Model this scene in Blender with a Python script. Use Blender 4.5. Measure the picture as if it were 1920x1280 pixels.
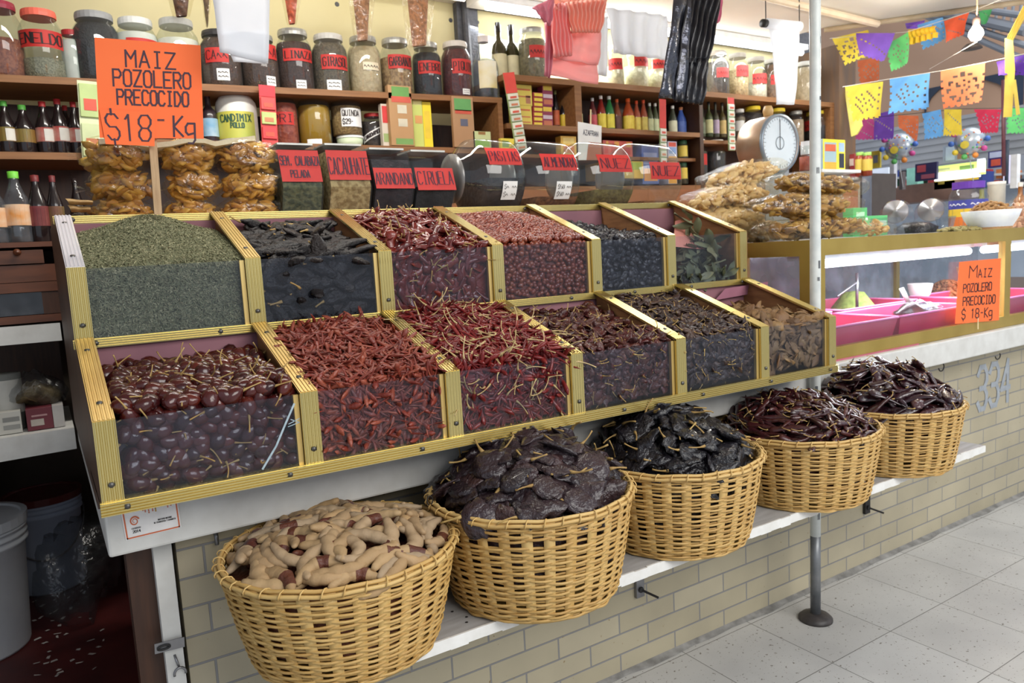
import bpy, math, random
import numpy as np
from mathutils import Vector, Matrix
random.seed(7)
RNG = np.random.default_rng(11)
for o in list(bpy.data.objects):
    bpy.data.objects.remove(o)
SC = bpy.context.scene
COL = SC.collection
# ------------------------------------------------------------------ camera
F = 1400.0
CX, CY = 960.0, 640.0


def _rot(p, r, y):
    cp, sp, cr, sr, cw, sw = math.cos(p), math.sin(p), math.cos(r), math.sin(r), math.cos(y), math.sin(y)
    return (np.array([[cr, -sr, 0], [sr, cr, 0], [0, 0, 1]]) @ np.array([[1, 0, 0], [0, cp, -sp], [0, sp, cp]])
            @ np.array([[cw, 0, sw], [0, 1, 0], [-sw, 0, cw]]))


CM = _rot(*np.radians([6.79981474, -3.15604716, -32.0962645])) @ np.array([[1., 0, 0], [0, 0, -1], [0, 1, 0]])
CAM = np.array([0, 0, 1.40])
cd = bpy.data.cameras.new('camera')
cam = bpy.data.objects.new('camera', cd)
COL.objects.link(cam)
mw = Matrix.Identity(4)
for i in range(3):
    mw[i][0] = CM[0][i]
    mw[i][1] = -CM[1][i]
    mw[i][2] = -CM[2][i]
    mw[i][3] = CAM[i]
cam.matrix_world = mw
cd.lens = 18.0
cd.sensor_fit = 'HORIZONTAL'
cd.sensor_width = 18.0 * 1920 / F
cd.clip_start = 0.05
cd.dof.use_dof = True
cd.dof.focus_distance = 1.75
cd.dof.aperture_fstop = 4.5
SC.camera = cam
# ------------------------------------------------------------------ world, lights, exposure
SC.view_settings.view_transform = 'Standard'
SC.view_settings.look = 'None'
SC.view_settings.gamma = 1.0
SC.view_settings.exposure = 0.0
W = bpy.data.worlds.new('market_air')
SC.world = W
W.use_nodes = True
W.node_tree.nodes['Background'].inputs[0].default_value = (0.80, 0.88, 1.0, 1)
W.node_tree.nodes['Background'].inputs[1].default_value = 0.62


def area(name, loc, aim, sx, sy, power, col=(1, 1, 1)):
    l = bpy.data.lights.new(name, 'AREA')
    l.shape = 'RECTANGLE'
    l.size, l.size_y, l.energy, l.color = sx, sy, power, col
    o = bpy.data.objects.new(name, l)
    COL.objects.link(o)
    o.location = loc
    o.rotation_euler = (Vector(aim) - Vector(loc)).to_track_quat('-Z', 'Y').to_euler()
    return o


area('aisle_area_light', (2.3, -2.7, 3.7), (1.9, 1.6, 0.9), 4.5, 2.6, 235, (1.0, 0.97, 0.92))  # unseen broad light over the aisle, set low to brighten the wall front
area('stall_tube_light', (3.3, 3.42, 2.62), (3.2, 3.0, 1.6), 2.4, 0.12, 34, (0.93, 0.97, 1.0))
area('stall_fill_light', (0.9, 2.45, 2.66), (0.9, 2.85, 1.5), 1.6, 0.12, 24, (1.0, 0.96, 0.88))  # unseen overhead fill added to brighten the stall interior
area('case_tube_light', (3.55, 1.95, 1.262), (3.55, 1.92, 0.9), 1.4, 0.06, 20, (0.92, 0.96, 1.0))
area('hall_skylight', (6.6, 1.4, 5.2), (7.0, 3.2, 1.8), 3.0, 3.0, 170, (0.96, 0.98, 1.0))


# ------------------------------------------------------------------ pixel to world helpers
def _ray(u, v):
    return CM.T @ np.array([(u - CX) / F, (v - CY) / F, 1.0])


def aty(u, v, y):
    d = _ray(u, v)
    return CAM + d * (y - CAM[1]) / d[1]


def atx(u, v, x):
    d = _ray(u, v)
    return CAM + d * (x - CAM[0]) / d[0]


def atz(u, v, z):
    d = _ray(u, v)
    return CAM + d * (z - CAM[2]) / d[2]


def mpp(p):
    return float((CM @ (np.array(p) - CAM))[2]) / F


# ------------------------------------------------------------------ materials
def lin(c):
    out = []
    for x in c[:3]:
        x = x / 255.0
        out.append(x / 12.92 if x <= 0.04045 else ((x + 0.055) / 1.055) ** 2.4)
    return (*out, 1.0)


MATS = {}


def mat(name, c1, c2=None, scale=14.0, rough=0.55, metal=0.0, bump=0.0, bscale=None, rnd=None, spec=0.5,
        stretch=(1, 1, 1), emis=0.0, ecol=None, coat=0.0, detail=4.0, contrast=0.5, trans=0.0):
    """procedural surface: two colours mixed by noise, optional per-object random colour list, optional bump"""
    if name in MATS:
        return MATS[name]
    m = bpy.data.materials.new(name)
    m.use_nodes = True
    nt = m.node_tree
    N, L = nt.nodes, nt.links
    b = N['Principled BSDF']
    b.inputs['Roughness'].default_value = rough
    b.inputs['Metallic'].default_value = metal
    b.inputs['Specular IOR Level'].default_value = spec
    b.inputs['Coat Weight'].default_value = coat
    tc = N.new('ShaderNodeTexCoord')
    mp = N.new('ShaderNodeMapping')
    mp.inputs['Scale'].default_value = stretch
    L.new(tc.outputs['Object'], mp.inputs[0])
    nz = N.new('ShaderNodeTexNoise')
    nz.inputs['Scale'].default_value = scale
    nz.inputs['Detail'].default_value = detail
    L.new(mp.outputs[0], nz.inputs['Vector'])
    rp = N.new('ShaderNodeValToRGB')
    rp.color_ramp.elements[0].position = 0.5 - contrast * 0.5 + 0.05
    rp.color_ramp.elements[1].position = 0.5 + contrast * 0.5 - 0.05
    c2 = c2 or tuple(min(255, x * 1.08 + 3) for x in c1)
    rp.color_ramp.elements[0].color = lin(c1)
    rp.color_ramp.elements[1].color = lin(c2)
    L.new(nz.outputs['Fac'], rp.inputs[0])
    out = rp.outputs[0]
    if rnd:
        oi = N.new('ShaderNodeObjectInfo')
        ge = N.new('ShaderNodeNewGeometry')
        ad = N.new('ShaderNodeMath')
        ad.operation = 'ADD'
        L.new(oi.outputs['Random'], ad.inputs[0])
        L.new(ge.outputs['Random Per Island'], ad.inputs[1])
        fr = N.new('ShaderNodeMath')
        fr.operation = 'FRACT'
        L.new(ad.outputs[0], fr.inputs[0])
        r2 = N.new('ShaderNodeValToRGB')
        els = r2.color_ramp.elements
        for k, c in enumerate(rnd):
            if k < 2:
                e = els[k]
                e.position = k / max(1, len(rnd) - 1)
            else:
                e = els.new(k / (len(rnd) - 1))
            e.color = lin(c)
        if len(rnd) > 2:
            for k, c in enumerate(rnd):
                els[k].position = k / (len(rnd) - 1)
                els[k].color = lin(c)
        L.new(fr.outputs[0], r2.inputs[0])
        mx = N.new('ShaderNodeMix')
        mx.data_type = 'RGBA'
        mx.inputs[0].default_value = 0.55
        L.new(out, mx.inputs[6])
        L.new(r2.outputs[0], mx.inputs[7])
        out = mx.outputs[2]
    L.new(out, b.inputs['Base Color'])
    if emis:
        b.inputs['Emission Color'].default_value = lin(ecol or c1)
        b.inputs['Emission Strength'].default_value = emis
    if bump:
        n2 = N.new('ShaderNodeTexNoise')
        n2.inputs['Scale'].default_value = bscale or scale * 2
        n2.inputs['Detail'].default_value = 3
        L.new(mp.outputs[0], n2.inputs['Vector'])
        bp = N.new('ShaderNodeBump')
        bp.inputs['Strength'].default_value = bump
        bp.inputs['Distance'].default_value = 0.01
        L.new(n2.outputs['Fac'], bp.inputs['Height'])
        L.new(bp.outputs[0], b.inputs['Normal'])
    if trans:                                        # thin film or paper lets light through
        tl = N.new('ShaderNodeBsdfTranslucent')
        L.new(out, tl.inputs['Color'])
        ms = N.new('ShaderNodeMixShader')
        ms.inputs[0].default_value = trans
        L.new(b.outputs[0], ms.inputs[1])
        L.new(tl.outputs[0], ms.inputs[2])
        L.new(ms.outputs[0], N['Material Output'].inputs[0])
    MATS[name] = m
    return m


def glass(name, tint=(255, 255, 255), refl=0.25, haze=0.04, rough=0.04, wr=0.0, wscale=30.0, hazecol=(200, 205, 215), base=0.06):
    """thin clear sheet: see-through, with mirror gloss at grazing angles plus veiling reflections painted as a little dust; wr = wrinkles"""
    if name in MATS:
        return MATS[name]
    m = bpy.data.materials.new(name)
    m.use_nodes = True
    nt = m.node_tree
    N, L = nt.nodes, nt.links
    N.remove(N['Principled BSDF'])
    out = N['Material Output']
    tr = N.new('ShaderNodeBsdfTransparent')
    tr.inputs[0].default_value = lin(tint)
    gl = N.new('ShaderNodeBsdfGlossy')
    gl.inputs['Roughness'].default_value = rough
    df = N.new('ShaderNodeBsdfDiffuse')
    df.inputs[0].default_value = lin(hazecol)
    lw = N.new('ShaderNodeLayerWeight')
    lw.inputs['Blend'].default_value = 0.35
    mr = N.new('ShaderNodeMapRange')
    mr.inputs['To Min'].default_value = base
    mr.inputs['To Max'].default_value = min(1, base + refl * 2.2)
    L.new(lw.outputs['Fresnel'], mr.inputs['Value'])
    ge = N.new('ShaderNodeNewGeometry')
    bf = N.new('ShaderNodeMath')
    bf.operation = 'SUBTRACT'
    bf.inputs[0].default_value = 1.0
    L.new(ge.outputs['Backfacing'], bf.inputs[1])
    fa = N.new('ShaderNodeMath')
    fa.operation = 'MULTIPLY'
    L.new(mr.outputs[0], fa.inputs[0])
    L.new(bf.outputs[0], fa.inputs[1])
    tc = N.new('ShaderNodeTexCoord')
    nz = N.new('ShaderNodeTexNoise')
    nz.inputs['Scale'].default_value = wscale
    nz.inputs['Detail'].default_value = 3
    L.new(tc.outputs['Object'], nz.inputs['Vector'])
    if wr:
        bp = N.new('ShaderNodeBump')
        bp.inputs['Strength'].default_value = wr
        bp.inputs['Distance'].default_value = 0.02
        L.new(nz.outputs['Fac'], bp.inputs['Height'])
        L.new(bp.outputs[0], gl.inputs['Normal'])
    dm = N.new('ShaderNodeMapRange')
    dm.inputs['From Min'].default_value = 0.35
    dm.inputs['From Max'].default_value = 0.7
    dm.inputs['To Min'].default_value = haze * 0.4
    dm.inputs['To Max'].default_value = haze * 1.6
    L.new(nz.outputs['Fac'], dm.inputs['Value'])
    m1 = N.new('ShaderNodeMixShader')
    L.new(dm.outputs[0], m1.inputs[0])
    L.new(tr.outputs[0], m1.inputs[1])
    L.new(df.outputs[0], m1.inputs[2])
    m2 = N.new('ShaderNodeMixShader')
    L.new(fa.outputs[0], m2.inputs[0])
    L.new(m1.outputs[0], m2.inputs[1])
    L.new(gl.outputs[0], m2.inputs[2])
    L.new(m2.outputs[0], out.inputs[0])
    MATS[name] = m
    return m


# ------------------------------------------------------------------ mesh helpers
class MB:
    def __init__(s):
        s.v, s.f, s.m = [], [], []
        s.n = 0

    def add(s, V, Fs, mi=0):
        V = np.asarray(V, float).reshape(-1, 3)
        s.v.append(V)
        for f in Fs:
            s.f.append([int(i) + s.n for i in f])
            s.m.append(mi)
        s.n += len(V)
        return s

    def box(s, lo, hi, mi=0):
        (a, b, c), (d, e, g) = lo, hi
        return s.hexa([(a, b, c), (d, b, c), (d, e, c), (a, e, c), (a, b, g), (d, b, g), (d, e, g), (a, e, g)], mi)

    def hexa(s, V, mi=0):
        return s.add(V, [(0, 3, 2, 1), (4, 5, 6, 7), (0, 1, 5, 4), (1, 2, 6, 5), (2, 3, 7, 6), (3, 0, 4, 7)], mi)

    def quad(s, a, b, c, d, mi=0):
        return s.add([a, b, c, d], [(0, 1, 2, 3)], mi)

    def prism(s, poly, ax, lo, hi, mi=0):
        """poly: 2-D outline in the two other axes, extruded along axis ax (0/1/2)"""
        V = []
        for w in (lo, hi):
            for p in poly:
                q = list(p)
                q.insert(ax, w)
                V.append(q)
        n = len(poly)
        Fs = [tuple(range(n))[::-1], tuple(range(n, 2 * n))] + [(i, (i + 1) % n, n + (i + 1) % n, n + i) for i in range(n)]
        return s.add(V, Fs, mi)

    def lathe(s, prof, c=(0, 0, 0), seg=24, axis=None, mi=0, a0=0.0, a1=2 * math.pi):
        """prof: list of (radius, height) turned round the vertical through c (or along the given axis)"""
        full = abs(a1 - a0 - 2 * math.pi) < 1e-6
        k = seg if full else seg + 1
        A = a0 + (a1 - a0) * np.arange(k) / seg
        pr = np.array(prof, float)
        V = np.zeros((len(pr), k, 3))
        V[:, :, 0] = pr[:, :1] * np.cos(A)
        V[:, :, 1] = pr[:, :1] * np.sin(A)
        V[:, :, 2] = pr[:, 1:2]
        V = V.reshape(-1, 3)
        if axis is not None:
            q = Vector((0, 0, 1)).rotation_difference(Vector(axis)).to_matrix()
            V = V @ np.array(q).T
        V = V + np.array(c)
        Fs = []
        for i in range(len(pr) - 1):
            for j in range(seg):
                j2 = (j + 1) % k
                Fs.append((i * k + j, i * k + j2, (i + 1) * k + j2, (i + 1) * k + j))
        return s.add(V, Fs, mi)

    def tube(s, path, rad, n=8, mi=0, flat=1.0, cap=True):
        P = np.array(path, float)
        if np.isscalar(rad):
            rad = [rad] * len(P)
        T = np.gradient(P, axis=0)
        T /= np.linalg.norm(T, axis=1, keepdims=True) + 1e-12
        up = np.array([0, 0, 1.0]) if abs(T[0][2]) < 0.9 else np.array([1.0, 0, 0])
        V = []
        a = up - T[0] * (up @ T[0])
        for i in range(len(P)):
            a = a - T[i] * (a @ T[i])
            a /= np.linalg.norm(a) + 1e-12
            b = np.cross(T[i], a)
            for j in range(n):
                t = 2 * math.pi * j / n
                V.append(P[i] + rad[i] * (math.cos(t) * b + flat * math.sin(t) * a))
        Fs = [(i * n + j, i * n + (j + 1) % n, (i + 1) * n + (j + 1) % n, (i + 1) * n + j) for i in range(len(P) - 1) for j in range(n)]
        if cap:
            Fs += [tuple(range(n))[::-1], tuple(range((len(P) - 1) * n, len(P) * n))]
        return s.add(V, Fs, mi)

    def grid(s, fn, nu, nv, mi=0):
        V = [fn(i / nu, j / nv) for j in range(nv + 1) for i in range(nu + 1)]
        k = nu + 1
        return s.add(V, [(j * k + i, j * k + i + 1, (j + 1) * k + i + 1, (j + 1) * k + i) for j in range(nv) for i in range(nu)], mi)

    def build(s, name, mats, parent=None, smooth=False, loc=None):
        V = np.concatenate(s.v) if s.v else np.zeros((0, 3))
        base = np.zeros(3)
        if parent is not None:
            p = parent
            while p is not None:
                base += np.array(p.location)
                p = p.parent
        if loc is not None:
            off = np.array(loc, float)
        else:
            off = base
        me = bpy.data.meshes.new(name)
        me.from_pydata((V - off).tolist(), [], s.f)
        if not isinstance(mats, (list, tuple)):
            mats = [mats]
        for m in mats:
            me.materials.append(m)
        if len(mats) > 1:
            me.polygons.foreach_set('material_index', s.m)
        if smooth:
            me.polygons.foreach_set('use_smooth', [True] * len(me.polygons))
        me.update()
        o = bpy.data.objects.new(name, me)
        COL.objects.link(o)
        if parent is not None:
            o.parent = parent
            if loc is not None:
                o.location = off - base
        else:
            o.location = off
        return o


def soften(o, w=0.002, seg=2):
    b = o.modifiers.new('edge', 'BEVEL')
    b.width, b.segments, b.limit_method = w, seg, 'ANGLE'
    return o


def tag(o, label, cat, group=None, kind=None):
    o['label'] = label
    o['category'] = cat
    if group:
        o['group'] = group
    if kind:
        o['kind'] = kind
    return o


def thing(name, label, cat, loc, group=None):
    o = bpy.data.objects.new(name, None)
    o.empty_display_size = 0.05
    COL.objects.link(o)
    o.location = loc
    return tag(o, label, cat, group)


def struct(o):
    o['kind'] = 'structure'
    return o


def dup(o, loc, rot=None, scale=None):
    """copy of a thing with its parts and sub-parts"""
    r = o.copy()
    COL.objects.link(r)
    r.location = loc
    if rot is not None:
        r.rotation_mode = 'XYZ'
        r.rotation_euler = rot
    if scale is not None:
        r.scale = scale if not np.isscalar(scale) else (scale,) * 3
    for c in list(o.children):
        c2 = c.copy()
        COL.objects.link(c2)
        c2.parent = r
        for g in list(c.children):
            g2 = g.copy()
            COL.objects.link(g2)
            g2.parent = c2
    return r


# ------------------------------------------------------------------ hand lettering drawn as strokes
GL = {'A': '002640 1232', 'B': '0006264544330333 3342412000', 'C': '45361605011030 3041', 'D': '00062644422000', 'E': '460600 40 0333', 'F': '460600 0333',
      'G': '453616050110304143 4323', 'H': '0600 4640 0343', 'I': '2620 1636 1030', 'J': '4641301001', 'K': '0600 460340', 'L': '060040', 'M': '0006234640',
      'N': '00064046', 'O': '160501103041453616', 'P': '00063645443303', 'Q': '160501103041453616 2240', 'R': '00063645443303 2340', 'S': '453616050413334241301001',
      'T': '0646 2620', 'U': '060110304146', 'V': '062046', 'W': '0610243046', 'X': '0640 0046', 'Y': '062346 2320', 'Z': '06460040', '0': '160501103041453616',
      '1': '152620', '2': '051636454400 0040', '3': '0516364544334241301001 1333', '4': '30360242', '5': '46060333424130 3000', '6': '3616040110304142 423303',
      '7': '064610', '8': '160504134241301001023344 4445361 6', '9': '431304051636454130 3010', '-': '1333', '.': '2021'}
GL['~'] = '0214233241'
GL['E'] = '46060040 0333'
GL['C'] = '4536160501103041'
GL['G'] = '4536160501103041432 3'.replace(' ', '')
GL['8'] = '13040516364544331302011030414233'
GL['9'] = '43130405163645413010'
GL['6'] = '361604011030414233 03'.replace(' ', '')
GL['5'] = '4606033342413000'
GL['2'] = '05163645440040'


def strokes(ch):
    if ch == '$':
        return [[(4, 5), (3, 6), (1, 6), (0, 5), (0, 4), (1, 3), (3, 3), (4, 2), (4, 1), (3, 0), (1, 0), (0, 1)], [(2, 7.2), (2, 5.8)], [(2, 0.2), (2, -1.2)]]
    if ch == 'g':
        return [[(4, 4), (1, 4), (0, 3), (0, 1.5), (1, 0.6), (4, 1.2)], [(4, 4), (4, -1), (3, -2), (1, -2)]]
    if ch == '=':
        return [[(0, 4.5), (4, 4.5)], [(0, 3.2), (4, 3.2)]]
    s = GL.get(ch.upper(), '')
    return [[(int(w[i]), int(w[i + 1])) for i in range(0, len(w) - 1, 2)] for w in s.split()]


def write(mb, text, fn, x0, y0, x1, h, wt, jit=0.12, mi=0, off=0.0015):
    """letters between x0..x1 standing on y0, height h, stroke width wt; fn(x, y, off) -> point"""
    n = len(text)
    adv = (x1 - x0) / n
    rr = random.Random(sum(map(ord, text)))
    for i, ch in enumerate(text):
        sx, sy = adv * 0.74 / 4, h / 6
        dy = rr.uniform(-1, 1) * jit * sy
        for st in strokes(ch):
            pts = [(x0 + adv * (i + 0.1) + px * sx + rr.uniform(-1, 1) * jit * sx, y0 + dy + py * sy + rr.uniform(-1, 1) * jit * sy) for px, py in st]
            for (ax, ay), (bx, by) in zip(pts, pts[1:]):
                d = math.hypot(bx - ax, by - ay) + 1e-9
                tx, ty = (bx - ax) / d * wt * 0.4, (by - ay) / d * wt * 0.4
                off += 0.000012
                nx, ny = -(by - ay) / d * wt * 0.5, (bx - ax) / d * wt * 0.5
                mb.quad(fn(ax - tx + nx, ay - ty + ny, off), fn(ax - tx - nx, ay - ty - ny, off), fn(bx + tx - nx, by + ty - ny, off), fn(bx + tx + nx, by + ty + ny, off), mi)


def beam(mb, a, b, nrm, w, t, ridges=0, mi=0, depth=0.002):
    """bar from a to b; nrm = outward direction of its ridged face, w = face width, t = thickness"""
    a, b, nrm = np.array(a, float), np.array(b, float), np.array(nrm, float)
    d = (b - a) / np.linalg.norm(b - a)
    nrm = nrm - d * (nrm @ d)
    nrm /= np.linalg.norm(nrm)
    s = np.cross(nrm, d)
    pr = [(-w / 2, -t), (-w / 2, 0)]
    if ridges:
        for k in range(ridges):
            x = -w / 2 + w * (k + 0.5) / ridges
            q = w / ridges
            pr += [(x - q * 0.3, 0), (x - q * 0.12, depth), (x + q * 0.12, depth), (x + q * 0.3, 0)]
    pr += [(w / 2, 0), (w / 2, -t)]
    n = len(pr)
    V = [p + s * x + nrm * y for p in (a, b) for x, y in pr]
    Fs = [(i, (i + 1) % n, n + (i + 1) % n, n + i) for i in range(n)] + [tuple(range(n))[::-1], tuple(range(n, 2 * n))]
    return mb.add(V, Fs, mi)


# ================================================================== THE SETTING
def brickmat(name, c1, c2, mortar, bw, bh, ms, shift=(0, 0, 0), swz=False, offset=0.5, bump=0.4, rough=0.6, specks=None, stain=0.25):
    m = bpy.data.materials.new(name)
    m.use_nodes = True
    nt = m.node_tree
    N, L = nt.nodes, nt.links
    b = N['Principled BSDF']
    b.inputs['Roughness'].default_value = rough
    tc = N.new('ShaderNodeTexCoord')
    src = tc.outputs['Object']
    if swz:
        sx = N.new('ShaderNodeSeparateXYZ')
        cx = N.new('ShaderNodeCombineXYZ')
        L.new(src, sx.inputs[0])
        L.new(sx.outputs['X'], cx.inputs['X'])
        L.new(sx.outputs['Z'], cx.inputs['Y'])
        src = cx.outputs[0]
    mp = N.new('ShaderNodeMapping')
    mp.inputs['Location'].default_value = shift
    L.new(src, mp.inputs[0])
    br = N.new('ShaderNodeTexBrick')
    br.offset = offset
    br.inputs['Scale'].default_value = 1.0
    br.inputs['Brick Width'].default_value = bw
    br.inputs['Row Height'].default_value = bh
    br.inputs['Mortar Size'].default_value = ms
    br.inputs['Mortar Smooth'].default_value = 0.3
    br.inputs['Bias'].default_value = 0.0
    br.inputs['Color1'].default_value = lin(c1)
    br.inputs['Color2'].default_value = lin(c2)
    br.inputs['Mortar'].default_value = lin(mortar)
    L.new(mp.outputs[0], br.inputs['Vector'])
    nz = N.new('ShaderNodeTexNoise')
    nz.inputs['Scale'].default_value = 3.5
    nz.inputs['Detail'].default_value = 7
    L.new(src, nz.inputs['Vector'])
    rp = N.new('ShaderNodeValToRGB')
    rp.color_ramp.elements[0].position = 0.3
    rp.color_ramp.elements[0].color = (1 - stain, 1 - stain, 1 - stain * 0.9, 1)
    rp.color_ramp.elements[1].position = 0.7
    rp.color_ramp.elements[1].color = (1.05, 1.05, 1.05, 1)
    L.new(nz.outputs['Fac'], rp.inputs[0])
    mx = N.new('ShaderNodeMix')
    mx.data_type = 'RGBA'
    mx.blend_type = 'MULTIPLY'
    mx.inputs[0].default_value = 1
    L.new(br.outputs['Color'], mx.inputs[6])
    L.new(rp.outputs[0], mx.inputs[7])
    out = mx.outputs[2]
    if specks:
        for sc, th, col in specks:
            n2 = N.new('ShaderNodeTexNoise')
            n2.inputs['Scale'].default_value = sc
            n2.inputs['Detail'].default_value = 2
            L.new(src, n2.inputs['Vector'])
            r2 = N.new('ShaderNodeValToRGB')
            r2.color_ramp.elements[0].position = th
            r2.color_ramp.elements[0].color = (0, 0, 0, 1)
            r2.color_ramp.elements[1].position = th + 0.03
            r2.color_ramp.elements[1].color = (1, 1, 1, 1)
            L.new(n2.outputs['Fac'], r2.inputs[0])
            m2 = N.new('ShaderNodeMix')
            m2.data_type = 'RGBA'
            m2.inputs[7].default_value = lin(col)
            L.new(r2.outputs[0], m2.inputs[0])
            L.new(out, m2.inputs[6])
            out = m2.outputs[2]
    L.new(out, b.inputs['Base Color'])
    bp = N.new('ShaderNodeBump')
    bp.invert = True
    bp.inputs['Strength'].default_value = bump
    bp.inputs['Distance'].default_value = 0.004
    L.new(br.outputs['Fac'], bp.inputs['Height'])
    L.new(bp.outputs[0], b.inputs['Normal'])
    return m


M_FLOOR = brickmat('terrazzo_tiles', (186, 184, 180), (194, 193, 190), (120, 118, 114), 0.333, 0.333, 0.0018, (0.258, 0.235, 0), offset=0.0,
                   bump=0.3, rough=0.45, specks=[(70, 0.665, (120, 114, 106)), (150, 0.69, (105, 98, 92)), (24, 0.74, (150, 146, 140))], stain=0.14)
M_BRICK = brickmat('buff_brick', (184, 174, 148), (172, 162, 136), (136, 135, 134), 0.245, 0.070, 0.0032, (0.11, 0, 0), swz=True, bump=0.6, rough=0.5,
                   specks=[(60, 0.72, (140, 120, 84))], stain=0.16)
M_REDFLOOR = mat('dark_red_paint', (58, 17, 17), (86, 30, 27), 5, 0.5, bump=0.1)
M_BACK = mat('dark_back_wall', (84, 72, 58), (66, 56, 46), 4, 0.8)
M_YELLOW = mat('cream_yellow_panel', (222, 212, 168), (214, 203, 156), 3, 0.6)
M_WHITE = mat('chipped_white_paint', (218, 218, 214), (204, 203, 198), 18, 0.5, bump=0.08)
M_CEIL = mat('canopy_white', (232, 226, 216), (222, 216, 206), 2.5, 0.8)
M_BEAM = mat('grey_beam', (92, 92, 98), (70, 72, 78), 40, 0.7, bump=0.3)
M_WOODSH = mat('shelf_wood', (150, 104, 62), (126, 84, 48), 9, 0.55, stretch=(0.6, 8, 8))
M_DKWOOD = mat('dark_brown_wood', (74, 45, 28), (54, 32, 20), 8, 0.5, stretch=(8, 0.8, 0.8))
M_BROWN = mat('hall_brown_plaster', (186, 152, 128), (176, 142, 118), 1.2, 0.85)

o = MB().box((-3, -3, -0.06), (16, 1.90, 0)).build('floor', M_FLOOR)
struct(o)
o = MB().box((4.95, 1.90, -0.06), (16, 9, -0.001)).build('floor', M_FLOOR)
struct(o)
o = MB().box((-3, 1.90, -0.06), (4.95, 4.45, -0.002)).build('floor', M_REDFLOOR)
struct(o)
o = MB().box((0.2, 1.80, 0), (6.2, 1.90, 0.83)).build('wall_front', M_BRICK)
struct(o)
# broken mortar strip where the brick meets the floor
mb = MB()
for k in range(60):
    x = 0.2 + k * 0.1
    d = 0.020 + 0.005 * math.sin(k * 2.3) + 0.004 * math.sin(k * 5.1)
    d2 = 0.020 + 0.005 * math.sin((k + 1) * 2.3) + 0.004 * math.sin((k + 1) * 5.1)
    mb.add([(x, 1.80, 0.012), (x + 0.1, 1.80, 0.012), (x + 0.1, 1.80 - d2, 0.001), (x, 1.80 - d, 0.001)], [(0, 1, 2, 3)])
struct(mb.build('trim_1', mat('grey_cement', (150, 148, 144), (108, 106, 102), 20, 0.9, bump=0.5)))
struct(MB().box((-3, 4.35, -0.002), (6.2, 4.45, 2.9)).build('wall_back', M_BACK))
struct(MB().box((-1.75, 1.9, -0.002), (-1.65, 4.35, 2.9)).build('wall_left', M_BACK))
# jamb at the end of the brick wall
struct(MB().box((0.152, 1.785, 0), (0.190, 1.90, 0.83)).build('trim_2', M_WHITE))
struct(MB().box((0.10, 1.82, 0), (0.152, 1.895, 0.83)).build('trim_3', M_DKWOOD))
# cream panels above the shelves, with dark post and beam
mb = MB()
mb.box((-1.6, 3.70, 1.9), (2.06, 3.74, 3.2))
mb.box((2.19, 3.70, 1.9), (5.2, 3.74, 2.735))
for u, v in ((632, 8), (845, 38), (895, 42)):
    p = aty(u, v, 3.70)
    mb.lathe([(0.012, 0), (0.010, 0.004), (0, 0.005)], p, 10, (0, -1, 0), 1)
struct(mb.build('wall_back', [M_YELLOW, M_BEAM]))
mb = MB()
mb.box((2.06, 3.66, 1.9), (2.19, 3.74, 3.2))
mb.tube([(2.115, 3.65, 2.2), (2.10, 3.65, 3.2)], 0.02, 8)
struct(mb.build('trim_4', M_BEAM))
struct(MB().box((2.19, 3.66, 2.735), (5.2, 3.74, 2.90)).build('trim_5', M_BEAM))
# canopy over the stall: white sheet, near edge oblique, with a cream tube below it
can = [(-1.75, 0.7), (2.6, 0.7), (5.75, 1.62), (5.20, 2.337), (4.541, 3.174), (4.30, 4.35), (-1.75, 4.35)]
mb = MB()
mb.add([(x, y, z) for z in (2.92, 2.95) for x, y in can], [tuple(range(7))[::-1], tuple(range(7, 14))] + [(i, (i + 1) % 7, 7 + (i + 1) % 7, 7 + i) for i in range(7)])


def canopy_z(z):
    return z


# the canopy sits at 2.75 over the front, drawn as one sheet
for a in mb.v:
    a[:, 2] -= 0.17
struct(mb.build('ceiling', M_CEIL))
mb = MB()
mb.tube([atz(1425, -8, 2.72), atz(1540, 20, 2.72), atz(1645, 45, 2.72)], 0.022, 8)
struct(mb.build('trim_6', mat('cream_tube', (226, 206, 178), None, 10, 0.5)))
mb = MB()
p0, p1 = np.array([4.541, 3.174, 2.735]), np.array([5.75, 1.62, 2.735])
mb.tube([p0, p1], 0.016, 8)
struct(mb.build('trim_7', mat('canopy_hem', (205, 188, 160), (180, 160, 130), 8, 0.7)))
# wooden end post of the right-hand shelves
struct(MB().box((4.83, 3.26, 1.2), (5.02, 3.74, 2.70)).build('trim_8', mat('weathered_post', (118, 88, 62), (96, 80, 70), 6, 0.7, stretch=(6, 6, 0.6))))
# far hall
struct(MB().box((8.6, 2.2, 0), (8.7, 7.2, 4.2)).build('wall_hall', M_BROWN))
mb = MB()
for k in range(13):
    z = 2.02 + k * 0.033
    mb.box((7.55 + 0.012 * (k % 2), 2.6, z), (7.62, 6.0, z + 0.035))
struct(mb.build('door_1', mat('rolled_steel_shutter', (176, 178, 182), (160, 162, 168), 3, 0.4, metal=0.3)))
mb = MB()
for x0, x1 in ((1740, 1912),):
    pts = []
    for k in range(13):
        t = math.pi * k / 12
        u = 1825 - 92 * math.cos(t)
        v = 232 - 84 * math.sin(t) ** 0.8
        p = atx(u, v, 8.58)
        pts.append(p)
    for a, b in zip(pts, pts[1:]):
        mb.hexa([a, b, (b[0], b[1], 2.95), (a[0], a[1], 2.95)] + [(q[0] + 0.015, q[1], q[2]) for q in (a, b)] + [(b[0] + 0.015, b[1], 2.95), (a[0] + 0.015, a[1], 2.95)])
struct(mb.build('window_1', mat('dark_arch_glass', (52, 62, 82), (40, 50, 66), 2, 0.3)))
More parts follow.
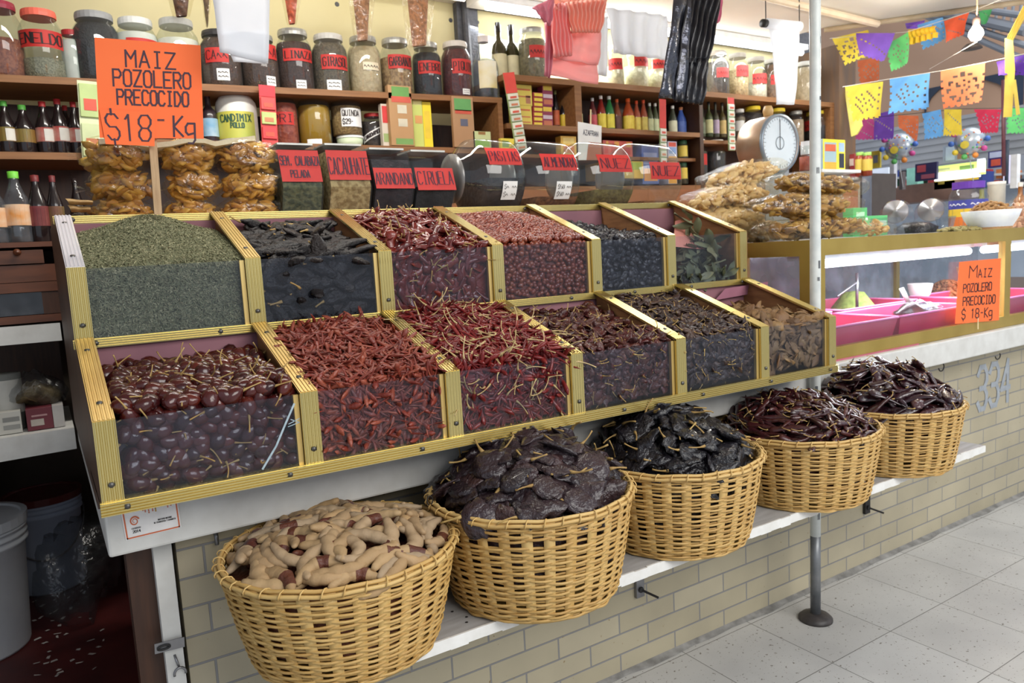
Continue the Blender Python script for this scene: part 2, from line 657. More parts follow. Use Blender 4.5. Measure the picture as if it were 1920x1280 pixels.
# roof steel of the hall
mb = MB()
for k in range(4):
    mb.tube([atx(1640 + k * 20, -10 + 8 * k, 8.3), atx(1925, 30 + 28 * k, 7.9)], 0.05 if k == 1 else 0.03, 8)
for k in range(5):
    mb.tube([atx(1860 + 14 * k, -6, 8.2), atx(1846 + 16 * k, 60, 8.2)], 0.016, 6)
struct(mb.build('trim_9', mat('roof_steel', (150, 154, 160), (128, 132, 140), 3, 0.5, metal=0.3)))

# ================================================================== COUNTER SLAB, LEDGE, POLE
rs = random.Random(3)
mb = MB()
mb.box((0.062, 1.67, 0.832), (6.1, 2.95, 0.928))
o = tag(soften(mb.build('counter_slab', M_WHITE, loc=(3, 1.8, 0.832)), 0.006), 'long chipped white counter slab on top of the brick wall', 'counter')
mb = MB()
LZ, LY = 0.585, 1.38
mb.box((0.36, LY, LZ - 0.022), (2.93, 1.60, LZ))
mb.box((0.36, 1.60, LZ - 0.022), (2.25, 1.80, LZ))
mb.box((2.31, 1.60, LZ - 0.022), (2.93, 1.80, LZ))
led = thing('ledge_plank', 'grey plank ledge with white front edge carrying the five baskets', 'ledge', (1.6, 1.59, LZ - 0.022))
mb.build('plank', mat('worn_grey_board', (176, 176, 176), (156, 154, 152), 9, 0.7, stretch=(1, 6, 1)), led)
mb = MB()
xs = np.linspace(0.36, 2.93, 60)
for a, b in zip(xs, xs[1:]):
    j, k = rs.uniform(-.0015, .0015), rs.uniform(-.002, .002)
    mb.box((a, LY - 0.005, LZ - 0.025 + k), (b, LY, LZ + 0.001 + j))
mb.build('edge_strip', mat('white_edge_paint', (235, 235, 232), (222, 221, 216), 30, 0.5), led)
mb = MB()
for u, v in ((875, 1156), (875, 1166), (848, 1146)):
    p = atz(u, v, LZ + 0.0008)
    mb.lathe([(0.0035, 0), (0, 0.0006)], p, 8)
mb.build('nail_head', mat('black_iron', (30, 28, 28), None, 20, 0.6), led)
MTL = mat('grey_steel', (150, 150, 152), (120, 120, 124), 12, 0.35, metal=0.8)
MDK = mat('black_iron', (30, 28, 28), None, 20, 0.6)
for i, (u, v, m) in enumerate(((1196, 1098, MTL), (1622, 946, MDK))):
    p = aty(u, v, 1.80)
    t = thing('shelf_bracket', ('grey' if i == 0 else 'black') + ' metal ledge bracket with a protruding bolt ' + ('below the second basket' if i == 0 else 'below the fourth basket'), 'bracket', (p[0], 1.80, p[2] - 0.03))
    MB().box((p[0] - 0.017, 1.787, p[2] - 0.035), (p[0] + 0.017, 1.799, LZ - 0.024)).build('wall_plate', m, t)
    MB().prism([(1.799, LZ - 0.024), (1.42, LZ - 0.024), (1.799, p[2] + 0.06)], 0, p[0] - 0.004, p[0] + 0.004).build('gusset', m, t)
    mb = MB()
    mb.tube([(p[0], 1.79, p[2] - 0.008), (p[0] + 0.03, 1.735, p[2] - 0.026)], 0.004, 8)
    mb.lathe([(0.010, 0), (0.010, 0.006), (0, 0.006)], (p[0], 1.787, p[2] - 0.008), 6, (0, -1, 0))
    mb.build('bolt', MDK, t, smooth=False)
# pole
t = thing('awning_pole', 'tall white painted pole with a worn grey foot standing on the tiles', 'pole', (2.28, 1.641, 0))
pp = lambda z: np.array([2.28 + 0.0092 * z, 1.641, z])
MB().tube([pp(0.32), pp(1.2), pp(2.0), pp(2.748)], 0.0185, 14).build('painted_tube', mat('scuffed_white_enamel', (222, 226, 222), (204, 210, 208), 26, 0.35, bump=0.05), t, True)
MB().tube([pp(0.015), pp(0.2), pp(0.325)], 0.0183, 14).build('bare_tube', mat('bare_grey_tube', (104, 108, 112), (140, 142, 144), 14, 0.4, metal=0.5), t, True)
MB().lathe([(0.0, 0.028), (0.026, 0.026), (0.05, 0.018), (0.060, 0.008), (0.060, 0), (0, 0)], pp(0), 24).build('foot_flange', mat('dark_foot', (46, 42, 42), (74, 68, 66), 30, 0.5), t, True)
mb = MB()
for z, a in ((1.30, -1.7), (1.25, -1.9), (0.86, -2.3), (2.05, -1.2), (2.02, -1.0), (1.62, -2.0), (0.40, -1.9), (0.52, -2.2), (1.86, -1.4)):
    c = pp(z)
    h = 0.006 + 0.012 * rs.random()
    V = []
    for zz in (-h, h):
        for da in (-0.25, 0.25):
            V.append((c[0] + 0.0189 * math.cos(a + da), c[1] + 0.0189 * math.sin(a + da), z + zz))
    mb.add(V, [(0, 1, 3, 2)])
mb.build('paint_chip', mat('dark_chip', (84, 86, 90), None, 20, 0.6), t)
# hooks under the slab, door hasp, padlock
for u, v, lab in ((1765, 690, 'small dark wire hook under the white slab above the wall number'), (1871, 664, None)):
    if not lab:
        continue
    p = aty(u, v, 1.70)
    mb = MB()
    mb.tube([(p[0] + 0.03 * math.cos(a) * 0.7, p[1], p[2] + 0.005 + 0.018 * math.sin(a)) for a in np.linspace(math.pi * 1.05, 2.3 * math.pi, 12)], 0.0028, 6)
    tag(mb.build('wire_hook', MDK, smooth=True, loc=p), lab, 'hook')
p = aty(1518 + 340, 664, 1.70)
p = aty(1871, 667, 1.70)
mb = MB()
mb.tube([(p[0] + 0.022 * math.cos(a), p[1], p[2] + 0.016 * math.sin(a)) for a in np.linspace(math.pi * 1.0, 2.2 * math.pi, 12)], 0.0028, 6)
tag(mb.build('wire_hook', MDK, smooth=True, loc=p), 'dark wire hook under the white slab right above the painted figure 4', 'hook')
a, b = aty(290, 1217, 1.775), aty(346, 1203, 1.775)
t = thing('door_hasp', 'silver metal hasp across the white jamb at the brick wall end', 'hasp', tuple(b - np.array([0.03, -0.01, 0.02])))
mb = MB()
beam(mb, a, b, (0, -1, 0), 0.023, 0.003, 0)
mb.build('strap', MTL, t)
mb = MB()
c = a + (b - a) * 0.3
mb.tube([c + np.array([0.013 * math.cos(q), -0.003, 0.0045 * math.sin(q)]) for q in np.linspace(0, 2 * math.pi, 14)], 0.0022, 6)
mb.build('slot', MDK, t)
p = aty(338, 1262, 1.77)
mb = MB()
mb.tube([(p[0] + 0.012 * math.cos(q), p[1], p[2] + 0.014 * math.sin(q)) for q in np.linspace(-0.2, math.pi + 0.2, 12)], 0.003, 6)
mb.tube([(p[0] - 0.006, 1.786, p[2] + 0.04), (p[0], 1.775, p[2] + 0.012)], 0.003, 6)
tag(mb.build('staple_loop', MTL, smooth=True, loc=p), 'small wire staple loop on the white jamb below the hasp', 'loop')
p = aty(404, 1003, 1.79)
mb = MB()
mb.tube([(p[0], p[1], p[2] + 0.01), (p[0], p[1] - 0.01, p[2]), (p[0], p[1] - 0.008, p[2] - 0.02)], 0.005, 6)
tag(mb.build('snap_hook', MTL, smooth=True, loc=p), 'small chrome snap hook on the brick under the slab, left of the tamarind basket', 'hook')
# painted wall number
mb = MB()
N0 = aty(1836, 766, 1.7985)
pts = [aty(1832, 766, 1.7985), aty(1893, 750, 1.7985)]
x0, x1 = 3.735, 4.075
fn = lambda x, y, o_: (x, 1.7995 - o_, y)
write(mb, '334', fn, x0, 0.525, x1, 0.205, 0.026, 0.05)
tag(mb.build('wall_number', mat('pale_grey_paint', (168, 174, 180), (146, 152, 160), 30, 0.7), loc=(3.9, 1.7985, 0.53)), 'grey painted number 334 on the brick wall', 'number')
# counter sticker on the slab front
P00, P10, P11, P01 = [aty(u, v, 1.668) for u, v in ((236, 1013), (340, 988), (333, 940), (227, 962))]


def sfn(x, y, o_=0.0):
    q = (P00 * (1 - x) + P10 * x) * (1 - y) + (P01 * (1 - x) + P11 * x) * y
    return (q[0], q[1] - o_, q[2])


t = thing('census_sticker', 'white census sticker with orange border and spiral on the slab under the stand', 'sticker', tuple(P00))
MB().quad(*[sfn(x, y) for x, y in ((0, 0), (1, 0), (1, 1), (0, 1))]).build('sticker_sheet', mat('sticker_white', (232, 230, 228), None, 20, 0.4), t)
mb = MB()
for a in ((0.02, 0.02, 0.98, 0.07), (0.02, 0.02, 0.045, 1.0), (0.955, 0.02, 0.98, 1.0)):
    mb.quad(*[sfn(x, y, 0.0006) for x, y in ((a[0], a[1]), (a[2], a[1]), (a[2], a[3]), (a[0], a[3]))])
for k in range(26):
    q0, q1 = k * 0.42, (k + 1) * 0.42
    r0, r1 = 0.16 * (1 - k / 34), 0.16 * (1 - (k + 1) / 34)
    w = 0.3
    V = []
    for q, r in ((q0, r0), (q1, r1)):
        for rr in (r, r * (1 - w)):
            V.append(sfn(0.20 + rr * 0.62 * math.cos(q + 0.3), 0.62 + rr * 1.3 * math.sin(q + 0.3), 0.0007))
    mb.add(V, [(0, 1, 3, 2)])
for x, y, h in ((0.40, 0.86, 0.12), (0.46, 0.80, 0.2), (0.53, 0.84, 0.15), (0.36, 0.92, 0.07), (0.80, 0.86, 0.12), (0.86, 0.9, 0.1)):
    for k in range(3):
        mb.quad(*[sfn(x + a * 0.022, y + h * (k + b * 0.8) / 3, 0.0006) for a, b in ((0, 0), (1, 0), (1, 1), (0, 1))])
mb.build('orange_print', mat('sticker_orange', (204, 104, 62), None, 20, 0.5), t)
mb = MB()
write(mb, 'CENSOS', sfn, 0.13, 0.34, 0.29, 0.045, 0.008, 0.02, off=0.0007)
write(mb, '2014', sfn, 0.14, 0.20, 0.28, 0.09, 0.012, 0.02, off=0.0007)
write(mb, 'INSTITUTO NACIONAL', sfn, 0.60, 0.46, 0.86, 0.05, 0.007, 0.02, off=0.0007)
write(mb, 'DE ESTADISTICA Y GEOGRAFIA', sfn, 0.53, 0.37, 0.92, 0.05, 0.007, 0.02, off=0.0007)
mb.build('printed_words', mat('print_black', (40, 36, 38), None, 20, 0.6), t)
# ================================================================== THE TIERED DISPLAY STAND
XL, XR = 0.055, 2.22
Y1, Y2, Y3, YB = 1.513, 1.874, 2.241, 2.82
ZK = dict(b=(0.965, 0.946), r=(0.992, 0.970), t=(1.140, 1.1295), m0=(1.242, 1.236), m=(1.263, 1.258), u=(1.419, 1.4285), k0=(1.533, 1.540), k=(1.554, 1.5685))


def zz(k, x):
    a, b = ZK[k]
    return a + (b - a) * (x - XL) / (XR - XL)


GOLD = mat('gold_anodised_trim', (214, 196, 132), (208, 189, 122), 3, 0.25, metal=0.88)
GOLDW = mat('worn_gold_trim', (206, 172, 104), (214, 188, 122), 5, 0.36, metal=0.6)
SILV = mat('silver_trim', (232, 232, 240), (222, 222, 232), 3, 0.25, metal=0.35)
PANEL = mat('stand_brown_veneer', (92, 64, 44), (74, 50, 34), 9, 0.45, stretch=(8, 1.5, 0.7))
INWOOD = mat('bin_plywood', (150, 106, 66), (120, 80, 48), 10, 0.6, stretch=(5, 1, 6))
LINER = mat('mauve_paper', (150, 104, 112), (132, 90, 100), 6, 0.8)
PANE = glass('bin_glass', (240, 243, 248), 0.12, 0.012, 0.05, 0.0, 5.0, (170, 176, 196), 0.03)  # bluish tint paints the aisle's veiling reflection on the panes
SCREW = mat('dull_screw', (110, 108, 104), (80, 78, 74), 40, 0.4, metal=0.7)

stand = thing('display_stand', 'two-tier gold-trimmed display stand with glass-fronted bins of dried goods', 'stand', (1.13, 1.9, 0.93))


def side(x):
    return [(Y1, zz('b', x)), (Y1, zz('t', x) - .001), (Y2, zz('m', x) - .001), (Y2, zz('u', x) - .001), (Y3, zz('k', x) - .002), (YB, zz('k', x) - .002), (YB, zz('b', x))]


MB().prism(side(XL), 0, XL, XL + 0.018).build('side_panel', PANEL, stand)
MB().prism(side(XR), 0, XR - 0.018, XR).build('side_panel', INWOOD, stand)
mb = MB()
mb.hexa([(XL, 1.70, 0.929), (XR, 1.70, 0.929), (XR, YB, 0.929), (XL, YB, 0.929), (XL, 1.70, zz('b', XL)), (XR, 1.70, zz('b', XR)), (XR, YB, zz('b', XR)), (XL, YB, zz('b', XL))])
mb.hexa([(XL, Y1 + .004, zz('b', XL) + .002), (XR, Y1 + .004, zz('b', XR) + .002), (XR, Y2, zz('b', XR) + .002), (XL, Y2, zz('b', XL) + .002), (XL, Y1 + .004, zz('b', XL) + .011), (XR, Y1 + .004, zz('b', XR) + .011), (XR, Y2, zz('b', XR) + .011), (XL, Y2, zz('b', XL) + .011)])
mb.build('base_board', PANEL, stand)
mb = MB()
mb.hexa([(XL + .018, Y3 + .004, 1.515), (XR - .018, Y3 + .004, 1.52), (XR - .018, YB, 1.52), (XL + .018, YB, 1.515), (XL + .018, Y3 + .004, 1.53), (XR - .018, Y3 + .004, 1.536), (XR - .018, YB, 1.536), (XL + .018, YB, 1.53)])
mb.build('top_shelf', INWOOD, stand)
mb = MB()
mb.hexa([(XL + .018, Y2 + .006, zz('b', XL) + .012), (XR - .018, Y2 + .006, zz('b', XR) + .012), (XR - .018, Y2 + .016, zz('b', XR) + .012), (XL + .018, Y2 + .016, zz('b', XL) + .012),
         (XL + .018, Y2 + .006, zz('m0', XL)), (XR - .018, Y2 + .006, zz('m0', XR)), (XR - .018, Y2 + .016, zz('m0', XR)), (XL + .018, Y2 + .016, zz('m0', XL))])
mb.build('bin_back', LINER, stand)
mb = MB()
mb.hexa([(XL + .018, Y3 - .012, 1.20), (XR - .018, Y3 - .012, 1.20), (XR - .018, Y3 - .003, 1.20), (XL + .018, Y3 - .003, 1.20),
         (XL + .018, Y3 - .012, zz('k0', XL)), (XR - .018, Y3 - .012, zz('k0', XR)), (XR - .018, Y3 - .003, zz('k0', XR)), (XL + .018, Y3 - .003, zz('k0', XL))])
mb.build('bin_back', LINER, stand)
mb = MB()
mb.hexa([(XL + .018, Y2 + .018, 1.20), (XR - .018, Y2 + .018, 1.20), (XR - .018, Y3 - .014, 1.20), (XL + .018, Y3 - .014, 1.20), (XL + .018, Y2 + .018, 1.212), (XR - .018, Y2 + .018, 1.212), (XR - .018, Y3 - .014, 1.212), (XL + .018, Y3 - .014, 1.212)])
mb.build('bin_floor', INWOOD, stand)


def screw(parent, p, nrm):
    mb = MB()
    mb.lathe([(0.0055, 0), (0.005, 0.0018), (0, 0.0025)], p, 10, nrm)
    o = mb.build('screw', SCREW, parent, True)


def rail(kb, kt, y, n, ridges):
    a = (XL - .003, y - .006, (zz(kb, XL) + zz(kt, XL)) / 2)
    b = (XR + .003, y - .006, (zz(kb, XR) + zz(kt, XR)) / 2)
    mb = MB()
    beam(mb, a, b, (0, -1, 0), abs(zz(kt, XL) - zz(kb, XL)), 0.012, ridges, 0, 0.0042)
    o = mb.build('gold_rail', GOLD, stand)
    for k in range(n):
        f = 0.02 + 0.96 * k / (n - 1)
        q = np.array(a) * (1 - f) + np.array(b) * f
        screw(o, (q[0], q[1] - .003, q[2]), (0, -1, 0))


rail('b', 'r', Y1, 8, 5)
rail('m0', 'm', Y2, 9, 4)
rail('k0', 'k', Y3, 7, 4)
LOWX = [0.074, 0.447, 0.782, 1.14, 1.507, 1.862, 2.200]
UPX = [0.074, 0.447, 0.790, 1.142, 1.509, 1.836, 2.198]
for tier, xs in ((0, LOWX), (1, UPX)):
    ya, yb, kr, kt, kb2 = ((Y1, Y2, 'r', 't', 'm') if tier == 0 else (Y2, Y3, 'm', 'u', 'k'))
    for i, x in enumerate(xs):
        w = 0.037
        end = i in (0, 6)
        if not end:
            pl = [(ya + .004, zz('b' if tier == 0 else 'm0', x) + .012), (ya + .004, zz(kt, x) - .002), (yb - .004, zz(kb2, x) - .004), (yb - .004, zz('b' if tier == 0 else 'm0', x) + .012)]
            MB().prism(pl, 0, x - .008, x + .008).build('divider', INWOOD, stand)
        mb = MB()
        xf = x if not end else (x + (.0 if i == 0 else -.002))
        beam(mb, (xf, ya - .003, zz(kr, x)), (xf, ya - .003, zz(kt, x)), (0, -1, 0), w, 0.008, 5, 0, 0.0016)
        o = mb.build('front_post', GOLD, stand)
        screw(o, (xf, ya - .005, zz(kr, x) + .03), (0, -1, 0))
        mb = MB()
        beam(mb, (xf, ya - .003, zz(kt, x) + .0015), (xf, yb - .008, zz(kb2, x) + .0015), (0, -0.35, 1), w, 0.006, 5, 0, 0.0016)
        o = mb.build('sloped_cap', SILV if (tier == 1 and i == 0) else (GOLDW if i < 2 else GOLD), stand)
        d = np.array([0, yb - ya, zz(kb2, x) - zz(kt, x)])
        nn = np.array([0, -d[2], d[1]]) / np.hypot(d[1], d[2])
        for f in (0.17, 0.82):
            q = np.array([xf, ya, zz(kt, x)]) + d * f + nn * 0.0035
            screw(o, q, nn)
        if i > 0:
            MB().box((x - .030, ya + .006, zz(kr, x) - .002), (x - .0195, ya + .016, zz(kt, x) - .004)).build('glass_channel', GOLDW, stand)
    for i in range(6):
        a, b = xs[i] + .012, xs[i + 1] - .021
        MB().hexa([(a, ya + .007, zz(kr, a) - .004), (b, ya + .007, zz(kr, b) - .004), (b, ya + .011, zz(kr, b) - .004), (a, ya + .011, zz(kr, a) - .004),
                   (a, ya + .007, zz(kt, a) - .004), (b, ya + .007, zz(kt, b) - .004), (b, ya + .011, zz(kt, b) - .004), (a, ya + .011, zz(kt, a) - .004)]).build('glass_pane', PANE, stand)
# crack and tape on the lowest left pane
mb = MB()
c = [aty(u, v, Y1 + .0055) for u, v in ((552, 756), (535, 795), (518, 836), (492, 880))]
for a, b in zip(c, c[1:]):
    beam(mb, a, b, (0, -1, 0), 0.004, 0.0006)
for (a, b) in (((545, 786), (562, 792)), ((540, 800), (560, 792)), ((541, 795), (562, 784))):
    beam(mb, aty(*a, Y1 + .0055), aty(*b, Y1 + .0055), (0, -1, 0), 0.0016, 0.0005)
mb.build('cracked_tape', mat('milky_tape', (150, 170, 180), (180, 196, 204), 60, 0.3), stand)


# ================================================================== DRIED POD SHAPES
def pod(L, w, flat, bend, wr, seed, kind='chili', nr=9, ns=8, twist=0.0, stem=0.0, stemr=0.0016):
    """returns (V, F) of a dried pod lying along x with its thickness along z, and (V, F) of its stem"""
    r = np.random.default_rng(seed)
    V = []
    ph = r.uniform(0, 6.28, 4)
    for i in range(nr + 1):
        t = i / nr
        if kind == 'chili':
            p = min(1, (t / 0.10 + 0.25)) * (1 - t) ** 0.55 if t < 1 else 0
            p = max(p, 0.03)
        elif kind == 'egg':
            p = max(0.05, math.sin(math.pi * min(1, max(0, t))) ** 0.62)
        elif kind == 'heart':
            p = max(0.06, (math.sin(math.pi * t ** 0.62)) ** 0.7)
        else:
            p = max(0.10, math.sin(math.pi * (0.02 + 0.96 * t)) ** 0.42)
            if kind == 'bead':
                p *= 0.80 + 0.20 * abs(math.cos(t * math.pi * (L / 0.027)))
        x = (t - 0.5) * L
        y = bend * (4 * (t - 0.5) ** 2 - 0.5) + 0.05 * bend * math.sin(7 * t + ph[0])
        z = 0.12 * w * math.sin(5 * t + ph[1])
        dx, dy = L, 8 * bend * (t - 0.5)
        n = math.hypot(dx, dy)
        tx, ty = dx / n, dy / n
        for j in range(ns):
            a = 2 * math.pi * j / ns
            m = 1 + wr * (0.5 * math.sin(3 * a + 5 * t + ph[2]) + 0.35 * math.sin(11 * t + 2 * a + ph[3]) + r.uniform(-.45, .45))
            ca, sa = math.cos(a + twist * t) * w * p * m, math.sin(a + twist * t) * w * p * m * flat
            V.append((x - ty * ca, y + tx * ca, z + sa))
    Fs = [(i * ns + j, i * ns + (j + 1) % ns, (i + 1) * ns + (j + 1) % ns, (i + 1) * ns + j) for i in range(nr) for j in range(ns)]
    Fs += [tuple(range(ns))[::-1], tuple(range(nr * ns, (nr + 1) * ns))]
    st = None
    if stem:
        mb = MB()
        y0 = bend * 0.5
        c = r.uniform(-1, 1, 2)
        pts = [(-L / 2 + stem * 0.12 - stem * k / 5, y0 + c[0] * stem * 0.5 * (k / 5) ** 2, c[1] * stem * 0.4 * (k / 5) ** 2) for k in range(6)]
        mb.tube(pts, [stemr * 2.3, stemr * 1.7, stemr * 1.0, stemr * 0.9, stemr * 0.95, stemr * 1.15], 6)
        st = (np.concatenate(mb.v), mb.f)
    return (np.array(V), Fs), st


def make_proto(name, shape, stem, m, ms, smooth=True):
    mb = MB()
    mb.add(*shape)
    o = mb.build(name, m, None, smooth)
    if stem is not None:
        s = MB()
        s.add(*stem)
        q = s.build('stem', ms, None, True)
        q.parent = o
    return o


def frame(n, yaw):
    n = np.array(n, float)
    n /= np.linalg.norm(n)
    t = np.array([math.cos(yaw), math.sin(yaw), 0.13])
    if abs(n @ t) > 0.95:
        t = np.array([-math.sin(yaw), math.cos(yaw), 0.4])
    if abs(n[1]) > 0.8:
        t = np.array([math.cos(yaw), 0.0, math.sin(yaw)])
    t = t - n * (n @ t)
    t /= np.linalg.norm(t)
    return np.stack([t, np.cross(n, t), n], 1)


def strew(protos, spots, label, cat, group, tilt=0.35, smin=0.85, smax=1.15, rng=None, yawfn=None):
    """one object per spot (position, surface normal); the protos themselves take the first spots"""
    rng = rng or random.Random(5)
    for i, (p, n, *yw) in enumerate(spots):
        pr = protos[i % len(protos)]
        n2 = np.array(n) + np.array([rng.gauss(0, tilt) for _ in range(3)])
        yaw = rng.uniform(0, 2 * math.pi) if yawfn is None else yawfn(rng)
        if yw and yw[0] is not None:
            yaw = yw[0]
        R = Matrix(frame(n2, yaw).tolist())
        s = rng.uniform(smin, smax)
        o = pr if i < len(protos) else dup(pr, (0, 0, 0))
        o.rotation_mode = 'XYZ'
        o.location = [float(q) for q in p]
        o.rotation_euler = R.to_euler()
        o.scale = (s, s, s)
        tag(o, label, cat, group)


def mass(name, shapes, spots, m, label, cat, group=None, tilt=0.35, rng=None, extra=None, smin=0.85, smax=1.15, loc=None):
    """everything below the counted ones, as one uncountable object"""
    rng = rng or random.Random(9)
    mb = MB()
    if extra:
        extra(mb)
    for i, (p, n, *yw) in enumerate(spots):
        V, Fs = shapes[i % len(shapes)]
        n2 = np.array(n) + np.array([rng.gauss(0, tilt) for _ in range(3)])
        R = frame(n2, yw[0] if yw and yw[0] is not None else rng.uniform(0, 6.28))
        mb.add(V @ R.T * rng.uniform(smin, smax) + np.array(p), Fs)
    o = mb.build(name, m, None, True, loc=loc if loc is not None else spots[0][0] if spots else None)
    return tag(o, label, cat, group, 'stuff')


def bin_spots(n, x0, x1, y0, y1, hf, zf, rng, lift=0.004, front=0.3, inset=0.006, mx=0.012):
    """even jittered spots over the heap's top, and against the front glass"""
    out = []
    nf = int(n * front)
    nt = n - nf

    def cells(m, w, h):
        c = max(1, int(round(math.sqrt(m * w / h))))
        r = max(1, int(math.ceil(m / c)))
        L = [((i + rng.random()) / c, (j + rng.random()) / r) for j in range(r) for i in range(c)]
        rng.shuffle(L)
        return L[:m]
    for u, v in cells(nt, x1 - x0, y1 - y0):
        x, y = x0 + mx + (x1 - x0 - 2 * mx) * u, y0 + 0.012 + (y1 - y0 - 0.024) * v
        e = 0.004
        nx, ny = -(hf(x + e, y) - hf(x - e, y)) / (2 * e), -(hf(x, y + e) - hf(x, y - e)) / (2 * e)
        nrm = np.array([nx, ny, 1.0])
        nrm /= np.linalg.norm(nrm)
        out.append((np.array([x, y, hf(x, y)]) + nrm * lift, nrm))
    zt = hf((x0 + x1) / 2, y0 + .01)
    for u, v in cells(nf, x1 - x0, max(.05, zt - zf)):
        x = x0 + mx + (x1 - x0 - 2 * mx) * u
        z = zf + 0.008 + (hf(x, y0 + .01) - zf - 0.006) * v
        out.append((np.array([x, y0 + inset, z]), np.array([0, -1.0, 0])))
    rng.shuffle(out)
    return out


def heap_skin(x0, x1, y0, y1, hf, zf, drop, back=True):
    """bumpy solid under the strewn pieces"""
    def f(mb):
        nu, nv = 26, 26
        mb.grid(lambda u, v: (x0 + (x1 - x0) * u, y0 + 0.012 + (y1 - y0 - 0.016) * v, hf(x0 + (x1 - x0) * u, y0 + (y1 - y0) * v) - drop + 0.35 * drop * math.sin(57 * u + 31 * v) * math.sin(43 * v)), nu, nv)
        mb.grid(lambda u, v: (x0 + (x1 - x0) * u, y0 + 0.012 + 0.002 * math.sin(40 * u) * math.sin(25 * v), zf + (hf(x0 + (x1 - x0) * u, y0) - drop - zf) * v), nu, 8)
    return f


def surf(zt0, zmid, zback, bulge, cu=0.5, cv=0.75, su=0.42, sv=0.4, noise=0.004, ph=0.0):
    """heap profile in bin fractions u (across) and v (front to back)"""
    def h(u, v):
        if v < 0.5:
            b = zt0 + (zmid - zt0) * v / 0.5
        else:
            b = zmid + (zback - zmid) * (v - 0.5) / 0.5
        return b + bulge * math.exp(-((u - cu) / su) ** 2 - ((v - cv) / sv) ** 2) + noise * math.sin(9 * u + ph) * math.sin(8 * v + 2 * ph)
    return h


def binfn(tier, i, sf):
    xs = LOWX if tier == 0 else UPX
    x0, x1 = xs[i] + .009, xs[i + 1] - .009
    y0, y1 = (Y1 + .014, Y2 + .003) if tier == 0 else (Y2 + .019, Y3 - .014)
    return x0, x1, y0, y1, (lambda x, y: sf(min(1, max(0, (x - x0) / (x1 - x0))), min(1, max(0, (y - y0) / (y1 - y0)))))


GREENLIKE = None
# colours of the pods
C_ARBOL = mat('red_orange_chili', (116, 42, 30), (142, 62, 44), 60, 0.42, rnd=[(94, 28, 22), (134, 50, 38), (108, 40, 32), (166, 86, 60), (80, 26, 24)], bump=0.3, bscale=120)
C_ARBOL2 = mat('crimson_chili', (118, 26, 24), (92, 20, 22), 40, 0.3, rnd=[(84, 14, 18), (128, 28, 26), (104, 30, 32), (146, 44, 36), (76, 22, 28)], bump=0.2, bscale=100)
C_CASC = mat('dark_cherry_chili', (66, 20, 18), (44, 14, 16), 30, 0.2, rnd=[(40, 12, 16), (84, 26, 18), (56, 16, 22), (104, 38, 24), (46, 16, 20)], coat=0.2, bump=0.2, bscale=60)
C_BITS = mat('dark_red_crumpled_chili', (70, 24, 22), (48, 18, 18), 40, 0.35, rnd=[(46, 18, 18), (92, 30, 26), (58, 22, 26), (112, 62, 44), (40, 16, 18)], bump=0.5, bscale=80)
C_BITS2 = mat('brown_black_crumpled_chili', (52, 34, 30), (34, 22, 22), 40, 0.42, rnd=[(34, 22, 22), (70, 44, 36), (44, 30, 32), (92, 64, 46), (30, 20, 20)], bump=0.5, bscale=80)
C_TAN = mat('tan_dried_pieces', (130, 98, 60), (98, 70, 44), 30, 0.6, rnd=[(92, 66, 42), (150, 116, 72), (120, 84, 52), (164, 132, 86), (84, 60, 42)], bump=0.4, bscale=70)
C_PAS = mat('black_wrinkled_pod', (30, 26, 27), (18, 16, 18), 60, 0.5, spec=0.3, rnd=[(20, 18, 20), (36, 30, 29), (26, 23, 26), (52, 42, 36)], bump=0.8, bscale=90)
C_GUA = mat('deep_red_broad_pod', (110, 34, 28), (82, 24, 24), 30, 0.25, rnd=[(88, 24, 22), (128, 42, 32), (98, 30, 34), (150, 60, 44), (70, 22, 26)], coat=0.3, bump=0.4, bscale=50)
C_BERRY = mat('russet_berry', (126, 50, 30), (88, 32, 24), 60, 0.28, rnd=[(92, 32, 24), (146, 64, 38), (112, 42, 30), (164, 86, 50), (70, 26, 24)], coat=0.3)
C_DARK = mat('blue_black_dried_fruit', (34, 32, 38), (20, 19, 24), 40, 0.3, rnd=[(22, 21, 26), (44, 40, 44), (30, 28, 36), (60, 56, 56)], bump=0.5, bscale=80)
C_STEM = mat('straw_stem', (186, 156, 92), (150, 118, 64), 40, 0.6, rnd=[(196, 168, 104), (150, 116, 66), (176, 148, 92)])
C_PALESTEM = mat('pale_straw_stem', (206, 184, 132), (176, 148, 96), 40, 0.6, rnd=[(214, 194, 146), (170, 140, 92), (196, 172, 120)])
C_OREG = mat('dried_herb', (128, 128, 98), (100, 104, 76), 40, 0.8, rnd=[(84, 90, 66), (154, 152, 116), (116, 120, 88), (198, 190, 150), (104, 98, 72)])
C_BAY = mat('grey_green_leaf', (112, 116, 84), (84, 90, 66), 30, 0.55, rnd=[(84, 92, 66), (132, 134, 100), (106, 112, 84), (150, 146, 112)])

# ------------------------------------------------------------------ lower tier, left to right
rg = random.Random(21)
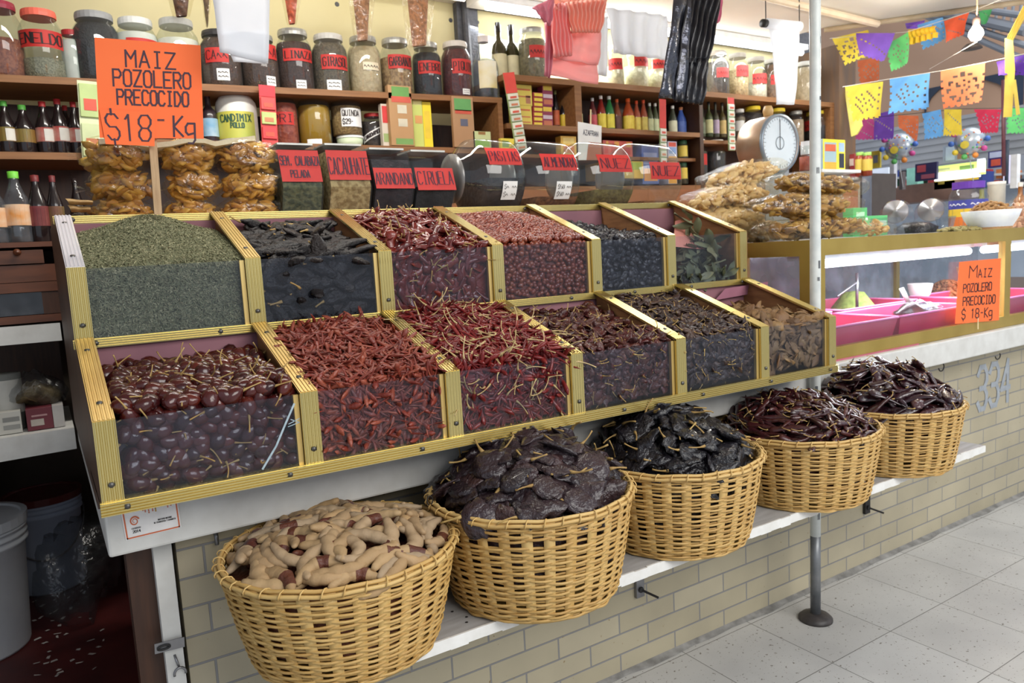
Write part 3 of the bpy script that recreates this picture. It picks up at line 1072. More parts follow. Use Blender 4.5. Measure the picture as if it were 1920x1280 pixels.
# 1 round cherry chilies
x0, x1, y0, y1, hf = binfn(0, 0, surf(1.135, 1.165, 1.178, 0.008, 0.6, 0.9, noise=0.006))
zf = zz('r', x0) - .005
sh = [pod(0.046, 0.0178, 0.92, 0.003, 0.07, s, 'egg', 8, 10, stem=0.036, stemr=0.0013) for s in range(5)]
sp = bin_spots(270, x0, x1, y0, y1, hf, zf, rg, 0.012, 0.36, 0.020, 0.022)
strew([make_proto('cherry_chili', a, b, C_CASC, C_STEM) for a, b in sh], sp[:235], 'round dark cherry-red dried chili in the lowest left bin', 'chili', 'round chilies in the lowest left bin', 0.5, rng=rg)
sp2 = bin_spots(190, x0, x1, y0, y1, lambda x, y: hf(x, y) - 0.014, zf, rg, 0.0, 0.36, 0.034, 0.022)
mass('cherry_chili_heap', [a for a, b in sh], sp[235:] + sp2, C_CASC, 'deeper mass of round cherry chilies under the top ones', 'chilies', extra=heap_skin(x0, x1, y0 + .022, y1, hf, zf, 0.024), rng=rg)
# 2 small red-orange chilies, heaped
x0, x1, y0, y1, hf = binfn(0, 1, surf(1.138, 1.195, 1.225, 0.028, 0.5, 0.8))
sh = [pod(rg.uniform(.062, .092), rg.uniform(.0045, .0068), 0.6, rg.uniform(-.016, .016), 0.35, 40 + s, 'chili', 9, 6) for s in range(8)]
sp = bin_spots(300, x0, x1, y0, y1, hf, zf, rg, 0.006, 0.33, 0.007, 0.016)
strew([make_proto('red_chili', a, None, C_ARBOL, None) for a, b in sh], sp, 'thin stemless red-orange dried chili in the heaped second lower bin', 'chili', 'red-orange chilies in the second lower bin', 0.3, rng=rg)
sp2 = bin_spots(1100, x0, x1, y0, y1, hf, zf, rg, 0.001, 0.33, 0.009, 0.016)
mass('red_chili_heap', [a for a, b in sh], sp2, C_ARBOL, 'deeper mass of red-orange chilies in the second lower bin', 'chilies', extra=heap_skin(x0, x1, y0, y1, hf, zf, 0.008), rng=rg)
# 3 crimson chilies with pale stems, heaped
x0, x1, y0, y1, hf = binfn(0, 2, surf(1.136, 1.195, 1.230, 0.034, 0.45, 0.8))
sh = [pod(rg.uniform(.075, .105), rg.uniform(.0048, .0064), 0.85, rg.uniform(-.018, .018), 0.15, 60 + s, 'chili', 9, 7, stem=rg.uniform(.034, .05), stemr=0.0013) for s in range(8)]
sp = bin_spots(300, x0, x1, y0, y1, hf, zf, rg, 0.007, 0.33, 0.008, 0.018)
strew([make_proto('crimson_chili', a, b, C_ARBOL2, C_PALESTEM) for a, b in sh], sp, 'thin crimson dried chili with pale stem in the third lower bin', 'chili', 'crimson chilies in the third lower bin', 0.3, rng=rg)
sp2 = bin_spots(800, x0, x1, y0, y1, hf, zf, rg, 0.001, 0.33, 0.01, 0.018)
mass('crimson_chili_heap', [a for a, b in sh], sp2, C_ARBOL2, 'deeper mass of crimson chilies in the third lower bin', 'chilies', extra=heap_skin(x0, x1, y0, y1, hf, zf, 0.009), rng=rg)
# 4 crumpled dark red chilies
for (i, m, nm, lab, grp, sfn_, cnt, seed) in (
        (3, C_BITS, 'crumpled_chili', 'small crumpled dark red dried chili in the fourth lower bin', 'crumpled chilies in the fourth lower bin', surf(1.130, 1.165, 1.205, 0.016, 0.45, 0.7, noise=0.006), 290, 80),
        (4, C_BITS2, 'smoky_chili', 'small crumpled brown-black dried chili in the fifth lower bin', 'brown-black chilies in the fifth lower bin', surf(1.128, 1.172, 1.225, 0.012, 0.35, 0.8, noise=0.006), 290, 90)):
    x0, x1, y0, y1, hf = binfn(0, i, sfn_)
    sh = [pod(rg.uniform(.034, .05), rg.uniform(.009, .013), 0.5, rg.uniform(-.008, .008), 0.55, seed + s, 'heart', 7, 8, 1.2, stem=0.022, stemr=0.0010) for s in range(7)]
    sp = bin_spots(cnt, x0, x1, y0, y1, hf, zf, rg, 0.006, 0.34, 0.010, 0.018)
    strew([make_proto(nm, a, b, m, C_STEM) for a, b in sh], sp, lab, 'chili', grp, 0.5, rng=rg)
    sp2 = bin_spots(420, x0, x1, y0, y1, hf, zf, rg, -0.003, 0.34, 0.013, 0.018)
    mass(nm + '_heap', [a for a, b in sh], sp2, m, 'deeper mass of ' + ('dark red crumpled' if i == 3 else 'brown-black') + ' chilies in the ' + ('fourth' if i == 3 else 'fifth') + ' lower bin', 'chilies', extra=heap_skin(x0, x1, y0, y1, hf, zf, 0.014), rng=rg)
# 6 tan dried pieces
x0, x1, y0, y1, hf = binfn(0, 5, surf(1.118, 1.138, 1.150, 0.008, 0.6, 0.6, noise=0.006))
sh = [pod(rg.uniform(.045, .075), rg.uniform(.014, .022), 0.28, rg.uniform(-.02, .02), 0.5, 110 + s, 'heart', 7, 8, 1.5) for s in range(7)]
sp = bin_spots(150, x0, x1, y0, y1, hf, zf, rg, 0.008, 0.45, 0.012, 0.026)
strew([make_proto('dried_flake', a, None, C_TAN, None) for a, b in sh], sp, 'tan curled dried piece in the lower right end bin', 'dried piece', 'tan pieces in the lower right end bin', 0.5, rng=rg)
sp2 = bin_spots(150, x0, x1, y0, y1, hf, zf, rg, -0.004, 0.45, 0.018, 0.026)
mass('dried_flake_heap', [a for a, b in sh], sp2, C_TAN, 'deeper mass of tan dried pieces in the lower right end bin', 'dried pieces', extra=heap_skin(x0, x1, y0 + .006, y1, hf, zf, 0.018), rng=rg)
p = aty(1422, 552, 1.86)
MB().hexa([aty(1340, 563, 1.862), aty(1438, 545, 1.862), aty(1438, 545, 1.868), aty(1340, 563, 1.868), aty(1360, 541, 1.855), aty(1440, 528, 1.855), aty(1440, 528, 1.861), aty(1360, 541, 1.861)]).build('paper_liner', mat('pink_mauve_paper', (176, 118, 136), (160, 104, 122), 6, 0.8), stand)
# ------------------------------------------------------------------ upper tier, left to right
zf2 = zz('m', 1) - .004
# 1 dried herb mound
x0, x1, y0, y1, hf = binfn(1, 0, surf(1.418, 1.465, 1.500, 0.062, 0.5, 0.72, 0.36, 0.36, 0.003))
mb = MB()
heap_skin(x0, x1, y0, y1, hf, zf2, 0.003)(mb)
sp = bin_spots(21000, x0, x1, y0, y1, hf, zf2, rg, 0.001, 0.27, 0.0085, 0.003)
P = np.array([a for a, b in sp])
Nn = np.array([b for a, b in sp]) + RNG.normal(0, 0.5, (len(sp), 3))
Nn /= np.linalg.norm(Nn, axis=1, keepdims=True)
T = RNG.normal(0, 1, (len(sp), 3))
T -= Nn * (T * Nn).sum(1, keepdims=True)
T /= np.linalg.norm(T, axis=1, keepdims=True)
B = np.cross(Nn, T)
Ls = RNG.uniform(0.0035, 0.008, (len(sp), 1))
Ws = RNG.uniform(0.0010, 0.0023, (len(sp), 1))
Q = np.stack([P - T * Ls, P - B * Ws + Nn * 0.0007, P + T * Ls, P + B * Ws + Nn * 0.0007], 1).reshape(-1, 3)
mb.add(Q, np.arange(len(Q)).reshape(-1, 4).tolist())
tag(mb.build('dried_herb_mound', C_OREG, loc=(0.26, 2.05, 1.26)), 'tall mound of dried grey-green herb leaves in the top left bin', 'herbs', kind='stuff')
# 2 long black wrinkled pods
x0, x1, y0, y1, hf = binfn(1, 1, surf(1.415, 1.452, 1.500, 0.016, 0.6, 0.9, noise=0.004))
sh = [pod(rg.uniform(.12, .16), rg.uniform(.016, .022), 0.5, rg.uniform(-.02, .02), 0.4, 130 + s, 'long', 14, 10, 0.6, stem=0.03, stemr=0.0022) for s in range(6)]
sp = bin_spots(62, x0, x1, y0, y1, hf, zf2, rg, 0.006, 0.32, 0.014, 0.055)
strew([make_proto('black_pod', a, b, C_PAS, C_STEM) for a, b in sh], sp, 'long black wrinkled dried chili in the second upper bin', 'chili', 'black pods in the second upper bin', 0.15, rng=rg, yawfn=lambda r: r.gauss(0, 0.5))
sp2 = bin_spots(70, x0, x1, y0, y1, hf, zf2, rg, -0.006, 0.35, 0.022, 0.05)
mass('black_pod_heap', [a for a, b in sh], sp2, C_PAS, 'deeper mass of black wrinkled chilies in the second upper bin', 'chilies', extra=heap_skin(x0, x1, y0 + .006, y1, hf, zf2, 0.018), rng=rg)
mb = MB()
q = [aty(u, v, Y2 + .0135) for u, v in ((489, 592), (700, 582), (700, 484), (489, 495))]
# 3 deep red broad pods, heaped
x0, x1, y0, y1, hf = binfn(1, 2, surf(1.418, 1.470, 1.510, 0.040, 0.5, 0.75, noise=0.006))
sh = [pod(rg.uniform(.07, .10), rg.uniform(.012, .017), 0.42, rg.uniform(-.014, .014), 0.35, 150 + s, 'chili', 10, 8, 0.8, stem=0.03, stemr=0.0014) for s in range(7)]
sp = bin_spots(210, x0, x1, y0, y1, hf, zf2, rg, 0.007, 0.32, 0.012, 0.028)
strew([make_proto('broad_red_chili', a, b, C_GUA, C_STEM) for a, b in sh], sp, 'broad glossy deep red dried chili in the third upper bin', 'chili', 'broad red chilies in the third upper bin', 0.4, rng=rg)
sp2 = bin_spots(230, x0, x1, y0, y1, hf, zf2, rg, -0.002, 0.32, 0.017, 0.028)
mass('broad_red_chili_heap', [a for a, b in sh], sp2, C_GUA, 'deeper mass of broad red chilies in the third upper bin', 'chilies', extra=heap_skin(x0, x1, y0, y1, hf, zf2, 0.016), rng=rg)
# 4 russet berries, heaped
x0, x1, y0, y1, hf = binfn(1, 3, surf(1.422, 1.475, 1.515, 0.030, 0.5, 0.7, noise=0.002))
sh = [pod(0.0185, 0.0092, 0.95, 0.0005, 0.08, 170 + s, 'egg', 6, 8) for s in range(4)]
sp = bin_spots(960, x0, x1, y0, y1, hf, zf2, rg, 0.005, 0.30, 0.008, 0.01)
big = sorted(sp, key=lambda q: q[0][1])
pick = set(rg.sample(range(len(sp)), 300))
strew([make_proto('russet_berry', a, None, C_BERRY, None) for a, b in sh], [sp[i] for i in sorted(pick)], 'small round russet dried berry in the fourth upper bin', 'berry', 'russet berries in the fourth upper bin', 0.6, 0.85, 1.1, rng=rg)
mass('russet_berry_heap', [a for a, b in sh], [sp[i] for i in range(len(sp)) if i not in pick], C_BERRY, 'the rest of the russet berries in the fourth upper bin', 'berries', extra=heap_skin(x0, x1, y0, y1, hf, zf2, 0.004), rng=rg, tilt=0.6)
# 5 black dried fruit, sunk at the right
x0, x1, y0, y1, hf = binfn(1, 4, surf(1.418, 1.440, 1.470, 0.034, 0.25, 1.0, 0.35, 0.5, noise=0.006))
sh = [pod(0.034, 0.012, 0.7, 0.004, 0.4, 190 + s, 'heart', 7, 8) for s in range(5)]
sp = bin_spots(230, x0, x1, y0, y1, hf, zf2, rg, 0.006, 0.36, 0.010, 0.016)
strew([make_proto('black_dried_chili', a, None, C_DARK, None) for a, b in sh], sp, 'small blue-black dried chili in the fifth upper bin', 'chili', 'blue-black chilies in the fifth upper bin', 0.6, rng=rg)
sp2 = bin_spots(200, x0, x1, y0, y1, hf, zf2, rg, -0.003, 0.36, 0.014, 0.016)
mass('black_dried_chili_heap', [a for a, b in sh], sp2, C_DARK, 'deeper mass of blue-black chilies in the fifth upper bin', 'chilies', extra=heap_skin(x0, x1, y0, y1, hf, zf2, 0.014), rng=rg)
# 6 bunch of dried leaves in a corner bin with pink paper
x0, x1, y0, y1, hf = binfn(1, 5, surf(1.28, 1.28, 1.28, 0.0))


def leaf(L, w, seed):
    r = np.random.default_rng(seed)
    c, k = r.uniform(-.5, .5), r.uniform(-1, 1)
    V, n = [], 7
    for dz in (0, 0.0006):
        for i in range(n + 1):
            t = i / n
            hw = w * math.sin(math.pi * min(.97, .06 + .94 * t)) ** 0.8
            for s in (-1, 0, 1):
                V.append(((t - .0) * L, s * hw, dz + 0.25 * L * c * t * t + abs(s) * 0.35 * w + k * 0.003 * math.sin(9 * t + s)))
    m = 3
    Fs = []
    for l in (0, 1):
        o = l * (n + 1) * m
        Fs += [(o + i * m + j, o + i * m + j + 1, o + (i + 1) * m + j + 1, o + (i + 1) * m + j) for i in range(n) for j in (0, 1)]
    return np.array(V), Fs


bunch = thing('bay_leaf_bunch', 'bunch of dried grey-green bay leaves standing in the upper right end bin', 'herbs', (1.93, 2.0, 1.25))
top = aty(1325, 440, 2.02)
basep = aty(1320, 530, 1.97)
mb = MB()
twigs = []
for k in range(7):
    e = aty(1300 + 17 * (k % 5) + rg.uniform(-8, 8), 410 + 22 * abs(k - 3), 1.98 + 0.03 * (k % 4))
    b0 = basep + np.array([rg.uniform(-.02, .02), rg.uniform(-.02, .02), -0.08])
    path = [b0, basep + np.array([rg.uniform(-.01, .01), 0, 0]), (basep + e) / 2 + np.array([0, rg.uniform(-.02, .02), 0.01]), e]
    mb.tube(path, [0.002, 0.002, 0.0015, 0.001], 5)
    twigs.append(path)
mb.build('twigs', mat('brown_twig', (104, 84, 54), (84, 66, 44), 20, 0.7), bunch)
for k in range(90):
    path = twigs[k % 7]
    f = rg.random() ** 0.7
    q = (path[1] * (1 - f) + path[3] * f)
    V, Fs = leaf(rg.uniform(.065, .11), rg.uniform(.012, .021), k)
    d = np.array([rg.gauss(0, 1), rg.gauss(-.15, .6), rg.gauss(-0.15, .7)])
    R = frame(np.cross(d, [0.3, 1, 0.2]), 0)
    d /= np.linalg.norm(d)
    z = np.cross(d, np.array([rg.gauss(0, 1), rg.gauss(0, 1), rg.gauss(0, 1)]))
    z /= np.linalg.norm(z)
    R = np.stack([d, np.cross(z, d), z], 1)
    q2 = q.copy()
    q2[0] = min(max(q2[0], x0 + .06), x1 - .05)
    mb = MB()
    mb.add(V @ R.T + q2, Fs)
    mb.build('leaf', C_BAY, bunch, True)
sh = [leaf(0.06, .013, 900 + s) for s in range(5)]
sp = bin_spots(120, x0, x1, y0, y1, lambda x, y: 1.272, zf2, rg, 0.002, 0.3, 0.014, 0.04)
mass('loose_leaf_litter', sh, sp, C_BAY, 'loose dried leaves lying at the bottom of the upper right end bin', 'leaves', rng=rg)
MB().hexa([aty(1266, 415, 2.19), aty(1300, 408, 2.19), aty(1345, 470, 2.02), aty(1262, 462, 1.93), aty(1266, 414, 2.196), aty(1300, 407, 2.196), aty(1345, 469, 2.026), aty(1262, 461, 1.936)]).build('paper_liner', mat('salmon_paper', (206, 136, 122), (190, 122, 110), 5, 0.8), stand)
MB().box((x0 + .002, Y3 - .03, 1.225), (x1 - .10, Y3 - .026, 1.40)).build('paper_liner', MATS['pink_mauve_paper'], stand)
# ================================================================== BASKETS ON THE LEDGE
M_CANE = mat('split_cane', (200, 162, 96), (178, 138, 74), 30, 0.5, rnd=[(200, 160, 90), (216, 182, 116), (184, 142, 78), (208, 172, 104)], bump=0.2, bscale=60)
M_CANE2 = mat('pale_cane', (212, 178, 112), (192, 152, 84), 30, 0.5, rnd=[(206, 170, 102), (220, 188, 124), (196, 156, 90)])


def basket_parts(rt, rb, h, seed, ns=30, rows=33, gaps=()):
    r = np.random.default_rng(seed)
    rad = lambda z: rb + (rt - rb) * (z / h) ** 0.75
    weave = MB()
    k = ns * 4
    A = 2 * math.pi * np.arange(k) / k
    for i in range(rows):
        z = h * (i + 0.6) / rows
        if any(abs(i - g) < 0.5 for g in gaps):
            continue
        hh = h / rows * 0.43
        wob = 0.0018 * np.sin(3 * A + r.uniform(0, 6)) + 0.0014 * np.sin(11 * A + r.uniform(0, 6))
        off = 0.0034 * np.cos(ns / 2 * A + math.pi * i)
        R = rad(z) + off
        th = 0.0016
        V = []
        for dr, dz in ((-th, -hh), (th, -hh * .75), (th, hh * .75), (-th, hh)):
            V.append(np.stack([(R + dr) * np.cos(A), (R + dr) * np.sin(A), z + wob + dz], 1))
        V = np.stack(V, 1).reshape(-1, 3)
        weave.add(V, [(a * 4 + b, ((a + 1) % k) * 4 + b, ((a + 1) % k) * 4 + (b + 1) % 4, a * 4 + (b + 1) % 4) for a in range(k) for b in range(4)])
    stakes = MB()
    for j in range(ns):
        a = 2 * math.pi * (j + 0.5) / ns + r.uniform(-.006, .006)
        hw = 0.0125 / rt
        V = []
        for i in range(7):
            z = h * (i / 6) * 1.0 + (0.004 * r.uniform(0, 1) if i == 6 else 0)
            for da, dr in ((-hw, -.0012), (hw, -.0012), (hw, .0012), (-hw, .0012)):
                R = rad(min(h, z)) + dr
                V.append((R * math.cos(a + da), R * math.sin(a + da), z))
        stakes.add(V, [(i * 4 + b, i * 4 + (b + 1) % 4, (i + 1) * 4 + (b + 1) % 4, (i + 1) * 4 + b) for i in range(6) for b in range(4)] + [(24, 25, 26, 27)])
    rim = MB()
    n = 90
    for dr, dz in ((-.006, 0.0), (.005, -.002), (-.001, .006)):
        rim.tube([((rt + dr) * math.cos(2 * math.pi * q / n), (rt + dr) * math.sin(2 * math.pi * q / n), h + dz + .0012 * math.sin(q * 0.9)) for q in range(n + 1)], 0.0042, 6, cap=False)
    for j in range(40):
        a = 2 * math.pi * j / 40
        c, s = math.cos(a), math.sin(a)
        rim.tube([(rt * c + .012 * math.cos(q) * c - .003 * s * q, rt * s + .012 * math.cos(q) * s + .003 * c * q, h + .010 * math.sin(q)) for q in np.linspace(-.6, math.pi + .6, 7)], 0.0016, 5)
    base = MB()
    base.lathe([(0, 0.004), (rb * .98, 0.004), (rb + .002, 0.0), (rb + .004, .006), (rb - .004, .010), (0, .010)], (0, 0, 0), 40)
    return weave, stakes, rim, base


BK = [  # x, y, rim z, rim r, base r, base z, label
    (0.484, 1.505, 0.805, 0.243, 0.188, 0.587, 'cane basket heaped with tan tamarind pods, nearest of the five baskets', 11, ()),
    (0.950, 1.470, 0.832, 0.243, 0.196, 0.589, 'cane basket of black wide chilies directly right of the tamarind basket', 12, (26,)),
    (1.450, 1.500, 0.818, 0.240, 0.198, 0.587, 'gap-woven cane basket of black chilies, the middle one of five', 13, (25,)),
    (2.000, 1.500, 0.800, 0.240, 0.204, 0.587, 'cane basket of slender maroon chilies standing right in front of the pole', 14, ()),
    (2.490, 1.500, 0.802, 0.240, 0.202, 0.587, 'cane basket of large glossy purple-brown chilies, farthest of the five', 15, ()),
]
for x, y, zr, rt, rb, zb, lab, sd, gp in BK:
    t = thing('cane_basket', lab, 'basket', (x, y, zb), 'baskets on the ledge')
    we, stk, rm, bs = basket_parts(rt, rb, zr - zb, sd, gaps=gp)
    for part, nm, m in ((we, 'weave', M_CANE), (stk, 'upright_strip_cage', M_CANE2), (rm, 'rim', M_CANE2), (bs, 'base', M_CANE)):
        for v in part.v:
            v += np.array([x, y, zb])
        part.build(nm, m, t, True)


def dome_spots(n, c, R, zr, bulge, rng, lift=0.005, pw=2.5, off=(0, 0), edge=0.93, along=0.72):
    out = []
    ga = math.pi * (3 - math.sqrt(5))
    for i in range(n):
        rho = math.sqrt((i + 0.5) / n)
        a = i * ga + rng.uniform(-.25, .25)
        rr = min(1.0, rho + rng.uniform(-.04, .04))
        u, v = rr * math.cos(a), rr * math.sin(a)
        f = lambda u, v: bulge * max(0.0, 1 - math.hypot(u - off[0] * (1 - math.hypot(u, v)), v - off[1] * (1 - math.hypot(u, v))) ** pw)
        z = zr + f(u, v)
        e = .02
        n_ = np.array([-(f(u + e, v) - f(u - e, v)) / (2 * e * R), -(f(u, v + e) - f(u, v - e)) / (2 * e * R), 1.0])
        n_ /= np.linalg.norm(n_)
        out.append((np.array([c[0] + R * edge * u, c[1] + R * edge * v, z]) + n_ * lift, n_, (a + math.pi / 2 + rng.gauss(0, .35)) if rr > along else None))
    rng.shuffle(out)
    return out


def dome_skin(c, R, zr, bulge, drop):
    def f(mb):
        prof = [(R * .9 * k / 10, zr + bulge * (1 - (k / 10) ** 2) - drop) for k in range(11)][::-1] if False else [(R * .93 * k / 10 + 1e-4, zr + bulge * (1 - (k / 10) ** 2) - drop) for k in range(11)]
        mb.lathe(prof, (c[0], c[1], 0), 40)
        mb.lathe([(R * .93, zr - drop), (R * .84, zr - .15)], (c[0], c[1], 0), 40)
    return f


C_TAM = mat('tamarind_shell', (178, 146, 104), (156, 124, 84), 26, 0.7, rnd=[(192, 164, 122), (164, 134, 96), (178, 156, 128), (152, 142, 126), (196, 160, 112)], bump=0.25, bscale=60)
C_PULP = mat('tamarind_pulp', (96, 52, 38), (70, 36, 28), 40, 0.5, rnd=[(84, 44, 32), (112, 64, 44), (92, 48, 40)], bump=0.5, bscale=90)
C_ANCHO = mat('black_flat_chili', (46, 36, 40), (28, 22, 27), 40, 0.33, rnd=[(28, 22, 26), (64, 46, 50), (38, 32, 38), (80, 52, 50), (34, 28, 34)], bump=0.9, bscale=70, coat=0.25)
C_ANCHO2 = mat('jet_black_chili', (28, 26, 30), (18, 17, 21), 40, 0.3, rnd=[(20, 19, 23), (36, 32, 38), (26, 25, 30), (46, 40, 42)], bump=0.9, bscale=70, coat=0.2)
C_MAR = mat('maroon_slender_chili', (62, 26, 28), (42, 18, 22), 40, 0.28, rnd=[(48, 20, 24), (78, 32, 30), (56, 24, 32), (92, 42, 36), (38, 16, 20)], bump=0.4, bscale=60, coat=0.3)
C_PUR = mat('glossy_purple_brown_chili', (54, 26, 32), (36, 19, 26), 30, 0.18, rnd=[(40, 20, 26), (70, 34, 38), (48, 26, 36), (84, 44, 40), (34, 18, 24)], bump=0.5, bscale=45, coat=0.6)
rg = random.Random(77)
# tamarind: whole shells, and pods broken open to the pulp
B = BK[0]
sh = []
for s in range(8):
    sh.append(pod(rg.uniform(.095, .15), rg.uniform(.0145, .0175), 0.85, rg.choice([.016, .026, .036, -.03]), 0.06, 210 + s, 'bead', 18, 10))
protos = []
for s, (a, b) in enumerate(sh):
    o = make_proto('tamarind_pod', a, None, C_TAM, None)
    if s in (2, 5, 7):                               # a stretch of shell broken away
        V, Fs = a
        ns, nr = 10, 18
        k0 = 5 + s
        mb = MB()
        Vp = V.copy().reshape(nr + 1, ns, 3)
        c = Vp.mean(1, keepdims=True)
        sec = (c + (Vp - c) * 1.06)[k0:k0 + 5].reshape(-1, 3)
        mb.add(sec, [(i * ns + j, i * ns + (j + 1) % ns, (i + 1) * ns + (j + 1) % ns, (i + 1) * ns + j) for i in range(4) for j in range(7)])
        q = mb.build('bare_pulp', C_PULP, None, True)
        q.parent = o
        q['label'] = 'dark brown pulp where the shell is broken'
    protos.append(o)
sp = dome_spots(92, B, B[3], B[2] - 0.012, 0.048, rg, 0.010, edge=.88)
strew(protos, sp, 'tan curved tamarind pod in the nearest basket', 'tamarind', 'tamarind pods in the nearest basket', 0.16, rng=rg)
mass('tamarind_heap', [a for a, b in sh], dome_spots(70, B, B[3], B[2] - 0.034, 0.05, rg, 0.0, edge=.7), C_PULP, 'dark broken tamarind lying under the whole pods', 'tamarind', extra=dome_skin(B, B[3], B[2], 0.045, 0.035), rng=rg)
# four kinds of chili
for bi, nm, m, (l0, l1), (w0, w1), fl, wr, kind, n, bulge, stem, lab, grp, off, tl in (
        (1, 'wide_black_chili', C_ANCHO, (.09, .12), (.030, .038), .30, .42, 'heart', 92, .115, .045, 'wide flat black wrinkled chili in the second basket', 'wide black chilies in the second basket', (0.1, 0.2), .32),
        (2, 'jet_black_chili', C_ANCHO2, (.085, .115), (.028, .036), .34, .5, 'heart', 84, .115, .045, 'jet-black crumpled chili with curled stem in the middle basket', 'jet-black chilies in the middle basket', (-0.1, 0.2), .32),
        (3, 'slender_maroon_chili', C_MAR, (.085, .115), (.009, .0125), .62, .25, 'chili', 230, .095, .028, 'slender maroon dried chili in the fourth basket', 'maroon chilies in the fourth basket', (0, 0.2), .2),
        (4, 'large_glossy_chili', C_PUR, (.11, .15), (.016, .022), .42, .3, 'chili', 125, .125, .03, 'large glossy purple-brown chili in the farthest basket', 'glossy chilies in the farthest basket', (0, 0.2), .28)):
    B = BK[bi]
    sh = [pod(rg.uniform(l0, l1), rg.uniform(w0, w1), fl * rg.uniform(.8, 1.3), rg.uniform(-.02, .02), wr, 300 + 20 * bi + s, kind, 12, 10, 0.7, stem=stem * rg.uniform(.8, 1.2), stemr=0.0021 if bi < 3 else 0.0013) for s in range(8)]
    sp = dome_spots(n, B, B[3], B[2] - 0.008, bulge, rg, 0.010, off=off, edge=.87 if bi < 3 else .92)
    strew([make_proto(nm, a, b, m, C_STEM) for a, b in sh], sp, lab, 'chili', grp, tl, rng=rg)
    mass(nm + '_heap', [a for a, b in sh], dome_spots(n, B, B[3], B[2] - 0.025, bulge, rg, 0.0, off=off, edge=.82), m, 'deeper mass under the ' + grp, 'chilies', extra=dome_skin(B, B[3], B[2], bulge, 0.03), rng=rg)
# wire loops at the rims
for (u, v, yy, lab) in ((844, 998, 1.45, 'small wire loop on the rim between the tamarind basket and the second basket'), (806, 938, 1.50, 'small wire loop at the left rim of the second basket')):
    p = aty(u, v, yy)
    mb = MB()
    mb.tube([(p[0] + .007 * math.cos(q), p[1], p[2] + .011 * math.sin(q)) for q in np.linspace(-1.2, 4.3, 12)], 0.0014, 5)
    tag(mb.build('wire_loop', MDK, smooth=True, loc=p), lab, 'wire')
# ================================================================== SHELVES BEHIND THE STAND
def board(name, xa, xb, ya, yb, za, zb, th, m, parent=None):
    mb = MB()
    mb.hexa([(xa, ya, za - th), (xb, ya, zb - th), (xb, yb, zb - th), (xa, yb, za - th), (xa, ya, za), (xb, ya, zb), (xb, yb, zb), (xa, yb, za)])
    return mb.build(name, m, parent)


SW = M_WOODSH
sh1 = thing('shelf_unit', 'long brown wooden shelf unit holding jars and bottles on the left', 'shelf', (0.2, 3.45, 1.56))
board('shelf_board', -1.6, 2.09, 3.30, 3.62, 2.0964, 2.180, 0.026, SW, sh1)
board('shelf_board', -1.6, 0.24, 3.30, 3.62, 1.852, 1.862, 0.026, SW, sh1)
board('shelf_board', 0.26, 2.09, 3.30, 3.62, 1.921, 1.925, 0.026, SW, sh1)
MB().box((2.062, 3.30, 1.56), (2.088, 3.62, 2.153)).build('side_board', SW, sh1)
MB().box((-1.6, 3.622, 1.56), (2.09, 3.632, 2.09)).build('back_board', M_DKWOOD, sh1)
sh2 = thing('shelf_unit', 'brown wooden shelf unit with sauce bottles, right of the pink bags', 'shelf', (3.4, 3.45, 1.70))
board('shelf_board', 2.11, 4.83, 3.30, 3.62, 2.30, 2.312, 0.03, SW, sh2)
board('shelf_board', 2.11, 3.50, 3.30, 3.62, 2.055, 2.058, 0.026, SW, sh2)
MB().box((2.555, 3.30, 2.058), (2.60, 3.62, 2.272)).build('divider', SW, sh2)
MB().box((4.79, 3.30, 1.70), (4.83, 3.62, 2.28)).build('side_board', SW, sh2)
MB().box((3.50, 3.30, 1.70), (3.53, 3.62, 2.275)).build('divider', M_DKWOOD, sh2)
MB().box((2.11, 3.622, 1.70), (4.83, 3.632, 2.28)).build('back_board', M_DKWOOD, sh2)
board('shelf_board', 2.11, 4.83, 3.302, 3.62, 1.735, 1.755, 0.03, SW, sh2)
cab = thing('drawer_cabinet', 'dark brown wooden cabinet with small drawer and glass front left of the stand', 'cabinet', (-0.6, 3.3, 1.25))
FR = mat('reddish_drawer_wood', (108, 62, 38), (82, 46, 28), 7, 0.45, stretch=(1, 6, 6))
MB().box((-1.6, 3.05, 1.508), (1.44, 3.62, 1.525)).build('top_board', FR, cab)
dr = MB().box((-0.45, 3.052, 1.452), (0.03, 3.10, 1.498)).build('drawer', FR, cab)
MB().lathe([(0.006, 0), (0.008, .006), (0.012, .012), (0.010, .02), (0, .024)], aty(32, 473, 3.052), 14, (0, -1, 0)).build('knob', mat('wood_knob', (92, 50, 30), None, 10, 0.35), dr, True)
MB().box((-1.6, 3.056, 1.39), (1.44, 3.10, 1.448)).build('rail', FR, cab)
MB().box((-1.6, 3.052, 1.355), (1.44, 3.10, 1.388)).build('rail', FR, cab)
MB().box((-1.6, 3.052, 1.25), (1.44, 3.10, 1.275)).build('rail', FR, cab)
MB().box((-1.6, 3.075, 1.277), (0.01, 3.079, 1.353)).build('glass_front', glass('cabinet_glass', (120, 130, 140), 0.2, 0.05, 0.05), cab)
MB().box((0.01, 3.055, 1.277), (1.44, 3.10, 1.353)).build('stile', M_DKWOOD, cab)
MB().box((-1.6, 3.35, 1.26), (1.44, 3.60, 1.50)).build('carcass', M_DKWOOD, cab)
for k, (u, v) in enumerate(((8, 577), (52, 573))):
    p = aty(u, v, 3.2)
    tag(MB().box((p[0] - .018, p[1], 1.276), (p[0] + .018, p[1] + .03, 1.276 + .008)).build('paper_scrap', mat('kraft', (170, 140, 96), None, 10, 0.8), loc=p), 'small tan paper scrap behind the cabinet glass, ' + ('at the left frame edge' if k == 0 else 'nearer the stand'), 'scrap')
rack = thing('white_shelf_rack', 'white painted shelf boards under the dark cabinet with cartons on them', 'shelf', (-0.6, 3.3, 0.775))
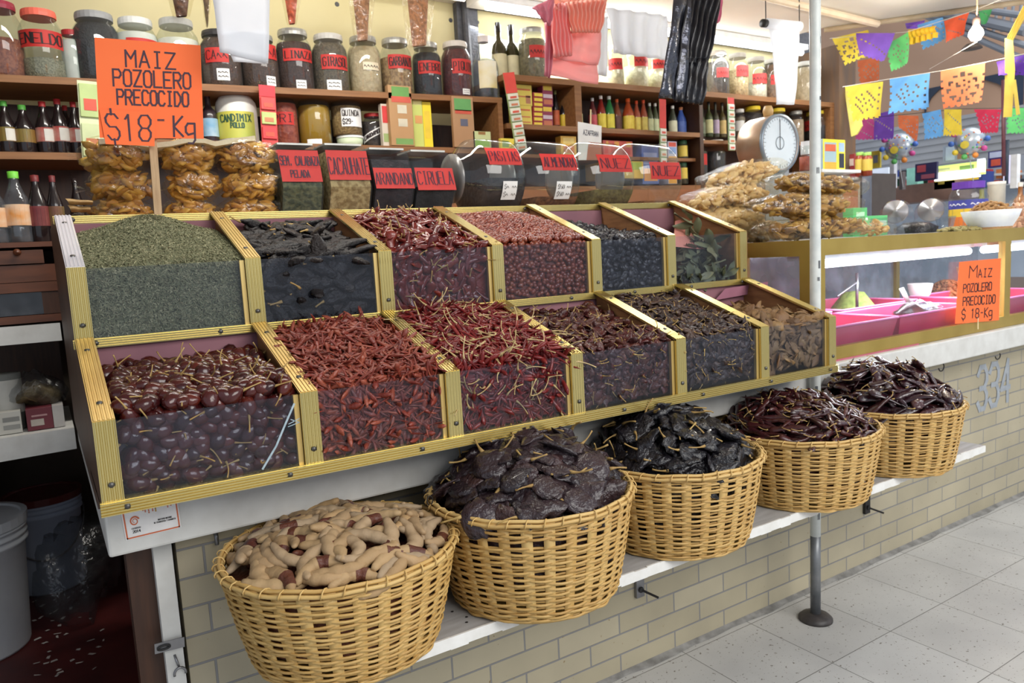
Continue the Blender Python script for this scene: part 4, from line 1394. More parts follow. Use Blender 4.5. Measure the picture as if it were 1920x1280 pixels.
MB().hexa([(-1.6, 3.05, 1.19), (0.053, 3.05, 1.18), (0.053, 3.6, 1.18), (-1.6, 3.6, 1.19), (-1.6, 3.05, 1.25), (0.053, 3.05, 1.242), (0.053, 3.6, 1.242), (-1.6, 3.6, 1.25)]).build('shelf_board', M_WHITE, rack)
MB().hexa([(-1.6, 3.05, 0.76), (0.056, 3.05, 0.79), (0.056, 3.6, 0.79), (-1.6, 3.6, 0.76), (-1.6, 3.05, 0.867), (0.056, 3.05, 0.866), (0.056, 3.6, 0.866), (-1.6, 3.6, 0.867)]).build('shelf_board', M_WHITE, rack)
MB().box((-1.6, 3.6, 0.86), (0.05, 3.62, 1.2)).build('back_board', M_DKWOOD, rack)
obr = mat('orange_brown_board', (178, 112, 66), (162, 98, 56), 5, 0.5, stretch=(0.7, 4, 4))
tag(MB().box((1.45, 3.10, 0.9), (4.8, 3.295, 1.70)).build('wooden_counter', obr, loc=(3.5, 3.2, .9)), 'orange-brown wooden back counter behind the bags of chips', 'counter')

# ------------------------------------------------------------------ containers
GLASSJ = glass('jar_glass', (240, 244, 242), 0.22, 0.03, 0.03, 0.0, 12.0, base=0.05)
PETJ = glass('clear_plastic', (236, 240, 244), 0.2, 0.07, 0.08, 0.25, 18.0, base=0.05)
REDL = mat('red_label_paper', (196, 48, 42), (182, 40, 38), 8, 0.6)
BLK = mat('marker_black', (34, 22, 24), None, 20, 0.6)
INK = mat('marker_violet_black', (52, 22, 44), None, 20, 0.6)
WLAB = mat('white_label_paper', (226, 226, 224), None, 8, 0.6)
TIN = mat('pale_tin_lid', (186, 186, 180), (164, 164, 160), 20, 0.35, metal=0.4)


def plain(rgb, rough=0.5, metal=0.0, name=None):
    return mat(name or 'paint_%d_%d_%d_%d' % (*[int(q) for q in rgb], int(rough * 10 + metal * 100)), rgb, None, 16, rough, metal)


def grain(rgb, rgb2, scale=160):
    return mat('grain_%d_%d_%d' % tuple(rgb), rgb, rgb2, scale, 0.75, bump=0.6, bscale=scale, contrast=0.3)


def facing(c):
    d = np.array([-c[0], -c[1]])
    return math.atan2(d[1], d[0])


def wrapped(c, r, d0, d1, z0, z1):
    f0 = facing(c)

    def fn(x, y, off=0.0):
        a = f0 + d0 + (d1 - d0) * x
        return (c[0] + (r + off) * math.cos(a), c[1] + (r + off) * math.sin(a), z0 + (z1 - z0) * y)
    return fn


def wraplabel(parent, fn, m, text=None, tm=None, tb=(0.06, 0.2, 0.94, 0.6), wt=0.012, lines=None, name='label'):
    mb = MB()
    mb.grid(lambda u, v: fn(u, v, 0.0), 8, 1)
    o = mb.build(name, m, parent, True)
    if text or lines:
        t = MB()
        for s, (a, b, c, h) in (lines or [(text, tb)]):
            write(t, s, fn, a, b, c, h, wt, 0.15, off=0.0012)
        t.build('lettering', tm or BLK, o)
    return o


JP = [(0, 0), (.92, 0), (1, .03), (1, .68), (.95, .76), (.80, .84), (.74, .87), (.74, .90)]


def jar(u0, v0, u1, v1, y, z, lab, fill, fv, lid, label=None, tagp=None, body=None, lidh=0.10, group='jars on the top shelf', name='glass_jar', opaque=None, prof=JP):
    """pixel box -> a jar of real size standing on height z at depth y"""
    c = aty((u0 + u1) / 2, v1, y)
    s = mpp(c)
    z = z if z is not None else c[2]
    H = (v1 - v0) * s
    r = (u1 - u0) / 2 * s * 0.99
    t = thing(name, lab, 'jar', (c[0], y, z), group)
    pr = [(a * r, b * H) for a, b in prof]
    MB().lathe(pr, (c[0], y, z), 24).build('jar_body', opaque or body or GLASSJ, t, True)
    if fill is not None and opaque is None:
        f = min(0.86, max(0.05, (v1 - fv) / (v1 - v0)))
        pin = [(1e-4, .012 * H)] + [(a * r * .955, max(b, .012) * H) for a, b in prof if b <= f and a > 0]
        ra = np.interp(f, [b for a, b in prof[1:]], [a for a, b in prof[1:]])
        pin += [(ra * r * .95, f * H), (1e-4, f * H + .002)]
        MB().lathe(pin, (c[0], y, z), 20).build('contents', fill, t, True)
    lr = prof[-1][0] * 1.06 * r
    MB().lathe([(1e-4, (1 - lidh) * H - .001), (lr, (1 - lidh) * H), (lr * 1.02, (1 - lidh * .5) * H), (lr * .98, H * .995), (1e-4, H)], (c[0], y, z), 24).build('lid', lid, t)
    uc, hw = (u0 + u1) / 2, (u1 - u0) / 2

    def lblfn(b):
        d0, d1 = [math.asin(max(-.98, min(.98, (q - uc) / hw))) for q in (b[0], b[2])]
        return wrapped((c[0], y), r * 1.012, d0, d1, z + (v1 - b[3]) * s, z + (v1 - b[1]) * s)
    if label:
        b, text, m, tm = label
        wraplabel(t, lblfn(b), m, text, tm, (0.05, .2, .97, .6), 0.038)
    if tagp:
        fn = lblfn(tagp)
        o = wraplabel(t, fn, WLAB, name='price_tag')
        mb = MB()
        for a in (0.25, 0.6):
            write(mb, '~~~', fn, 0.1, a, 0.9, .2, .06, .2, off=.001)
        mb.build('lettering', BLK, o)
    return t, c, s


ZA = lambda x: 2.1326 + 0.0227 * x
GR = grain
rows = [
    ((-24, -4, 47, 138), 'left frame-edge jar of orange-brown shreds with magenta lid, top shelf', GR((150, 88, 62), (118, 62, 46), 90), 64, plain((150, 34, 60)), None, None),
    ((48, 8, 122, 138), 'square-shouldered jar marked ENELDO with salmon lid on the top shelf', GR((146, 142, 120), (112, 110, 90)), 98, plain((246, 112, 92)), ((50, 49, 119, 80), 'ENELDO', REDL, BLK), None),
    ((122, 42, 160, 140), 'white-filled jar with red lid behind the salmon-lidded jar', plain((206, 208, 204), .8), 60, plain((168, 40, 46)), None, None),
    ((147, 14, 229, 143), 'large dark grey jar with grey lid, left of the orange price sign', GR((58, 58, 62), (44, 44, 48)), 36, plain((150, 152, 154)), None, None),
    ((227, 28, 302, 150), 'jar of white powder with white lid right behind the orange price sign top', plain((216, 216, 210), .8), 56, plain((214, 216, 214)), ((247, 69, 300, 95), '~~~', REDL, BLK), None),
    ((303, 28, 378, 152), 'jar of white powder carrying a brown pouch on its lid', plain((222, 220, 210), .8), 66, plain((196, 198, 196)), ((326, 82, 376, 108), '~~~~~', REDL, BLK), None),
    ((380, 48, 455, 154), 'jar of brown seeds half behind the hanging white bag, left one', GR((88, 62, 48), (66, 46, 38)), 62, plain((60, 58, 60)), ((392, 84, 432, 110), 'CA~~', REDL, BLK), (409, 121, 431, 142)),
    ((455, 54, 525, 156), 'jar of brown seeds at the right edge of the hanging white bag', GR((90, 64, 50), (64, 46, 38)), 66, TIN, ((480, 75, 521, 101), '~~~A', REDL, BLK), (500, 132, 516, 149)),
    ((522, 45, 590, 159), 'jar of dark brown linseed marked LINAZA', GR((72, 46, 36), (54, 34, 28), 120), 70, TIN, ((537, 84, 587, 106), 'LINAZA', REDL, BLK), (556, 140, 574, 155)),
    ((588, 54, 656, 162), 'jar of grey-brown sunflower seed marked GIRASOL', GR((112, 98, 80), (84, 74, 62), 110), 72, plain((190, 188, 182)), ((607, 95, 653, 121), 'GIRASOL', REDL, BLK), (614, 140, 640, 158)),
    ((655, 58, 718, 165), 'jar of cream powder under a hanging pouch, faint white label', GR((206, 186, 152), (192, 170, 136), 60), 78, TIN, ((684, 108, 712, 122), '~~~~~', plain((206, 194, 168)), BLK), None),
    ((715, 62, 776, 168), 'jar of tan chickpeas marked GARBANZO', GR((172, 138, 96), (126, 94, 62), 70), 98, TIN, ((732, 95, 774, 120), 'GARBANZO', REDL, BLK), None),
    ((775, 72, 831, 173), 'jar of near-black juniper berries marked ENEBRO', GR((44, 44, 50), (30, 30, 36), 100), 92, TIN, ((788, 108, 829, 131), 'ENEBRO', REDL, BLK), None),
    ((829, 70, 887, 175), 'jar of maroon chili powder with white lid marked PIQUIN', GR((96, 34, 34), (72, 24, 28), 80), 84, plain((206, 200, 192)), ((851, 105, 886, 131), 'PIQUIN', REDL, BLK), (868, 158, 881, 168)),
]
for b, lab, fill, fv, lid, lb, tg in rows:
    jar(*b, 3.43, None, lab, fill, fv, lid, lb, tg)
    o = bpy.data.objects
YY = 3.43
for o in [q for q in bpy.data.objects if q.parent is None and q.get('group') == 'jars on the top shelf']:
    o.location.z = ZA(o.location.x) + 0.001
rows2 = [
    ((973, 44, 1028, 141), 'jar of olive-grey herb with tin lid left of the pink bags', GR((138, 126, 92), (112, 102, 76), 70), 66, TIN, ((995, 79, 1024, 101), '~~~~~', REDL, BLK), None),
    ((1139, 76, 1171, 155), 'narrow jar of cream grain right of the pink bags', GR((206, 196, 160), (186, 176, 140), 60), 112, plain((220, 220, 214)), ((1142, 101, 1168, 121), '~~~~~', REDL, BLK), None),
    ((1170, 80, 1217, 162), 'jar of pale yellow flour under the white bags', GR((214, 206, 172), (200, 190, 156), 60), 118, plain((216, 216, 210)), ((1191, 101, 1216, 121), '~~~~', REDL, BLK), None),
    ((1215, 88, 1252, 166), 'jar of pale flour left of the black bags', GR((212, 202, 170), (196, 186, 152), 60), 124, plain((216, 214, 208)), ((1226, 108, 1250, 125), '~~~~~', REDL, BLK), None),
    ((1325, 92, 1368, 176), 'jar of dark grain right of the black bags', GR((84, 74, 66), (62, 54, 50), 90), 112, plain((200, 200, 196)), ((1345, 125, 1366, 142), '~~~~~', REDL, BLK), None),
    ((1364, 97, 1404, 180), 'jar of light tan grain, second right of the black bags', GR((178, 150, 106), (150, 124, 84), 80), 128, plain((206, 206, 200)), ((1382, 121, 1403, 141), '~~~~~', REDL, BLK), None),
    ((1399, 104, 1438, 183), 'jar of whitish grain left of the hanging white roll', GR((198, 186, 164), (172, 160, 140), 70), 150, plain((206, 206, 202)), ((1412, 136, 1437, 154), '~~~~~', REDL, BLK), None),
    ((1430, 107, 1468, 185), 'jar of brown grain half behind the hanging white roll', GR((138, 104, 78), (108, 80, 60), 80), 118, plain((200, 200, 196)), ((1446, 138, 1466, 155), '~~~~~', REDL, BLK), None),
    ((1490, 112, 1528, 190), 'jar of cream grain right of the hanging white roll', GR((206, 184, 152), (188, 166, 134), 70), 122, plain((206, 208, 204)), None, None),
    ((1536, 116, 1562, 192), 'jar of pinkish peanuts with dark lid at the right shelf end', GR((182, 132, 100), (148, 100, 76), 40), 142, plain((58, 60, 70)), None, None),
]
for b, lab, fill, fv, lid, lb, tg in rows2:
    t, c, s = jar(*b, 3.44, None, lab, fill, fv, lid, lb, tg, group='jars on the right top shelf')
    t.location.z = 2.301 + .0044 * (c[0] - 2.11)

# second shelf, jars and tubs
Z2 = 1.9262
cm = plain((232, 232, 224), .45)
t, c, s = jar(412, 172, 486, 273, 3.43, Z2, 'white plastic tub of CandiMix Pollo with green lid', None, 0, plain((46, 122, 78)), None, None, opaque=cm, group='containers on the second shelf', name='plastic_tub')
uc, hw, v1 = 449, 37, 273
fn = wrapped((c[0], 3.43), 37 * s * 1.0, -1.25, 0.95, Z2 + 8 * s, Z2 + 56 * s)
wraplabel(t, fn, mat('yellow_green_print', (222, 208, 86), (176, 194, 92), 5, .5), None, lines=[('CANDIMIX', (0.18, .62, .9, .26)), ('POLLO', (0.42, .38, .72, .18))], tm=plain((46, 84, 62)), wt=.03)
jar(510, 170, 562, 270, 3.43, Z2, 'jar of orange-red powder with yellow lid on the second shelf', GR((176, 82, 58), (150, 60, 44), 60), 194, plain((228, 196, 60)), ((516, 211, 554, 234), 'PRI', REDL, BLK), None, group='containers on the second shelf')
jar(562, 172, 624, 273, 3.43, Z2, 'jar of golden oil with white lid on the second shelf', mat('golden_oil', (178, 140, 34), (158, 118, 24), 5, .2, coat=.5), 200, plain((232, 228, 216)), ((578, 262, 604, 273), None, WLAB, BLK), None, group='containers on the second shelf')
tub = thing('small_tub', 'low white and green tub under the QUINOA jar', 'tub', tuple(aty(657, 275, 3.43)))
pt = np.array(tub.location)
MB().lathe([(0, 0), (.055, 0), (.062, .045), (0, .045)], pt, 24).build('tub_body', plain((200, 216, 184)), tub, True)
MB().lathe([(.064, .043), (.064, .052), (0, .052)], pt, 24).build('lid', plain((236, 238, 232)), tub, True)
tub.location.z = Z2
jar(623, 180, 681, 256, 3.43, Z2 + 0.054, 'jar of tan grain with yellow lid and white QUINOA label', GR((172, 142, 92), (142, 112, 70), 110), 204, plain((206, 182, 84)), ((643, 209, 679, 242), None, WLAB, BLK), None, group='containers on the second shelf')
q = [o for o in bpy.data.objects if o.get('label', '').endswith('QUINOA label')][0]
c = np.array(q.location)
s = mpp(c)
fn = wrapped((c[0], c[1]), 29 * s * 1.013, -.32, .95, Z2 + .054 + 14 * s, Z2 + .054 + 47 * s)
mb = MB()
write(mb, 'QUINOA', fn, .06, .58, .96, .3, .035, off=.0015)
write(mb, '$29-', fn, .06, .14, .6, .26, .035, off=.0015)
lbo = [x for x in q.children if x.name.startswith('label')][0]
ob = mb.build('lettering', BLK, None, loc=(0, 0, 0))
ob.parent = lbo
ob.location = -np.array(q.location)
t, c, s = jar(682, 206, 722, 270, 3.43, Z2, 'small dark spice jar with red lid and diagonal white label', GR((62, 50, 46), (44, 36, 34), 80), 222, plain((176, 42, 42)), None, None, group='containers on the second shelf')
f1 = wrapped((c[0], 3.43), 20 * s * 1.02, -1.2, 1.2, Z2, Z2 + 64 * s)
mb = MB()
mb.grid(lambda u, v: f1(u, .12 + .36 * u + .2 * v, 0), 8, 1)
o = mb.build('diagonal_label', WLAB, t, True)
mb = MB()
write(mb, 'CARDAMOMO', lambda x, y, of: f1(x, .16 + .36 * x + .12 * y, of), .1, 0, .92, 1, .05, off=.001)
mb.build('lettering', BLK, o)
# containers on the right lower shelf behind the scale
Z3 = 1.757
for b, lab, fill, fv, lid, lb in (
        ((1376, 200, 1398, 262), 'slim jar left of the yellow lids behind the scale', GR((150, 132, 104), (120, 104, 84), 60), 215, plain((206, 204, 200)), ((1380, 222, 1396, 240), None, WLAB, BLK)),
        ((1395, 203, 1430, 270), 'jar with bright yellow lid left behind the scale', GR((200, 184, 140), (170, 154, 112), 60), 240, plain((232, 206, 44)), None),
        ((1440, 208, 1476, 272), 'jar with yellow lid right behind the scale dial', GR((196, 176, 132), (166, 148, 108), 60), 240, plain((226, 200, 50)), None),
        ((1478, 208, 1507, 268), 'jar of pinkish tan grain with tin lid right of the scale', GR((196, 168, 142), (176, 146, 120), 60), 224, TIN, None),
        ((1508, 212, 1552, 272), 'dark jar with yellow lid and red label beside the pole', GR((60, 52, 50), (44, 38, 38), 60), 240, plain((224, 200, 56)), ((1510, 229, 1533, 247), '~~~~', REDL, BLK))):
    t, c, s = jar(*b, 3.42, None, lab, fill, fv, lid, lb, None, group='jars behind the scale')
hs = board('shelf_board', 3.53, 4.79, 3.31, 3.62, 2.018, 2.040, .022, SW, sh2)
for o in [q for q in bpy.data.objects if q.parent is None and q.get('group') == 'jars behind the scale']:
    o.location.z = 2.0185 + .0175 * (o.location.x - 3.53) + .001
for b, lab in (((1284, 262, 1328, 345), 'dark jar with white lid left of the twin behind the chip bags'), ((1322, 263, 1362, 345), 'dark jar with white lid right of its twin behind the chip bags')):
    t, c, s = jar(*b, 3.42, 1.757, lab, GR((52, 48, 46), (38, 34, 34), 60), 285, plain((226, 226, 220)), ((1298, 290, 1326, 310), None, REDL, BLK) if b[0] < 1300 else None, None, group='jars behind the chip bags')

# ------------------------------------------------------------------ bottles
BP = [(0, 0), (.95, 0), (1, .02), (1, .50), (.92, .58), (.55, .74), (.36, .84), (.34, .90)]
BPS = [(0, 0), (.95, 0), (1, .02), (1, .52), (.85, .62), (.40, .70), (.33, .76), (.33, .90)]


def bottle(u0, v0, u1, v1, y, z, lab, bodym, capm, labm=None, lz=(.16, .44), group=None, prof=BP, caph=.10, lab2=None, cat='bottle', name='bottle', lw=(-1.45, 1.45), text=None, tm=None, liquid=None, lvl=.8):
    c = aty((u0 + u1) / 2, v1, y)
    s = mpp(c)
    z = c[2] if z is None else z
    H, r = (v1 - v0) * s, (u1 - u0) / 2 * s
    t = thing(name, lab, cat, (c[0], y, z), group)
    C3 = (c[0], y, z)
    MB().lathe([(a * r, b * H) for a, b in prof], C3, 18).build('bottle_body', bodym, t, True)
    cr = prof[-1][0] * r * 1.12
    MB().lathe([(cr, (1 - caph) * H - .001), (cr * 1.02, H * .99), (1e-4, H)], C3, 14).build('cap', capm, t, True)
    if liquid is not None:
        pin = [(1e-4, .01 * H)] + [(a * r * .95, max(.01, b) * H) for a, b in prof if a > 0 and b <= lvl]
        pin += [(np.interp(lvl, [b for a, b in prof[1:]], [a for a, b in prof[1:]]) * r * .95, lvl * H), (1e-4, lvl * H)]
        MB().lathe(pin, C3, 18).build('liquid', liquid, t, True)
    if labm is not None:
        fn = wrapped((c[0], y), r * 1.015, lw[0], lw[1], z + lz[0] * H, z + lz[1] * H)
        o = wraplabel(t, fn, labm, text, tm, (.2, .35, .8, .3), .03)
        if lab2 is not None:
            f2 = wrapped((c[0], y), r * 1.03, -.1, 1.2, z + lz[0] * H * 1.05, z + (lz[0] + (lz[1] - lz[0]) * .9) * H)
            wraplabel(t, f2, lab2, name='barcode_panel')
    return t


DKB = mat('dark_vinegar_bottle', (30, 24, 26), (40, 30, 30), 8, .18, coat=.4)
OLV = mat('olive_green_bottle', (48, 46, 22), (66, 58, 24), 8, .15, coat=.5)
GCAP, RCAP = plain((74, 148, 58)), plain((150, 34, 38))
WP = plain((216, 214, 206))
ORL = mat('orange_white_print', (226, 150, 70), (232, 226, 208), 14, .5)
REDW = mat('red_white_print', (170, 56, 50), (214, 198, 180), 12, .5)
GRL = mat('green_brown_print', (122, 112, 50), (150, 96, 50), 12, .5)
for i, (b, bm, cp, lb, l2, lab) in enumerate((
        ((-14, 190, 5, 285), DKB, GCAP, ORL, None, 'dark bottle cut by the left frame edge on the middle left shelf'),
        ((2, 186, 33, 285), DKB, GCAP, GRL, WP, 'dark bottle with green cap and barcode label, middle left shelf'),
        ((34, 193, 68, 285), DKB, GCAP, GRL, None, 'dark bottle with green cap and olive label, middle left shelf'),
        ((74, 186, 105, 285), DKB, RCAP, REDW, WP, 'dark bottle with red cap left of its taller twin, middle left shelf'),
        ((103, 181, 133, 285), DKB, RCAP, REDW, WP, 'tallest red-capped dark bottle on the middle left shelf'),
        ((134, 186, 160, 285), DKB, RCAP, REDW, WP, 'red-capped dark bottle beside the hanging packet card'))):
    t = bottle(*b, 3.40, None, lab, bm, cp, lb, (.24, .50), 'bottles on the middle left shelf', lab2=l2)
    t.location.z = 1.8525 + .0055 * (t.location.x + 1.6) + .001
bottle(120, 186, 142, 285, 3.50, 1.863, 'red-capped bottle standing behind the tallest one, middle left shelf', DKB, RCAP, None, group='bottles on the middle left shelf')
CLR = PETJ
WATER = glass('pale_vinegar', (214, 216, 200), .12, .10, .1)
for b, bm, cp, lb, lab, lq in (
        ((-30, 328, 19, 452), CLR, GCAP, ORL, 'clear bottle cut by the left frame edge on the cabinet', WATER),
        ((17, 318, 63, 451), CLR, plain((112, 196, 66)), ORL, 'clear bottle with lime-green cap and orange label on the cabinet', WATER),
        ((61, 324, 97, 449), DKB, plain((104, 30, 34)), mat('wine_print', (108, 36, 40), (150, 90, 84), 12, .5), 'dark red-capped bottle with wine-red label on the cabinet', None),
        ((97, 324, 125, 447), DKB, plain((96, 28, 32)), mat('wine_green_print', (110, 42, 52), (128, 130, 70), 6, .5), 'dark red-capped bottle right beside the silver trim on the cabinet', None)):
    bottle(*b, 3.16, 1.526, lab, bm, cp, lb, (.24, .53), 'bottles on the cabinet', liquid=lq, lvl=.42)
bottle(140, 330, 166, 449, 3.3, 1.526, 'plain dark bottle in the shade behind the chip bags', DKB, DKB, None, group='bottles on the cabinet')
# second shelf bottle, top shelf bottles
bottle(382, 176, 412, 272, 3.42, Z2, 'dark ribbed bottle with red cap and blue label on the second shelf', mat('dark_syrup', (44, 34, 40), None, 8, .25, coat=.3), plain((176, 46, 50)), mat('blue_print', (74, 150, 196), (206, 220, 222), 9, .5), (.13, .47), prof=BPS, lab2=None)
t = bottle(886, 64, 938, 183, 3.42, None, 'big clear plastic oil bottle at the end of the top shelf', CLR, plain((214, 206, 206)), mat('oil_print', (236, 232, 214), (222, 196, 88), 7, .5), (.17, .58), lw=(-.45, .95), liquid=glass('clear_oil', (222, 224, 222), .2, .05, .05), lvl=.62)
t.location.z = ZA(t.location.x) + .001
for b, lab in (((924, 30, 952, 140), 'dark green oil bottle with black top, left of the pair'), ((948, 34, 975, 142), 'dark green oil bottle with black top, right of the pair')):
    t = bottle(*b, 3.50, 2.302, lab, OLV, DKB, plain((206, 198, 160)), (.10, .46), 'oil bottle pair by the big jar', prof=BPS, caph=.17)
# sauces on the middle board of the right unit
ZS = 2.0585
YL = mat('yellow_print', (228, 198, 60), (236, 216, 120), 8, .5)
sauces = [
    ((1036, 158, 1050, 229), (34, 30, 32), (150, 150, 90), (214, 104, 62), 'slim dark bottle with orange label left in the sauce row'),
    ((1049, 173, 1067, 229), (36, 32, 34), (226, 210, 50), (224, 190, 40), 'dark bottle with yellow cap and label in the sauce row'),
    ((1064, 168, 1080, 231), (36, 30, 30), (186, 64, 50), (212, 210, 150), 'dark bottle with red cap left of the shelf divider, first'),
    ((1077, 170, 1093, 232), (38, 32, 32), (186, 60, 50), (206, 206, 150), 'dark bottle with red cap touching the shelf divider'),
    ((1104, 172, 1120, 233), (96, 40, 44), (206, 206, 206), (196, 70, 80), 'red-labelled bottle right of the shelf divider'),
    ((1119, 168, 1137, 234), (132, 36, 30), (236, 232, 226), (226, 206, 60), 'dark red bottle with white cap and yellow label'),
    ((1134, 169, 1153, 235), (40, 116, 66), (236, 234, 228), (224, 210, 60), 'green bottle with white cap and yellow label'),
    ((1150, 176, 1166, 237), (120, 62, 40), (214, 100, 56), (84, 44, 34), 'brown sauce bottle with orange cap'),
    ((1167, 175, 1190, 238), (168, 74, 40), (226, 96, 40), (236, 206, 70), 'wide orange sauce bottle with yellow label'),
    ((1187, 178, 1202, 238), (158, 76, 52), (222, 86, 50), (226, 206, 90), 'slim orange sauce bottle with red cap, left twin'),
    ((1200, 178, 1215, 240), (158, 76, 52), (222, 90, 56), (220, 200, 96), 'slim orange sauce bottle with red cap, right twin'),
    ((1212, 184, 1226, 241), (70, 78, 52), (224, 222, 214), (200, 208, 160), 'green-grey bottle with white cap left of the red packet strip'),
    ((1223, 185, 1236, 242), (66, 74, 50), (224, 220, 212), (196, 204, 160), 'green-grey bottle with white cap touching the red packet strip'),
    ((1254, 190, 1270, 244), (60, 66, 54), (226, 222, 216), (206, 206, 176), 'small bottle with white cap right of the red packet strip'),
    ((1268, 193, 1287, 245), (62, 92, 170), (196, 130, 90), (76, 104, 180), 'blue bottle in the row of oils'),
    ((1287, 196, 1298, 246), (150, 150, 30), (70, 70, 40), (206, 200, 40), 'slim yellow bottle right of the blue one'),
    ((1298, 194, 1313, 246), (74, 84, 58), (40, 40, 40), (212, 210, 200), 'oil bottle with long white oval label, first of the dark tops'),
    ((1312, 194, 1323, 247), (96, 104, 78), (44, 44, 44), (150, 158, 130), 'slim grey-green oil bottle between two labelled ones'),
    ((1322, 183, 1337, 248), (70, 80, 50), (38, 36, 38), (216, 214, 160), 'oil bottle with cream oval label'),
    ((1335, 184, 1349, 249), (74, 72, 60), (38, 36, 38), (196, 176, 206), 'oil bottle with lilac label'),
    ((1347, 185, 1362, 249), (84, 74, 44), (38, 36, 38), (206, 176, 110), 'oil bottle with tan label left of the shelf post'),
]
for b, bc, cc, lc, lab in sauces:
    bottle(*b, 3.42, ZS, lab, mat('b_%d_%d_%d' % bc, bc, None, 8, .2, coat=.4), plain(cc), mat('l_%d_%d_%d' % lc, lc, tuple(min(255, q + 26) for q in lc), 30, .5), (.10, .48), 'sauces and oils on the middle board', prof=BPS if b[0] > 1280 else BP)


# ------------------------------------------------------------------ boxes and packets
def carton(u0, v0, u1, v1, y, d, c1, lab, cat='box', z=None, accents=(), group=None, name='carton', side=None):
    a, b = aty(u0, v1, y), aty(u1, v1, y)
    s = mpp((a + b) / 2)
    z = min(a[2], b[2]) if z is None else z
    H = (v1 - v0) * s
    t = thing(name, lab, cat, ((a[0] + b[0]) / 2, y + d / 2, z), group)
    soften(MB().box((a[0], y, z), (b[0], y + d, z + H)).build('box_body', mat('card_%d_%d_%d' % tuple(c1), c1, tuple(min(255, q + 12) for q in c1), 6, .5), t), .001, 1)
    for (x0, y0, x1, y1, col) in accents:
        X = lambda x: a[0] + (b[0] - a[0]) * x
        MB().quad((X(x0), y - .0008, z + H * y0), (X(x1), y - .0008, z + H * y0), (X(x1), y - .0008, z + H * y1), (X(x0), y - .0008, z + H * y1)).build('printed_panel', plain(col), t)
    return t, a, b, z, H


Yc = (226, 206, 92)
for k in range(2):
    carton(965 + 1, 152 + 39 * k, 998, 190 + 39 * k - (0 if k else 0), 3.36, .06, Yc, 'yellow carton left of the maroon boxes, ' + ('upper' if k == 0 else 'lower') + ' of two', z=None if k else None, accents=[(.1, .72, .9, .8, (206, 110, 70)), (.1, .4, .9, .46, (206, 120, 80)), (.62, .1, .9, .5, (176, 120, 90)) if k == 0 else (.1, .15, .9, .2, (206, 120, 80))])
for o in [q for q in bpy.data.objects if q.get('label', '').startswith('yellow carton left of the maroon')]:
    o.location.z = ZS + (0.1035 if 'upper' in o['label'] else 0.0)
for k in range(7):
    c, a, b, z, H = carton(1000, 222.5 - 9.6 * k - 0, 1018, 231 - 9.6 * k, 3.36, .05, (170, 54, 60), 'small red box with yellow oval, ' + ['lowest', 'second', 'third', 'fourth', 'fifth', 'sixth', 'topmost'][k] + ' of its stack', z=None, accents=[(.08, .2, .92, .85, (228, 204, 70))], group='stack of small red boxes')
    c.location.z = ZS + k * (H + .0012)
for k in range(2):
    c, a, b, z, H = carton(1018, 153 + 39.5 * k, 1037, 191 + 39.5 * k, 3.36, .05, (140, 44, 76), 'maroon and yellow packet box, ' + ('upper' if k == 0 else 'lower') + ' of two right of the red stack', z=None, accents=[(.08, .74, .92, .95, (226, 196, 70)), (.05, .38, .95, .56, (206, 190, 200)), (.1, .08, .9, .3, (190, 110, 80))])
    c.location.z = ZS + (1 - k) * (H + .001)
carton(735, 168, 778, 277, 3.30, .03, (176, 136, 92), 'hanging tan display card with two punched windows on the second shelf', 'display card', z=1.9262, accents=[(.15, .82, .9, .98, (96, 146, 76)), (.12, .72, .95, .82, (190, 84, 66)), (.35, .54, .75, .68, (196, 190, 170)), (.35, .32, .75, .45, (196, 190, 170)), (.2, .02, .95, .12, (110, 150, 84))], name='display_card')
carton(778, 180, 797, 276, 3.33, .04, (196, 206, 110), 'lime-yellow packet behind the tan display card', 'packet', z=1.9262, name='packet', accents=[(.1, .8, .9, .95, (230, 226, 150)), (.2, .45, .9, .6, (206, 150, 90))])
carton(796, 195, 813, 278, 3.33, .08, (236, 212, 44), 'bright yellow upright box right of the tan card', 'box', z=1.9262, accents=[(.2, .2, .8, .8, (226, 196, 60))])
carton(852, 176, 891, 268, 3.29, .02, (170, 130, 92), 'tan packet card under the maroon jar', 'display card', z=1.9262, accents=[(.1, .72, .9, .96, (92, 150, 86)), (.12, .66, .9, .74, (190, 80, 60)), (.35, .42, .7, .56, (90, 92, 110))], name='display_card')
carton(888, 240, 921, 270, 3.29, .02, (196, 206, 150), 'small green and white packet beside the tan packet card', 'packet', z=1.9262, name='packet', accents=[(.1, .1, .9, .45, (140, 186, 84)), (.3, .8, .7, .98, (150, 110, 60))])
carton(719, 195, 736, 272, 3.33, .03, (206, 196, 180), 'narrow red and white packet left of the tan card', 'packet', z=1.9262, name='packet', accents=[(.1, .55, .9, .95, (196, 56, 56)), (.1, .1, .9, .3, (150, 170, 110))])
carton(1052, 240, 1081, 275, 3.36, .05, (232, 190, 84), 'yellow-orange box left of the AZAFRAN card', 'box', z=1.757 + .155, accents=[(.15, .1, .85, .5, (222, 130, 70)), (.15, .6, .85, .9, (240, 214, 130))])
for i, (u0, u1, c1, lab) in enumerate(((1131, 1142, (206, 90, 84), 'red and white packet right of the AZAFRAN card'), (1141, 1163, (222, 96, 84), 'coral packet in the middle behind the round jars'), (1162, 1186, (226, 104, 92), 'coral packet right of its twin behind the round jars'))):
    carton(u0, 245, u1, 275, 3.37 + .01 * i, .05, c1, lab, 'packet', z=1.757 + .155, name='packet', accents=[(.2, .2, .8, .6, (206, 60, 56)), (.5, .65, .9, .95, (236, 170, 80))])
carton(1138, 268, 1206, 300, 3.34, .2, (224, 186, 66), 'row box with yellow and green print behind the round jars', 'box', z=1.757 + .03, accents=[(.05, .5, .55, .95, (236, 206, 70)), (.6, .5, .95, .95, (170, 186, 70))])
